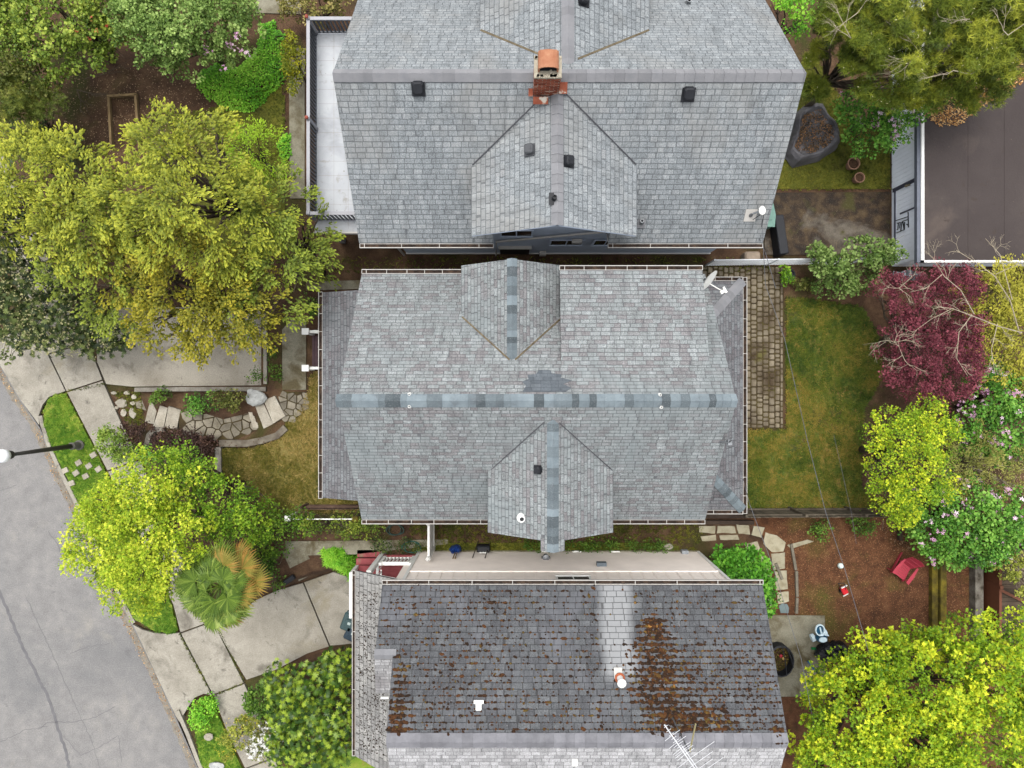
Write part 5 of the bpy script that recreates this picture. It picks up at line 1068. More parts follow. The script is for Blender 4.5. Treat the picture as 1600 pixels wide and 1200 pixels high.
tree('shrub', 'yellow green shrub under the maple beside the walkway', 'shrub', [(440,820,30,.8,.6),(470,815,22,.8,.5),(410,850,26,.6,.6)], 'leaf', leafmat('shade_green', c(52,84,20,.68), c(92,130,32,.7), c(144,172,56,.74), None, .3), 1.1, .05, .07, None, 46)
tree('hedge', 'leafy hedge along the fence below the middle house gutter', 'hedge', [(490,822,18,.8,.5),(515,822,18,.8,.5),(540,823,18,.8,.5),(565,822,18,.8,.5),(590,824,14,.7,.45),(450,800,14,.8,.5)], 'leaf', leafmat('hedge_olive', c(60,84,22,.68), c(106,130,40,.7), c(156,166,64,.74), None, .3), 1.3, .05, .06, None, 47)
tree('rhododendron', 'big glossy rhododendron beside the porch roof of the lower house', 'shrub', [(500,1080,52,1.8,1.3),(530,1040,30,1.6,1.1),(460,1100,40,1.4,1.1),(530,1120,38,2.,1.2),(500,1160,50,1.8,1.2),(455,1160,38,1.2,1.),(440,1060,30,.9,.8),(540,1165,24,2.,1.)], 'rosette', L_shiny, 3.2, .07, .125, None, 51)
tree('shrub', 'dark green azalea at the corner of the lower driveway', 'shrub', [(412,1092,26,.1,.6),(398,1080,14,.0,.5),(430,1100,16,.1,.5)], 'small', L_mid, 1.4, .04, .055, None, 52)
t_, B_ = tree('azalea', 'azalea with white blossoms beside the lower sidewalk', 'shrub', [(420,1150,24,.2,.6),(408,1165,18,.0,.5),(432,1140,18,.3,.6)], 'small', L_olive, .9, .04, .05, None, 53, nl=5)
blossoms(t_, B_, 130, L_white, .1, 'blossom', .2, 4)
t_, B_ = tree('shrub', 'loose yellow flowering shrub beside the white azalea', 'shrub', [(378,1140,26,-.1,.6),(360,1160,22,-.2,.5),(395,1130,18,.0,.5)], 'small', leafmat('loose_olive', c(92,110,34,.7), c(140,152,56,.72), c(184,184,84,.76), None, .3), .8, .03, .05, None, 54)
blossoms(t_, B_, 70, L_yflower, .06, 'flower', .1, 2)
t_, B_ = tree('shrub', 'bright green perennial clump at the tip of the lower planting strip', 'plant', [(320,1110,20,-.55,.3),(330,1098,12,-.6,.3),(312,1128,14,-.6,.3)], 'leaf', L_bright, 1.8, .02, .06, None, 55, trunk=False)
# palm
def palm():
    cz = 4.3; c0 = P(345, 915, cz); g0 = gz1(c0.x, c0.y); t = thing('palm_tree', 'fan palm with browning orange tips beside the lime maple', 'tree', (c0.x, c0.y, g0)); b = MB()
    b.tube([(c0.x, c0.y, g0-.1), (c0.x, c0.y, 1.6), (c0.x, c0.y, cz-.25)], [.16, .15, .17], 10); b.build('trunk', m_bark, t, smooth=True); r_ = random.Random(9)
    mg = leafmat('palm_fan', c(60,86,28,.72), c(100,124,44,.78), c(160,172,88,.86), None, .2, .5); mo = leafmat('palm_fan_browning', c(92,104,38,.7), c(134,124,54,.72), c(176,124,62,.76), None, .2, .6)
    for i in range(26):
        a = i*2.399; inner = i/26; el = .95-1.35*inner+r_.uniform(-.12, .12); L_ = .45+.5*min(1, inner*1.6)+r_.uniform(-.1, .12)
        d = Vector((math.cos(a)*math.cos(el), math.sin(a)*math.cos(el), math.sin(el))); c_ = Vector((c0.x, c0.y, cz)); e = c_+d*L_; b = MB(); b.tube([c_, c_.lerp(e, .5)+Vector((0,0,.05)), e], [.022, .018, .014], 5); 
        h = Vector((d.x, d.y, 0)).normalized(); tilt = -.5*inner+.25+r_.uniform(-.2, .2); f = (h*math.cos(tilt)+Vector((0,0,math.sin(tilt)))).normalized(); s = Vector((-h.y, h.x, 0)); s = (s+Vector((0,0,r_.uniform(-.5, .5)))).normalized(); up = f.cross(s).normalized()
        if up.z < 0: up = -up
        n = 30; R_ = r_.uniform(.6, .78)
        for j in range(n):
            th = (j/(n-1)-.5)*4.3; dd = f*math.cos(th)+s*math.sin(th); rr_ = R_*(1-.12*abs(th)/2.1)*r_.uniform(.9, 1.05); sd = f*math.sin(th)*-1+s*math.cos(th); w_ = rr_*.055; m0 = e+dd*rr_*.6+up*(.07*math.cos(th*.5)); tp = e+dd*rr_-Vector((0,0,r_.uniform(.04, .16)))
            b.add([e, m0-sd*w_-up*.012, tp, m0+sd*w_-up*.012, m0+up*.012], [(0, 1, 4), (0, 4, 3), (1, 2, 4), (4, 2, 3)], r_.random())
        east = math.cos(a-.35) > .45 and inner > .35
        o = b.build('frond', mo if (east or inner > .86) else mg, t)
        at = o.data.attributes.new('clr', 'FLOAT', 'FACE'); at.data.foreach_set('value', [r_.random()]*len(o.data.polygons) if False else [.2+.6*inner]*len(o.data.polygons))
palm()
# ---------- east gardens ----------
tree('broadleaf_tree', 'bright green small leaved tree at the top right corner of the upper house', 'tree', [(1240,25,34,2.6,1.2),(1225,8,20,2.6,1.),(1262,40,16,2.2,.8)], 'leaf', L_bright, 1., .08, .075, None, 61)
tree('pine_tree', 'spreading pine with bare pale twigs left of the flat roofed garage', 'tree', [(1330,70,62,4.8,1.4),(1400,100,60,5.2,1.4),(1380,30,60,5.6,1.5),(1290,95,40,3.6,1.1),(1310,20,50,4.8,1.3),(1285,140,30,2.8,.8),(1360,60,60,5.4,1.4),(1350,120,45,4.4,1.1),(1425,50,50,5.8,1.4),(1410,140,40,4.4,1.)], 'pine', L_pine, 1.15, .09, .19, 'pines above the garage', 62, candle=L_shoot)
tree('pine_tree', 'olive pine overhanging the flat brown roof', 'tree', [(1480,80,66,5.6,1.6),(1540,50,60,6.,1.6),(1590,80,40,5.6,1.4),(1470,20,50,6.,1.5),(1500,140,36,4.4,1.),(1580,10,50,6.,1.4),(1440,140,38,4.2,1.),(1520,95,60,5.6,1.4),(1560,120,36,4.6,1.),(1600,40,50,6.,1.4)], 'pine', L_pine, 1.15, .09, .19, 'pines above the garage', 63, candle=L_shoot)
rr = random.Random(8)
for (nm, px, py, z, sc_) in (('pine_tree', 1330, 60, 6.2, 1.3), ('pine_tree.001', 1490, 110, 6.6, 1.2), ('pine_tree.001', 1575, 55, 7.4, 1.2), ('pine_tree', 1440, 85, 6.4, 1.5), ('pine_tree', 1340, 20, 6.4, 1.2), ('pine_tree.001', 1515, 30, 7.4, 1.), ('pine_tree', 1290, 50, 5.2, 1.)):
    nm = [o.name for o in bpy.data.objects if o.name.split('.')[0] == 'pine_tree' and 'garage' in o.get('label', '')+' ' or (o.name.startswith('pine_tree') and 'flat brown roof' in o.get('label', ''))]
    t = bpy.data.objects[nm[0] if 'garage' in bpy.data.objects[nm[0]]['label'] and px < 1460 else nm[-1]]
    q = P(px, py, z); bare_branches('dead_twigs', m_pale_bark, t, [(q, (rr.uniform(-1, 1), rr.uniform(-1, 1), .1), 1.), (q, (rr.uniform(-1, 1), rr.uniform(-1, 1), .1), .8)], rr, 3, .4*sc_, .2, .012)
t_, B_ = tree('rhododendron', 'open rhododendron with pink flowers beside the white garage wall', 'shrub', [(1340,170,40,1.9,1.1),(1370,200,38,1.8,1.),(1340,215,26,1.3,.8),(1330,155,26,1.8,.8),(1400,185,32,2.2,1.),(1430,160,30,2.6,.9)], 'leaf', L_rhodo, .95, .07, .085, None, 64)
blossoms(t_, B_, 34, L_pink, .13, 'flower', .3, 4)
t_, B_ = tree('shrub', 'leggy green shrub crossing the chain link fence', 'shrub', [(1300,415,34,1.5,.7,24),(1350,400,40,1.6,.8,26),(1325,440,40,1.,.7,24),(1275,400,24,1.4,.5,18),(1385,400,22,1.5,.6,20),(1290,448,22,.8,.5,16)], 'small', leafmat('leggy_green', c(64,92,36,.66), c(108,138,62,.7), c(150,172,100,.74), None, .3), .95, .05, .065, None, 65, nl=9, bark=mat('twig_bark', [(.3, c(120,104,80)), (.7, c(160,142,112))], 6))
tree('potted_plant', 'small leafy green plant in a dark pot at the corner of the paver patio', 'potted plant', [(1227,431,11,.7,.3),(1231,427,7,.8,.2)], 'leaf', L_lime2, 2.2, .02, .07, None, 66, trunk=False)
b = MB(); q = P(1226, 432, 0); b.lathe(q, [(.17, .03), (.24, .4), (.26, .42), (.22, .42), (.2, .36), (.02, .36)], 16); b.build('pot', m_black, bpy.data.objects['potted_plant'])
tree('shrub', 'pale leaved low plant beside the dark pot', 'plant', [(1250,445,12,.2,.2),(1262,442,9,.2,.2)], 'small', L_olive, 1.2, .02, .06, None, 67, trunk=False)
t_, B_ = tree('japanese_maple', 'dark red Japanese maple behind the rear lawn', 'tree', [(1430,470,44,3.,1.2),(1480,450,42,3.2,1.2),(1400,500,34,2.6,1.),(1440,540,56,3.2,1.3),(1395,570,36,2.6,1.),(1480,580,48,3.,1.2),(1450,610,36,2.6,1.),(1495,510,34,3.,1.1),(1490,555,40,3.,1.1),(1380,450,24,2.2,.8),(1425,590,36,2.8,1.)], 'maple', L_red, 1.5, .12, .075, None, 71, cr=.2)
tree('conifer_shrub', 'yellow green thread leaved conifer behind the red maple', 'tree', [(1545,465,48,2.8,1.2),(1580,520,42,2.8,1.2),(1550,560,40,2.4,1.1),(1590,450,36,2.8,1.1),(1540,510,40,2.8,1.1),(1585,590,30,2.4,1.)], 'spray', leafmat('thread_conifer', c(92,100,24,.7), c(148,150,40,.74), c(196,188,66,.78), c(206,196,80,.8), .3), 2.8, .06, .26, None, 72, sp=dict(n=5, w=.04, L0=.4))
rr = random.Random(12); base = P(1592, 520, 0); bt = thing('bare_tree', 'leafless tree with pale branching twigs over the red maple', 'tree', (base.x, base.y, 0)); fork = P(1594, 520, 3.9)
b = MB(); b.tube([base-Vector((0,0,.1)), base.lerp(fork, .5)+Vector((.05,.08,0)), fork], [.08, .065, .045], 8); b.build('trunk', m_pale_bark, bt, smooth=True)
for pts, r0_ in [([(1594,520,3.9),(1560,508,4.4),(1520,492,4.7),(1490,484,4.8),(1462,480,4.8)], .03), ([(1520,492,4.7),(1500,455,4.9),(1475,430,4.8),(1462,405,4.7)], .022), ([(1594,520,3.9),(1580,470,4.5),(1555,430,4.7),(1520,405,4.7),(1495,388,4.6)], .028),
    ([(1520,492,4.7),(1500,520,4.8),(1495,560,4.7),(1510,590,4.6)], .02), ([(1560,508,4.4),(1548,545,4.7),(1552,580,4.6)], .02), ([(1490,484,4.8),(1455,500,4.7),(1425,520,4.6)], .016), ([(1580,470,4.5),(1560,400,4.6),(1540,375,4.5)], .02), ([(1475,430,4.8),(1445,450,4.8),(1420,458,4.7)], .014), ([(1555,430,4.7),(1590,415,4.6),(1610,400,4.5)], .015)]:
    v = [P(*q)+Vector((rr.uniform(-.06, .06), rr.uniform(-.06, .06), 0)) for q in pts]; b = MB(); b.tube(v, [r0_*.7*(1-.6*i_/(len(v)-1)) for i_ in range(len(v))], 6); b.build('branch', m_pale_bark, bt)
    st = []
    for i_ in range(1, len(v)):
        d_ = (v[i_]-v[i_-1]).normalized()
        for _ in range(2): st.append((v[i_].lerp(v[i_-1], rr.random()*.8), d_+Vector((rr.uniform(-1.1, 1.1), rr.uniform(-1.1, 1.1), .1)), rr.uniform(.6, 1.)))
    bare_branches('twigs', m_pale_bark, bt, st, rr, 3, .3, .1, .007, .8)
for (px, py, z, a) in [(1398,535,4.3,(-1,.2,0)),(1410,555,4.3,(.6,-1,.0)),(1405,450,4.2,(.5,.5,.1))]: bare_branches('twigs', m_pale_bark, bt, [(P(px, py, z), a, 1.), (P(px, py, z), (-a[0], -a[1]+.5, .1), .8), (P(px, py, z), (a[1], -a[0], .1), .7)], rr, 3, .45, .1, .009, .8)
tree('maple_tree', 'lime green maple with three lobed crown between the rear lawn and the red maple', 'tree', [(1400,700,52,3.4,1.3),(1375,660,30,3.,1.),(1440,655,36,3.2,1.1),(1390,760,44,3.,1.2),(1430,750,46,3.2,1.2),(1460,690,34,3.,1.1),(1475,670,24,2.8,.9),(1400,800,28,2.4,.9),(1375,735,30,2.8,1.)], 'maple', L_yel, 1.15, .11, .085, 'yellow green maples', 73, cr=.24)
t_, B_ = tree('rhododendron', 'rhododendron with many pink flowers at the right edge above the lime maple', 'shrub', [(1550,610,44,2.2,1.1),(1520,650,40,1.8,1.),(1580,640,34,2.2,1.1),(1560,680,44,1.9,1.),(1590,600,26,2.2,1.),(1530,585,24,2.3,.9),(1510,690,26,1.6,.8)], 'leaf', L_rhodo, 1., .08, .085, 'pink flowered rhododendrons', 74)
blossoms(t_, B_, 60, L_pink, .15, 'flower', .3, 4)
t_, B_ = tree('rhododendron', 'wide rhododendron with pink flowers at the end of the grey plank fence', 'shrub', [(1450,800,40,1.9,1.),(1500,790,50,2.1,1.1),(1555,800,44,2.1,1.1),(1470,835,44,1.7,1.),(1530,840,46,1.8,1.),(1432,822,20,1.3,.7),(1580,830,30,1.8,.9),(1490,860,26,1.2,.7)], 'leaf', L_rhodo, 1.15, .08, .085, 'pink flowered rhododendrons', 75)
blossoms(t_, B_, 46, L_pink, .15, 'flower', .3, 4)
tree('shrub', 'wispy willow like shrub between the two pink rhododendrons', 'shrub', [(1500,725,40,2.2,1.),(1545,740,44,2.1,1.),(1585,750,34,2.1,1.),(1470,740,30,2.,.8),(1520,695,34,2.1,.9),(1590,710,30,2.2,.9)], 'spray', leafmat('willow', c(62,76,24,.68), c(108,118,46,.7), c(160,160,76,.74), c(176,170,90,.76), .3), 1.4, .07, .26, None, 76, sp=dict(n=5, w=.035, L0=.36), bark=m_pale_bark)
tree('shrub', 'sparse yellow green shrub over the brown deck at the right edge', 'shrub', [(1575,870,30,1.6,.7),(1590,905,24,1.5,.6),(1550,865,20,1.5,.6),(1590,830,26,1.8,.8)], 'small', leafmat('sparse_yg', c(110,124,40,.7), c(158,166,66,.72), c(196,196,104,.76), None, .3), .45, .05, .065, None, 77, nl=6, bark=m_pale_bark)
tree('maple_tree', 'huge yellow green maple filling the bottom right corner', 'tree', [(1340,1100,80,4.6,1.8),(1440,1060,75,5.,1.9),(1540,1040,75,5.2,2.),(1420,1160,80,5.2,2.),(1530,1140,85,5.6,2.),(1300,1160,66,4.4,1.7),(1580,980,46,4.6,1.5),(1480,1005,40,4.2,1.3),(1370,1020,46,4.,1.4),(1290,1080,40,3.4,1.2),(1400,1220,80,5.,1.8),(1520,1230,80,5.,1.8),(1290,1230,60,4.2,1.5),(1610,1100,60,5.2,1.8),(1330,1040,24,3.4,.8),(1425,990,26,3.8,1.)], 'maple', L_yel, 1.05, .2, .125, 'yellow green maples', 81, cr=.27)
tree('viburnum', 'bright green rounded shrub at the corner of the taupe wall', 'shrub', [(1160,895,40,1.4,.9),(1180,925,26,1.3,.8),(1135,875,24,1.2,.8),(1188,905,20,1.2,.7),(1150,870,22,1.2,.7),(1188,945,16,1.1,.6)], 'leaf', leafmat('viburnum', c(48,98,20,.62), c(80,146,36,.7), c(124,184,60,.76), None, .25), 1.5, .06, .1, None, 82)
for lab, bl in [('small round shrub in the bed below the plank fence, left of its neighbour', [(1281,826,14,.35,.35)]), ('small dark shrub with a pale stone in the bed below the plank fence', [(1346,820,15,.35,.35),(1335,815,10,.3,.3)])]: tree('shrub', lab, 'shrub', bl, 'leaf', L_mid, 2., .03, .06, None, 83)
WL = ['weed clump at the wall directly below the blue ridge cap end of the middle house', 'weed clump beside the round metal dryer vent of the taupe wall', 'weed clump between the dryer vent and the slate wall vent', 'weed clump left of the slate vent on the taupe wall', 'weed clump just below the slate vent on the taupe wall', 'weed clump right of the slate vent on the taupe wall', 'weed clump immediately left of the buff stone at the taupe wall', 'weed clump next to the buff stone at the taupe wall', 'weed clump nearest the round bright green viburnum']
for i in range(9):
    pxx = 830+i*26+random.uniform(-5, 5); tree('weed_clump', WL[i], 'plant', [(pxx, 853, 14, .12, .16, 7)], 'leaf', L_mid, 2.2, .02, .05, 'weeds along the taupe wall', 90+i, trunk=False)
tree('shrub', 'dark trailing shrub with hose beside the white side fence', 'plant', [(600,852,20,.3,.35,10),(640,853,20,.25,.3,9)], 'leaf', L_dark, 1.8, .03, .06, None, 99, trunk=False)
for px_, py_, s_, lab in [(428,582,12,'leafy green plant in the narrow bed beside the porch walk'), (425,553,8,'tiny green plant at the top of the narrow bed'), (400,588,9,'weed growing from the end wall of the pale driveway'), (484,480,14,'dark shrub at the corner of the porch steps')]: tree('bed_plant', lab, 'plant', [(px_, py_, s_, .15, .2)], 'leaf', L_mid, 2., .02, .05, None, 101, trunk=False)
# ---------- grass and litter ----------
def vnoise(x, y, s, seed=0):
    r_ = np.random.default_rng(seed); g_ = r_.random((256, 256)); fx = x/s+500; fy = y/s+500; ix = np.floor(fx).astype(int); iy = np.floor(fy).astype(int); u = fx-ix; v = fy-iy; u = u*u*(3-2*u); v = v*v*(3-2*v)
    q = lambda a, b_: g_[(ix+a) % 256, (iy+b_) % 256]
    return (q(0,0)*(1-u)+q(1,0)*u)*(1-v)+(q(0,1)*(1-u)+q(1,1)*u)*v
def grass(label, px, z, m, dens, size=.06, seed=1):
    poly = PP(px, z); n = int(area(poly)*dens); x, y = randin(poly, n); random.seed(seed); T = T_blades(5)
    zz = np.maximum(gz(x, y), -.84) if z < -.5 else gz(x, y)
    pat = np.clip(.5+2.1*(vnoise(x, y, 1.3)*.45+vnoise(x, y, .45, 1)*.35+vnoise(x, y, .17, 2)*.2-.5)+rng.normal(size=n)*.15, 0, 1); thin = rng.random(n) < (.35+.9*vnoise(x, y, .6, 3)); x, y, zz, pat = x[thin], y[thin], zz[thin], pat[thin]; n = len(x)
    return tag(scatter('grass', T[0], T[1], np.stack([x, y, zz+.005], 1), rnd3(n)*[1,1,.0]+[1e-3,0,0], norm(np.stack([rng.normal(size=n)*.2, rng.normal(size=n)*.2, np.ones(n)], 1)), size*rng.uniform(.6, 1.4, n), m, clr=pat), label, kind='stuff')
gm_s = leafmat('strip_grass', c(70,116,26,.7), c(118,158,44,.74), c(184,190,84,.78), None, .3); gm_f = leafmat('front_grass', c(78,86,26,.7), c(128,120,50,.72), c(184,160,98,.74), None, .3)
gm_r = leafmat('rear_grass', c(52,78,20,.7), c(98,112,32,.72), c(156,134,60,.74), None, .3); gm_m = leafmat('mossy_grass', c(56,66,20,.7), c(100,108,32,.72), c(140,136,52,.74), None, .3)
grass('bright grass of the upper planting strip', STRIP_A, -.84, gm_s, 520, .07, 1); grass('bright grass of the lower planting strip', STRIP_B, -.84, gm_s, 520, .07, 2)
grass('dry olive grass of the front lawn', FRONT, 0, gm_f, 480, .07, 3); grass('patchy grass of the rear lawn', REAR, 0, gm_r, 480, .07, 4)
grass('mossy grass of the neighbour yard', [(1195,298),(1393,297),(1393,210),(1330,180),(1280,90),(1240,100),(1195,180)], 0, gm_m, 280, .05, 5)
grass('thin grass between dirt and ground cover', [(225,225),(250,180),(330,170),(446,120),(446,250),(320,260)], 0, gm_m, 200, .05, 6)
grass('weedy moss around the round stones by the sidewalk', [(170,612),(222,612),(224,662),(198,668),(184,640)], -.6, gm_m, 420, .06, 12)
grass('weeds along the gap between the lower houses', [(640,818),(1100,818),(1090,862),(640,862)], 0, gm_m, 160, .07, 7)
grass('weeds in the shaded gap between the upper houses', [(480,402),(1200,402),(1200,426),(480,426)], 0, gm_m, 90, .07, 8)
def litter(label, px, z, m, dens, size, name='leaf_litter'):
    poly = PP(px, z); n = int(area(poly)*dens); x, y = randin(poly, n); zz = np.maximum(gz(x, y), z if z < -.5 else -9)
    return tag(scatter(name, T_LEAF[0], T_LEAF[1], np.stack([x, y, zz+.012], 1), rnd3(n)*[1,1,.1], norm(np.stack([rng.normal(size=n)*.35, rng.normal(size=n)*.35, np.ones(n)], 1)), size*rng.uniform(.5, 1.5, n), m), label, kind='stuff')
lm = leafmat('fallen_leaves', c(58,36,24,.7), c(104,68,44,.7), c(160,120,84,.7), None, .0, .9); lm2 = leafmat('dead_leaves', c(48,36,28,.8), c(92,72,54,.8), c(160,136,106,.8), None, .0, .9); lm3 = leafmat('street_leaves', c(110,74,40,.8), c(162,116,66,.8), c(200,164,112,.8), None, .0, .9)
litter('reddish bark chips of the lower right yard', [(1200,800),(1600,800),(1600,1120),(1290,1120),(1290,960),(1240,960),(1225,860)], 0, lm, 560, .032, 'bark_chips')
litter('dead leaves on the bare garden dirt', [(95,120),(200,100),(330,110),(330,240),(100,240)], 0, lm2, 160, .045)
litter('dead leaves on the mossy slab', [(1197,303),(1390,303),(1390,396),(1197,396)], .03, lm3, 14, .04)
litter('dead leaves at the end of the garden', [(1340,650),(1600,600),(1600,860),(1395,860),(1360,800)], 0, lm2, 120, .05)
gp = [(0,574),(30,625),(60,668),(74,700),(95,745),(110,775),(132,822),(157,875),(181,928),(204,972),(242,1051),(274,1124),(306,1197)]
litter('brown leaves collected along the kerb', gp+[(a-12-6*math.sin(a), d) for a, d in gp[::-1]], -.99, lm3, 130, .045)

for lab, a, d in (('weeds in the joint between the lower apron and the sidewalk', (280,990), (332,1086)), ('weeds in the joint between the lower driveway and the sidewalk', (343,985), (381,1063)), ('weeds in the joint below the lower driveway', (334,1087), (380,1067)), ('weeds along the joint above the upper sidewalk slab', (104,612), (163,600))):
    dx, dy = d[0]-a[0], d[1]-a[1]; L_ = math.hypot(dx, dy); ox, oy = -dy/L_*1.6, dx/L_*1.6; grass(lab, [(a[0]-ox, a[1]-oy), (d[0]-ox, d[1]-oy), (d[0]+ox, d[1]+oy), (a[0]+ox, a[1]+oy)], -.83, gm_m, 700, .05, 11)

x_, y_ = randin(PP([(1440,180),(1470,196),(1500,196),(1512,184),(1545,160),(1600,128),(1600,90),(1450,120)], 2.35), 3200)
tag(scatter('leaf_litter', T_LEAF[0], T_LEAF[1], np.stack([x_, y_, np.full(len(x_), 2.355)], 1), rnd3(len(x_))*[1,1,.1], norm(rng.normal(size=(len(x_), 3))*.35+[0,0,1]), .07*rng.uniform(.5, 1.4, len(x_)), lm3), 'tan needle litter drifted on the brown garage roof under the pine', kind='stuff')
# =============== objects ===============
m_wood = mat('weathered_wood', [(.3, c(104,94,80)), (.6, c(140,130,112)), (.8, c(168,158,138))], 3., 8, .9, .5, 50, .01, attr=(.75, 1.12))
m_tim = mat('bare_timber', [(.3, c(130,106,74)), (.7, c(172,148,108))], 4, 8, .9, .5, 50, .01)
m_mossw = mat('mossy_timber', [(.25, c(52,44,28)), (.45, c(96,84,32)), (.6, c(132,118,36)), (.8, c(150,112,44))], 2.2, 9, .95, .7, 30, .02)
m_greyfence = mat('grey_plank', [(.3, c(84,74,62)), (.6, c(122,112,96)), (.8, c(150,140,122))], 2.5, 8, .9, .5, 50, .01, attr=(.6, 1.2))
m_link = plain('chain_link_wire', c(214,218,222,.8), .5, .05)
# street lamp
def lamp():
    b0 = G(127, 695); t = thing('street_lamp', 'dark street lamp pole with a white globe leaning over the road', 'street lamp', (b0.x, b0.y, -.83)); mp = plain('dark_bronze_pole', c(74,72,68), .5, .1)
    b = MB(); b.lathe((b0.x, b0.y, -.83), [(.2, 0), (.2, .08), (.15, .14), (.13, .5), (.15, .54), (.095, .62)], 18); b.build('base', plain('lamp_base', c(120,118,112), .6), t)
    b = MB(); b.tube([(b0.x, b0.y, -.3), (b0.x, b0.y, 1.5), (b0.x, b0.y, 3.1)], [.1, .08, .06], 14); b.lathe((b0.x, b0.y, 3.0), [(.07, 0), (.14, .06), (.15, .14), (.09, .22), (.11, .3)], 16); b.build('pole', mp, t, smooth=True)
    mg = plain('opal_globe', (.8, .82, .84, 1), .3, .02); b = MB(); b.lathe((b0.x, b0.y, 3.25), [(.11, 0), (.2, .08), (.235, .22), (.21, .36), (.12, .46), (.02, .49)], 20); g_ = b.build('globe', mg, t, smooth=True)
    b = MB(); b.lathe((b0.x, b0.y, 3.73), [(.08, 0), (.03, .05), (.035, .08), (.005, .14)], 12); b.build('finial', mp, g_)
lamp()
# driveway retaining walls, garden walls
def wall(name, label, pts, w, z0, z1, m, cat='wall'):
    q = [Vector(P2(a, b_, z1)) for a, b_ in pts]; b = MB(); n = len(q); Ls, Rs = [], []
    for i in range(n):
        d = (q[min(i+1, n-1)]-q[max(i-1, 0)]).normalized(); s = Vector((-d.y, d.x))*w/2; Ls.append(q[i]+s); Rs.append(q[i]-s)
    for i in range(n-1):
        b.rings([[(Rs[j].x, Rs[j].y, z0), (Ls[j].x, Ls[j].y, z0), (Ls[j].x, Ls[j].y, z1-.01), (Ls[j].x*.9+Rs[j].x*.1, Ls[j].y*.9+Rs[j].y*.1, z1), (Rs[j].x*.9+Ls[j].x*.1, Rs[j].y*.9+Ls[j].y*.1, z1), (Rs[j].x, Rs[j].y, z1-.01)] for j in (i, i+1)])
    return tag(b.build(name, m), label, cat)
m_wallc = mat('stained_wall_cap', [(.3, c(118,112,102)), (.6, c(154,148,138)), (.8, c(186,180,170))], 3, 10, .9, .5, 50, .01, speck=(30, .6, c(90,84,74)))
wall('retaining_wall', 'low concrete wall along the pale driveway above the flagstone steps', [(210,609),(300,608),(415,608)], .17, -1., .1, m_wallc)
wall('retaining_wall', 'short concrete wall closing the end of the pale driveway', [(414,600),(414,540),(413,490)], .14, -1., .1, m_conc)
wall('retaining_wall', 'mossy stone wall curving along the edge of the dry front lawn', [(446,668),(432,681),(410,688),(385,693),(342,693)], .26, -.5, .12, mat('mossy_block', [(.3, c(98,88,76)), (.6, c(140,132,118)), (.8, c(166,158,142))], 3, 8, .9, .5, 40, .01, speck=(9, .6, c(92,66,48))))
wall('retaining_wall', 'short stone wall running down from the curved wall beside the maple', [(340,699),(341,745)], .24, -.5, .11, m_wallc)
wall('retaining_wall', 'small curved stone edging below the lower steps', [(228,696),(232,680),(240,671),(256,671)], .2, -.9, -.25, m_wallc)
# stone stairs
def stair(label, quads, zs):
    b0 = P(*quads[1][0], zs[1]); t = thing('stone_stairs', label, 'stairs', (b0.x, b0.y, zs[0]-.2))
    for q, z in zip(quads, zs):
        b = MB(); b.prism(ragged(PP(q, z), .3, .012, int(q[0][0])), z-.35, z, random.random()); b.build('tread', m_stone2, t)
stair('lower flight of four pale stone steps near the sidewalk', [[(221,613),(234,612),(238,630),(222,628)],[(236,622),(248,627),(240,663),(226,660)],[(250,634),(262,637),(256,668),(239,667)],[(263,635),(282,641),(276,671),(257,668)]], [-.56, -.44, -.32, -.2])
stair('upper flight of three pale stone steps beside the white boulder', [[(386,637),(400,637),(412,670),(395,668)],[(399,635),(412,630),(427,662),(412,670)],[(412,626),(430,619),(446,650),(427,662)]], [-.1, .0, .1])
def boulder(cen, r_, label, m, sq=(1,1,.7), seed=1, name='boulder'):
    b = MB(); rs = random.Random(seed); prof = [(.25, -.5), (.8, -.3), (1, 0), (.85, .35), (.5, .55), (.1, .62)]; rg = []
    for rr_, zz in prof: rg.append([(cen[0]+r_*sq[0]*rr_*math.cos(a)*rs.uniform(.85, 1.12), cen[1]+r_*sq[1]*rr_*math.sin(a)*rs.uniform(.85, 1.12), cen[2]+zz*r_*sq[2]*rs.uniform(.9, 1.1)) for a in np.linspace(0, 2*math.pi, 11)[:-1]])
    b.rings(rg); return tag(b.build(name, m), label, 'rock')
m_rock = mat('white_rock', [(.3, c(150,152,150)), (.5, c(196,198,196)), (.8, c(226,226,222))], 3, 8, .85, .7, 20, .03, speck=(8, .66, c(120,110,80)))
boulder(P(400, 622, .2), .42, 'large white boulder at the end of the driveway wall', m_rock, (1, .75, .6), 2)
boulder(P(391, 612, .2), .14, 'fist sized white rock on top of the driveway wall end', m_rock, (1, .8, .8), 3)
boulder(P(326, 1151, -.7), .16, 'buff round rock in the lower planting strip', m_stone2, (1.2, 1, .7), 4); boulder(P(338, 1197, -.7), .22, 'white rock at the very bottom of the lower planting strip', m_rock, (1.4, .8, .6), 5)
boulder(P(1044, 854, .1), .16, 'buff stone lying among the weeds by the taupe wall', m_stone2, (1.2, .9, .7), 6)
# lower driveway steps
q0 = P(465, 885, -.3); t = thing('concrete_steps', 'three concrete steps climbing from the lower driveway to the walkway', 'stairs', (q0.x, q0.y, -.85))
for i, (pl, z) in enumerate([([(441,862),(478,862),(484,873),(453,888)], .0), ([(456,889),(485,876),(489,884),(461,897)], -.22), ([(462,898),(490,885),(495,894),(467,908)], -.45)]):
    b = MB(); b.prism(PP(pl, z), z-.45, z); b.build('tread', m_conc2, t)
b = MB(); q = G(453, 905); b.obox((q.x, q.y, q.z+.1), (.5, .2, .12), R(35), .03); tag(b.build('plastic_tray', m_black), 'dark tray lying beside the concrete steps', 'tray')
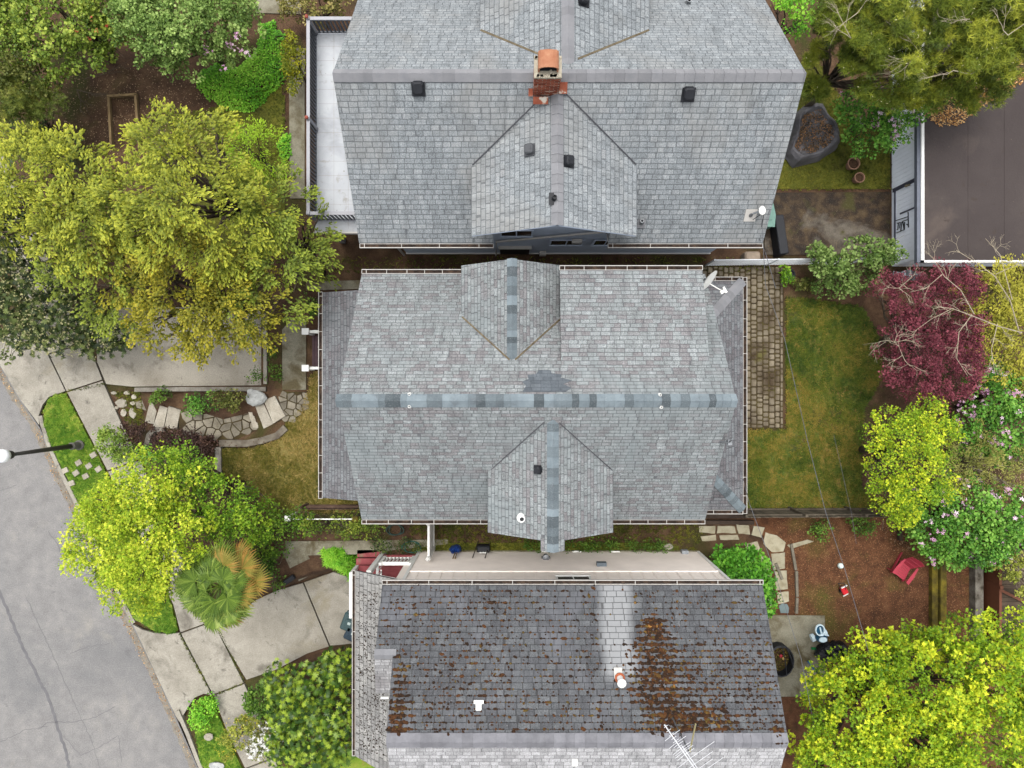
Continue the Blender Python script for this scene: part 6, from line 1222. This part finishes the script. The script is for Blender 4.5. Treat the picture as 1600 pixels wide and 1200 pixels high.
# timber frame
b0 = P(192, 190, 0); t = thing('raised_garden_bed', 'open topped timber bed frame lying on the bare dirt', 'garden bed', (b0.x, b0.y, 0))
for a, d in (((169,150), (173,228)), ((211,147), (217,230)), ((167,150), (213,147))):
    b = MB(); p_ = P(*a, .14); q_ = P(*d, .14); b.beam(p_-Vector((0,0,.07)), q_-Vector((0,0,.07)), .09, .16); b.build('board', m_tim, t, bev=.006)
# twigs heap
rr = random.Random(4); q = P(120, 140, .1); tw = bare_branches('dead_branch', m_bark, None, [(q, (1, -.2, .1), 1.), (q+Vector((.3, .4, 0)), (1, .3, .1), 1.), (q, (.4, -1, .1), .8)], rr, 3, .8, 0., .02, .5); tag(tw, 'heap of fallen dead branches at the edge of the dirt', 'branches')
# plank fence leaning south-east (rear)
def plank_fence(name, label, p, q, h, m, gap=.01, pw=.13, posts=True, z0=0., parent_group=None, lean=None):
    p = Vector(p); q = Vector(q); L_ = (q-p).length; d = (q-p).normalized(); s = Vector((-d.y, d.x, 0)); t = thing(name, label, 'fence', (p.x, p.y, z0), parent_group); b = MB(); n = int(L_/(pw+gap))
    for i in range(n):
        a = p+d*(i*(pw+gap)); hh = h+random.uniform(-.02, .02); o = s*random.uniform(-.006, .006); b.beam(Vector((a.x, a.y, z0))+d*pw/2+o, Vector((a.x, a.y, z0+hh))+d*pw/2+o, .022, pw) if abs(d.y) > .7 else b.box(a.x, a.y-.011+o.y, z0, a.x+pw, a.y+.011+o.y, z0+hh)
    b.build('planks', m, t); b = MB()
    for zz in (.25, h-.25): b.beam(p+s*.05+Vector((0,0,zz+z0)), q+s*.05+Vector((0,0,zz+z0)), .06, .08)
    b.build('rail', m, t)
    for i in range(int(L_/2.2)+1): a = p+d*min(L_, i*2.2)+s*.06; b = MB(); b.box(a.x-.05, a.y-.05, z0, a.x+.05, a.y+.05, z0+h+.06); b.build('post', m, t)
    return t
p_ = P(1167, 797, 1.7); q_ = P(1392, 799, 1.7); plank_fence('plank_fence', 'grey weathered plank fence closing the rear lawn', (p_.x, -4.9, 0), (q_.x, -4.88, 0), 1.65, m_greyfence)
b = MB(); b.box(7.0, -5.2, .0, 9.6, -5.02, .25); b.box(7.3, -5.45, .0, 9.4, -5.3, .2); tag(b.build('timber_stack', mat('dark_timber', [(.3, c(58,46,38)), (.7, c(88,72,60))], 3)), 'dark timbers stacked at the foot of the plank fence', 'timber')
plank_fence('plank_fence', 'brown low fence along the bottom edge of the front lawn', (P(470,803,.9).x, -4.75, 0), (P(560,803,.9).x, -4.75, 0), .8, mat('brown_plank', [(.3, c(84,64,52)), (.7, c(122,98,84))], 3, attr=(.8, 1.1)))
b0 = (P(449,808,1.).x, P(449,808,1.).y, 0)
for a, d, lab in ((449,810,'white capped fence post standing alone in the hedge'), (555,811,'mossy topped fence post at the corner of the middle house')):
    q = P(a, d, 1.1); b = MB(); b.box(q.x-.07, q.y-.07, 0, q.x+.07, q.y+.07, 1.05); t = thing('fence_post', lab, 'post', (q.x, q.y, 0)); b.build('shaft', m_white if a < 500 else m_wood, t); b = MB(); b.bbox(q.x-.11, q.y-.11, 1.05, q.x+.11, q.y+.11, 1.13, .03); b.build('cap', m_white if a < 500 else m_mossw, t)
b = MB(); a = P(452, 811, .9); d = P(640, 812, .9); b.beam(a, (P(563,811,.9).x, a.y, .9), .04, .06); tag(b.build('fence_rail', m_white), 'thin white rail between the two capped posts', 'rail')
# white side gate/fence between middle and lower house
t = thing('vinyl_fence', 'white panel fence crossing the gap to the taupe wall', 'fence', (-3.06, -5.7, 0)); b = MB()
for y in (-5.08, -6.38): b.bbox(-3.13, y-.07, 0, -2.99, y+.07, 1.85, .02); b.lathe((-3.06, y, 1.85), [(.1, 0), (.1, .04), (.04, .1), (.01, .13)], 4)
b.build('post', m_white, t); b = MB(); y = -5.18
while y > -6.3: b.box(-3.075, y-.105, .1, -3.045, y, 1.62); y -= .112
b.build('panel', m_white, t); b = MB(); b.box(-3.1, -6.32, 1.6, -3.02, -5.14, 1.7); b.box(-3.1, -6.32, .08, -3.02, -5.14, .16); b.build('rail', m_white, t)
# chain link fence
def chain(label, a, d, h):
    a = Vector(a); d = Vector(d); L_ = (d-a).length; u = (d-a).normalized(); t = thing('chain_link_fence', label, 'fence', a); n = int(L_/2.6)+1
    for i in range(n+1): q = a.lerp(d, i/n); b = MB(); b.tube([q, q+Vector((0,0,h+.06))], .03, 8); b.build('post', m_link, t)
    b = MB(); b.tube([a+Vector((0,0,h)), d+Vector((0,0,h))], .022, 8); b.build('top_rail', m_link, t); b = MB(); s = .1; w = .007; m_ = int(h/s)
    for i in range(-m_, int(L_/s)):
        for sg in (1, -1):
            x0 = i*s if sg > 0 else i*s+h; x1 = x0+sg*h; z0, z1 = .03, h
            if x0 < 0: z0 += (0-x0)/sg; x0 = 0
            if x1 > L_: z1 -= (x1-L_); x1 = L_
            if x0 > L_ : z0 += (x0-L_); x0 = L_
            if x1 < 0: z1 -= (0-x1); x1 = 0
            if z1-z0 > .05: b.beam(a+u*x0+Vector((0,0,z0)), a+u*x1+Vector((0,0,z1)), w, w)
    b.build('mesh', m_link, t)
chain('galvanised chain link fence between the paver patio and the mossy slab', (7.55, 4.62, 0), (14.7, 4.7, 0), 1.25)
b = MB(); b.box(14.5,4.45,0,14.56,4.5,.05)
# striped towel-like cover by the garage corner
b = MB(); q = P(1415, 412, .6); n_ = 9
for i in range(n_): x0 = q.x-.55+i*.12; b.rings([[(x0, 4.3-.05*math.sin(i), .75+.03*math.sin(i*1.7)), (x0+.12, 4.3-.05*math.sin(i+1), .75+.03*math.sin(i*1.7+1.7)), (x0+.12, 4.1, .72), (x0, 4.1, .72)], [(x0+.05, 4.05, .4), (x0+.17, 4.02, .4), (x0+.15, 3.98, .4), (x0+.04, 4.0, .4)]], r=i % 2)
o = b.build('striped_blanket', mat('striped_cloth', [(.3, c(150,158,168)), (.7, c(190,196,204))], 2, attr=(.45, 1.15))); tag(o, 'blue and white striped blanket hung at the garage corner', 'blanket')
# tarp covered pit
def tarp():
    q = P(1271, 208, .5); t = thing('covered_fire_pit', 'round pit under a grey tarpaulin holding dead leaves', 'fire pit', (q.x, q.y, 0)); r_ = random.Random(6); n = 40; b = MB(); rg = []
    out = [(1283,155),(1316,203),(1314,228),(1282,250),(1268,253),(1240,260),(1226,238),(1238,205),(1240,178),(1262,160)]; poly = [Vector(P2(a, d, .3)) for a, d in out]
    def rad(th):
        u = Vector((math.cos(th), math.sin(th))); best = 1.
        for i in range(len(poly)):
            a = poly[i]-Vector((q.x, q.y)); d = poly[(i+1) % len(poly)]-Vector((q.x, q.y)); e = d-a; den = u.x*e.y-u.y*e.x
            if abs(den) > 1e-6:
                tt = (a.x*e.y-a.y*e.x)/den; s = (a.x*u.y-a.y*u.x)/den
                if tt > 0 and -.001 <= s <= 1.001: best = tt
        return best
    for f, z in ((1.0, .02), (.97, .12), (.88, .42), (.8, .55), (.74, .56), (.66, .46), (.35, .43), (.02, .44)):
        rg.append([(q.x+math.cos(a)*(rad(a)*f*(1+.03*math.sin(a*9+z*8)*(f > .6))), q.y+math.sin(a)*(rad(a)*f), max(.02, z+.045*math.sin(a*7+f*5)*(f > .6)+r_.uniform(-.015, .015))) for a in np.linspace(0, 2*math.pi, n+1)[:-1]])
    b.rings(rg); b.build('tarpaulin', mat('grey_tarp', [(.3, c(84,82,84)), (.7, c(128,126,130))], 1.5, 6, .5, .6, 8, .05), t)
    N = 1900; a = rng.uniform(0, 6.28, N); f = np.sqrt(rng.random(N))*.72; R_ = np.array([rad(x) for x in a]); pos = np.stack([q.x+np.cos(a)*R_*f-.04, q.y+np.sin(a)*R_*f-.03, .465+.03*rng.random(N)], 1)
    keep = rng.random(N) < np.where(f > .45, 1., .65); pos = pos[keep]; N = len(pos); tag(scatter('leaf_pile', T_LEAF[0], T_LEAF[1], pos, rnd3(N)*[1,1,.2], norm(rng.normal(size=(N, 3))*.4+[0,0,1]), .07*rng.uniform(.5, 1.3, N), leafmat('pit_leaves', c(58,50,42,.7), c(96,80,62,.7), c(156,116,80,.7), None, 0, .9), t), kind='stuff')
tarp()
m_terra = plain('terracotta', c(176,136,112), .8, .12)
for a, d, r_, lab in ((1333,256,.24,'larger terracotta pot with bare soil below the pink rhododendron'), (1342,278,.2,'smaller terracotta pot with bare soil on the mossy lawn')):
    q = P(a, d, .3); t = thing('plant_pot', lab, 'plant pot', (q.x, q.y, 0), 'terracotta pots'); b = MB(); b.lathe((q.x, q.y, 0), [(r_*.65, 0), (r_*.9, .3), (r_, .31), (r_, .38), (r_*.86, .38), (r_*.8, .3)], 20, cap=False); b.build('pot', m_terra, t); b = MB(); b.lathe((q.x, q.y, .28), [(r_*.8, 0), (r_*.5, .03), (.01, .02)], 14); b.build('pot_soil', m_soil, t)
# green wheelbarrow-like tub beside the upper house
b = MB(); q = P(1199, 332, .8); b.rings([[(q.x-.35, q.y-.5, z), (q.x+.22, q.y-.52, z), (q.x+.26, q.y-.1, z), (q.x+.14, q.y+.45, z), (q.x-.05, q.y+.6, z), (q.x-.3, q.y+.4, z)] for z in (.25, .8)]); b.rings([[(q.x-.38, q.y-.53, z), (q.x+.26, q.y-.56, z), (q.x+.3, q.y-.1, z), (q.x+.17, q.y+.5, z), (q.x-.05, q.y+.66, z), (q.x-.33, q.y+.44, z)] for z in (.8, .86)]); b.obox((q.x-.0, q.y-.1, .88), (.3, .4, .04), 0, .01)
tag(b.build('garden_cart', plain('faded_green_plastic', c(120,158,146,.55), .6)), 'faded green plastic cart tucked under the roof edge beside the mossy slab', 'cart')
b = MB(); q = P(1176, 400, .5); b.bbox(q.x-.3, q.y-.18, 0, q.x+.3, q.y+.18, .55, .07); tag(b.build('storage_box', plain('beige_box', c(176,158,138), .7)), 'beige box standing at the end of the chain link fence', 'box')
b = MB(); b.obox((P(1211,372,0).x, P(1211,372,0).y, .35), (.35, 1.5, .7), R(8), .03); tag(b.build('grill', m_black), 'black covered unit beside the mossy slab under the roof corner', 'grill')
# satellite dish on the middle house
def dish():
    c0 = P(1109, 438, 5.4); foot = P(1124, 449, 4.6); t = thing('satellite_dish', 'white oval satellite dish seen edge on at the corner of the middle house', 'satellite dish', (c0.x-.1, c0.y-.2, 3.4)); face = Vector((.62, -.52, .35)).normalized(); u = face.cross(Vector((0,0,1))).normalized(); v = u.cross(face)
    b = MB(); rg = []
    for f, dd in ((1, 0), (.75, -.04), (.45, -.07), (.02, -.085)): rg.append([c0+u*(math.cos(a)*.36*f)+v*(math.sin(a)*.3*f)+face*dd for a in np.linspace(0, 2*math.pi, 25)[:-1]])
    b.rings(rg); b.rings([[p+face*.0-(face*.012) for p in r__] for r__ in rg]); b.build('reflector', m_white, t, smooth=False)
    b = MB(); e = c0+face*.5-v*.22; b.tube([c0-v*.3, e], .018, 6); b.build('feed_arm', m_white, t); b = MB(); b.obox(e, (.2, .1, .1), R(30), .01); b.obox(e+Vector((.05,.05,.02)), (.06, .2, .08), R(30)); b.build('receiver', m_white, t)
    b = MB(); b.tube([c0-face*.08, c0-face*.2-v*.15, Vector((6.02, c0.y-.25, 4.2))], .025, 8); b.build('mast', m_metal, t)
dish()
# small dish equipment on the north house
q = onplane(1172, 337, nS); t = thing('satellite_dish', 'small white antenna unit on the lower right corner of the upper roof', 'antenna', q); b = MB(); b.obox(q+Vector((0,0,.03)), (.36, .4, .04), slope_rot(nS, q.x, q.y)); b.build('mounting_plate', m_gut, t)
b = MB(); b.lathe(q, [(.06, .03), (.05, .12), (.03, .15), (.03, .3)], 12); b.tube([q+Vector((0,0,.28)), q+Vector((.22, .05, .42))], .03, 8); b.build('mast', m_metal, t); b = MB(); b.lathe(q+Vector((.22, .05, .36)), [(.02, 0), (.09, .04), (.11, .1), (.09, .13), (.02, .15)], 16, sy=1.3); b.build('reflector', m_white, t, smooth=True)
b = MB(); b.tube([q+Vector((.05, -.15, .1)), q+Vector((.2, -.05, .25)), q+Vector((.3, .0, .35))], .012, 5); b.tube([q+Vector((.3, 0, .35)), q+Vector((.36, -.2, .1)), q+Vector((.35, -.35, .02))], .012, 5); b.build('cable', m_black, t)
# cables
def wire(label, pts, r_=.012, m=None, name='overhead_cable', sag=0):
    b = MB(); out = []
    for i in range(len(pts)-1):
        for j in range(8): f = j/8; p = Vector(pts[i]).lerp(Vector(pts[i+1]), f); out.append(p-Vector((0, 0, sag*4*f*(1-f))))
    out.append(Vector(pts[-1])); b.tube(out, r_, 6); return tag(b.build(name, m or m_wire), label, 'cable')
m_wire = plain('grey_cable', c(110,112,118), .6)
wire('thin cable running from the roof mast over the flagstone path to the lower right', [MAST, P(1172,790,4.6), P(1206,880,4.6), P(1252,1030,4.8), P(1275,1150,5.)], .009)
wire('long cable crossing the rear lawn from the small dish of the upper house', [q+Vector((.36,-.35,.05)), P(1196,445,4.5), P(1226,530,4.6), P(1262,690,4.6), P(1290,800,4.6), P(1320,890,4.7), P(1352,1000,4.9), P(1380,1100,5.2)], .009)
wire('second faint cable above the rear lawn', [P(1303,680,3.), P(1330,800,3.), P(1338,850,2.6)], .005)
wire('black cable down the gutter corner of the upper house', [P(1186,372,5.), P(1196,395,4.2), P(1212,450,4.)], .01)
# red adirondack chair
def adirondack(label, loc, rz, s, m):
    t = thing('adirondack_chair', label, 'chair', loc); M_ = Matrix.Translation(loc) @ Matrix.Rotation(rz, 4, 'Z') @ Matrix.Scale(s, 4)
    def part(name, fn): b = MB(); fn(b); b.v = [tuple(M_ @ Vector(v)) for v in b.v]; return b.build(name, m, t)
    def seat(b):
        for i in range(6): y = .32-i*.1; b.obox((0, y, .36-.035*(5-i)*.0-(.32-y)*.18), (.52, .085, .022))
    part('seat', seat)
    def back(b):
        for i in range(6):
            x = -.24+i*.096; hgt = .78-.7*x*x*1.8; b.beam((x, -.2, .24), (x*1.12, -.2-hgt*.5, .24+hgt*.87), .085, .02)
        b.beam((-.28, -.33, .47), (.28, -.33, .47), .03, .05); b.beam((-.28, -.45, .75), (.28, -.45, .75), .03, .05)
    part('backrest', back)
    for sx in (-1, 1):
        part('armrest', lambda b: b.prism([(sx*.28, .4), (sx*.42, .42), (sx*.43, .1), (sx*.36, -.35), (sx*.29, -.35), (sx*.28, .05)], .55, .575))
        part('leg', lambda b: b.beam((sx*.33, .33, 0), (sx*.33, .33, .55), .1, .03)); part('leg', lambda b: b.beam((sx*.3, .42, .3), (sx*.3, -.55, .02), .03, .12))
    return t
m_rch = plain('faded_red_plastic', c(196,66,84), .45, .06)
q = P(1409, 888, .2); adirondack('faded red slatted garden chair on the bark mulch', Vector((q.x, q.y, 0)), R(143), .93, m_rch)
# red toy
q = P(1318, 919, .2); t = thing('push_toy', 'small red and white toy trolley on the bark mulch', 'toy', (q.x, q.y, 0)); b = MB(); b.obox((q.x+.05, q.y-.1, .14), (.22, .3, .12), R(28), .02); b.build('tray', plain('toy_red', c(220,40,50), .4), t)
b = MB()
for s in (-1, 1): b.tube([(q.x+s*.1+.02, q.y-.15, .16), (q.x+s*.1-.06, q.y+.1, .25), (q.x+s*.12-.18, q.y+.25, .4)], .014, 6)
b.tube([(q.x-.3, q.y+.25, .4), (q.x-.06, q.y+.25, .4)], .014, 6); b.build('handle', m_black, t); b = MB(); b.obox((q.x+.02, q.y+.06, .2), (.24, .03, .08), R(28)); b.obox((q.x+.08, q.y-.26, .2), (.22, .02, .06), R(28)); b.build('rim', m_white, t)
for s in (-1, 1):
    b = MB(); b.tube([(q.x+.05+s*.12, q.y-.15, .06), (q.x+.05+s*.15, q.y-.15, .06)], .06, 12); b.build('wheel', m_black, t)
b = MB(); q = P(1317, 886, .3); b.lathe((q.x, q.y, .0), [(.06, 0), (.1, .05), (.11, .12), (.08, .2), (.02, .23)], 16); tag(b.build('ball', plain('mint_white_ball', c(210,226,222, .8), .4), smooth=True), 'mint white ball lying on the bark mulch', 'ball')
# tricycle-like toy, bags, net basket
def trike():
    wl_ = plain('pale_blue_plastic', c(206,226,236,.8), .4, .03); bl_ = plain('deep_blue_plastic', c(40,96,130), .4, .08); h0 = P(1282, 985, .9); t = thing('toy_scooter', 'pale blue and white ride on toy at the edge of the concrete slab', 'toy', (h0.x+.2, h0.y-.4, 0))
    b = MB(); rg = [[(h0.x+math.cos(a)*.18*f, h0.y+math.sin(a)*.22*f, .86+zz) for a in np.linspace(0, 2*math.pi, 21)[:-1]] for f, zz in ((.82, .03), (1, .03), (1, -.04), (.82, -.04))]
    n = 20; vs = [p for r__ in rg for p in r__]; b.add(vs, [(i*n+j, i*n+(j+1) % n, ((i+1) % 4)*n+(j+1) % n, ((i+1) % 4)*n+j) for i in range(4) for j in range(n)])
    b.tube([(h0.x-.0, h0.y+.1, .86), (h0.x+.08, h0.y-.2, .84)], .03, 6); b.build('hoop', wl_, t); b = MB(); b.lathe((h0.x, h0.y, .8), [(.14, 0), (.13, .03)], 16, sy=1.2); b.build('disc', bl_, t)
    s = Vector((h0.x+.27, h0.y-.36, 0)); b = MB(); b.tube([(h0.x+.08, h0.y-.2, .84), (s.x-.04, s.y+.12, .6), (s.x, s.y, .4)], [.04, .06, .06], 8); b.obox((s.x+.0, s.y+.1, .6), (.36, .05, .06), R(-14), .01); b.build('frame', wl_, t); b = MB(); b.lathe((s.x-.02, s.y-.1, .25), [(.1, 0), (.19, .06), (.2, .2), (.12, .28), (.02, .3)], 16, sx=1.1, sy=.85); b.build('body', bl_, t, smooth=True)
    b = MB(); b.lathe((s.x-.02, s.y-.12, .5), [(.12, .02), (.15, .06), (.12, .09), (.02, .1)], 14, sx=1.1, sy=.7); b.build('seat', wl_, t)
    for dx, dy in ((-.26, -.18), (.2, .02)): b = MB(); b.tube([(s.x+dx-.05, s.y+dy-.02, .16), (s.x+dx+.07, s.y+dy+.02, .16)], .15, 16); b.build('wheel', wl_, t)
trike()
def bag(label, cen, sx, sy, h, m, seed, name='rubbish_bag'):
    b = MB(); rs = random.Random(seed); rg = []
    for f, z in ((.75, 0), (1, .2), (1, .5), (.8, .8), (.35, .97), (.05, 1)): rg.append([(cen[0]+sx*f*math.cos(a)*(1+.13*math.sin(a*5+z*4+seed)), cen[1]+sy*f*math.sin(a)*(1+.12*math.sin(a*4+seed)), cen[2]+h*z*(1+.1*math.sin(a*6+seed))+rs.uniform(-.02, .02)) for a in np.linspace(0, 2*math.pi, 25)[:-1]])
    b.rings(rg); return tag(b.build(name, m), label, 'bag')
m_bag = mat('black_sheeting', [(.3, c(22,22,26)), (.7, c(44,44,50))], 3, 6, .35, .7, 14, .03)
q = P(1290, 1022, .4); bag('black crumpled bag behind the pale blue toy', (q.x+.1, q.y, .03), .42, .36, .5, m_bag, 2); q = P(1308, 1012, .4); bag('black bag half under the yellow maple', (q.x+.1, q.y-.1, .0), .35, .3, .55, m_bag, 5)
b = MB(); b.beam(P(1262, 1033, .1), P(1272, 1046, .1), .05, .05); tag(b.build('toy_bat', plain('bat_blue', c(40,110,160), .4)), 'blue stick lying beside the black bags', 'toy'); b = MB(); b.beam(P(1268,1013,.1), P(1280,1014,.1), .09, .05); tag(b.build('toy_spade', plain('spade_green', c(30,130,70), .4)), 'green spade lying beside the pale blue toy', 'toy')
def net():
    q = P(1224, 1032, .4); t = thing('net_bin', 'black wire garden bin with dead leaves and toys inside under the roof edge', 'bin', (q.x, q.y, 0)); b = MB(); m_n = m_black; n = 16; S = lambda f, z: [(q.x-.1+math.cos(a)*.48*f*(1 if math.cos(a) > 0 else 1.1), q.y+math.sin(a)*.6*f, z) for a in np.linspace(0, 2*math.pi, n+1)[:-1]]
    b.rings([S(1, 0), S(1.02, .5), S(.92, .52), S(.9, .06)], cap=False); b.build('shell', m_n, t); b = MB(); b.add(S(.9, .1), [tuple(range(n))]); b.build('leaf_fill', m_soil, t); b = MB(); R0 = S(1.0, .52)
    for i, j in ((4, 13), (6, 11), (3, 15)): a, d = Vector(R0[i]), Vector(R0[j]); b.tube([a, a.lerp(d, .5)+Vector((0,0,.1)), d], .02, 6)
    b.build('hoop', m_n, t); N = 500; a = rng.uniform(0, 6.28, N); f = np.sqrt(rng.random(N))*.85
    tag(scatter('dead_leaves', T_LEAF[0], T_LEAF[1], np.stack([q.x-.1+np.cos(a)*f*.46, q.y+np.sin(a)*f*.56, .12+.05*rng.random(N)], 1), rnd3(N), norm(rng.normal(size=(N, 3))*.5+[0,0,1]), .07*rng.uniform(.5, 1.3, N), leafmat('bin_leaves', c(60,60,24), c(112,104,40), c(160,140,70), None, 0, .9), t), kind='stuff')
    for dx, dy, cc_ in ((-.02, .1, c(216,60,80)), (.08, .0, c(230,190,110))): b = MB(); b.lathe((q.x+dx, q.y+dy, .15), [(.01, 0), (.06, .03), (.06, .08), (.01, .11)], 10); tag(b.build('toy_ball', plain('toy', cc_, .4)), 'small red toy ball lying in the wire bin' if dx < 0 else 'small peach toy ball lying in the wire bin', 'ball')
net()
# trash carts on the lower driveway
def cart(label, px, py, rz, m):
    z = .2; q = P(px, py, z); t = thing('wheeled_bin', label, 'bin', (q.x, q.y, -.82), 'wheeled bins by the garage'); M_ = Matrix.Translation((q.x, q.y, -.82)) @ Matrix.Rotation(rz, 4, 'Z')
    def part(n_, fn, mm, par=t): b = MB(); fn(b); b.v = [tuple(M_ @ Vector(v)) for v in b.v]; return b.build(n_, mm, par)
    part('body', lambda b: b.rings([[(-.22,-.24,.05),(.22,-.24,.05),(.22,.24,.05),(-.22,.24,.05)],[(-.27,-.33,.95),(.27,-.33,.95),(.27,.3,.95),(-.27,.3,.95)]]), m)
    def lid(b): b.bbox(-.3, -.36, .95, .3, .34, 1.03, .05); b.bbox(-.17, -.2, 1.03, .17, .12, 1.06, .02); b.box(-.25, .34, .93, .25, .39, 1.0)
    l_ = part('lid', lid, m); part('lid_emblem', lambda b: b.obox((0, -.03, 1.062), (.12, .1, .006)), plain('emblem_white', c(190,206,204), .5), l_)
    for s in (-1, 1): part('wheel', lambda b: b.tube([(s*.2, .3, .12), (s*.27, .3, .12)], .12, 14), m_black)
cart('teal wheeled bin standing nearest the lower driveway entrance', 546, 973, R(-20), plain('teal_bin', c(62,86,88), .5, .08)); cart('darker blue wheeled bin behind the teal one', 552, 989, R(-25), plain('navy_bin', c(50,68,82), .5, .08))
# things beside the lower house wall
q = P(713, 856, .5); b = MB(); r_ = random.Random(3)
bag('crumpled blue tarpaulin against the taupe wall', (q.x-.05, -6.38, 0), .22, .14, .75, mat('blue_tarp', [(.3, c(28,62,140)), (.7, c(60,100,186))], 3, 4, .4, .7, 14, .03), 3, 'blue_tarpaulin')
b = MB(); b.beam((-2.12, -6.3, 0), (-2.2, -6.5, 1.3), .035, .035); b.beam((-2.05, -6.3, 0), (-2.12, -6.5, 1.3), .035, .035); tag(b.build('wooden_poles', m_tim), 'two bare wooden poles leaning on the taupe wall', 'poles')
t = thing('folding_stool', 'black leather bag hung between thin legs beside the blue tarpaulin', 'stool', (-1.1, -6.35, 0)); b = MB(); b.bbox(-1.35, -6.46, .15, -.85, -6.2, .6, .05); b.build('bag_body', m_black, t)
for x in (-1.42, -.95): b = MB(); b.tube([(x+.1, -6.15, 0), (x-.06, -6.52, 1.1)], .02, 6); b.build('leg', plain('dark_wood_leg', c(70,62,54), .7), t)
b = MB()
for i in range(7): b.box(-1.27+i*.05, -6.47+.0, .602, -1.235+i*.05, -6.43+.015*(i % 2), .606)
b.build('white_script', m_white, t)
# hoses
def hose(label, c_, n, r_, m): 
    b = MB(); rs = random.Random(n); pts = [Vector((c_[0]+math.cos(a)*r_*(1+.25*math.sin(a*.7))*1.5, c_[1]+math.sin(a)*r_*(1+.2*math.cos(a*.9)), .03+.015*a/3)) for a in np.linspace(0, 2*math.pi*n, 24*n)]; b.tube(pts, .016, 6); tag(b.build('garden_hose', m), label, 'hose')
m_hose = plain('dark_green_hose', c(34,66,58), .5); q = P(618, 828, 0); hose('coiled dark green hose beside the hedge', (q.x, q.y), 4, .2, m_hose); q = P(643, 855, 0); hose('loose teal hose below the white panel fence', (q.x, q.y), 3, .22, plain('teal_hose', c(40,110,98), .5))
# rear retaining timbers, far wall, brown deck
def timber(label, x0, x1, y0, y1, z1, m, n=1):
    a = P(x0, y0, z1); d = P(x1, y1, z1); t = thing('retaining_timber', label, 'timber wall', (a.x, d.y, 0))
    for i in range(n): b = MB(); xa = a.x+(d.x-a.x)*i/n; b.bbox(xa+.01, d.y, -.05, xa+(d.x-a.x)/n-.01, a.y, z1-(.0 if i else .12), .02); b.build('sleeper', m, t)
timber('two mossy railway sleepers edging the bark yard', 1459, 1480, 864, 1010, .35, m_mossw, 2)
timber('grey concrete edging behind the leaf covered strip', 1527, 1541, 868, 1010, .5, mat('flaking_concrete', [(.3, c(70,62,50)), (.5, c(128,122,112)), (.8, c(160,156,146))], 3, 9, .9, .6, 30, .02), 1)
a = P(1560, 850, .9); t = thing('wooden_deck', 'dark brown plank deck at the right edge behind the concrete edging', 'deck', (a.x, a.y-2, 0)); b = MB(); m_brn = mat('brown_deck_plank', [(.3, c(66,54,44)), (.7, c(104,88,72))], 2, 8, .85, .5, 40, .01, attr=(.75, 1.1))
for i in range(30): y = a.y+1-i*.16; b.box(a.x+.1, y-.15, .8, a.x+6, y, .84)
b.build('planks', m_brn, t); m_rb = plain('red_brown_rail', c(120,72,50), .7); b = MB(); b.box(a.x-.02, a.y-3.9, 0, a.x+.08, a.y+1, .98); b.beam((a.x, a.y-1.7, .95), (a.x+3, a.y-3.2, .95), .1, .1); b.build('edge_board', m_rb, t)
for y in (a.y+.8, a.y-1.6, a.y-3.8): b = MB(); b.box(a.x-.03, y-.06, 0, a.x+.09, y+.06, 1.05); b.build('post', m_rb, t)
b = MB(); b.box(P(1408,830,.2).x-.06, P(0,845,.2).y, 0, P(1408,830,.2).x+.06, P(0,808,.2).y, .2); tag(b.build('edging_board', m_brn), 'brown board closing the bed at the end of the plank fence', 'board')
# tv antenna
def antenna():
    q = P(1077, 1175, 9.2); base = Vector((q.x, -10.1, zrs)); t = thing('tv_antenna', 'white many armed television antenna on a mast above the mossy roof ridge', 'antenna', base); z = 9.4; al = plain('white_aluminium', c(214,216,220,.6), .4, .04); b = MB(); b.tube([P(1077,1176,9.3)-Vector((0,0,1.9)), P(1077,1176,9.3)], .02, 8); b.build('mast', m_metal, t)
    A = P(1038, 1132, z); B_ = P(1092, 1210, z); b = MB(); b.tube([A, B_], .016, 6); off = (B_-A).normalized(); s = Vector((-off.y, off.x, 0)); b.tube([A.lerp(B_, .45)+s*.06, B_+s*.06], .012, 6); b.build('boom', al, t)
    spec = [(.04,.07),(.12,.09),(.2,.1),(.27,.09),(.22,.3),(.33,.12),(.36,.34),(.4,.2),(.44,.1),(.48,.35),(.52,.3),(.55,.36),(.6,.33),(.7,.95),(.82,.75),(.92,.62),(1.,.9)]
    for f, L_ in spec: b = MB(); p = A.lerp(B_, f); b.tube([p-s*L_*.75-off*L_*-.05, p, p+s*L_*.85], .0065, 5); b.build('element', al, t)
    b = MB(); b.beam(P(1087,1131,7.9), P(1078,1174,9.1), .03, .03); b.build('brace', plain('cream_brace', c(210,200,150), .6), t)
antenna()
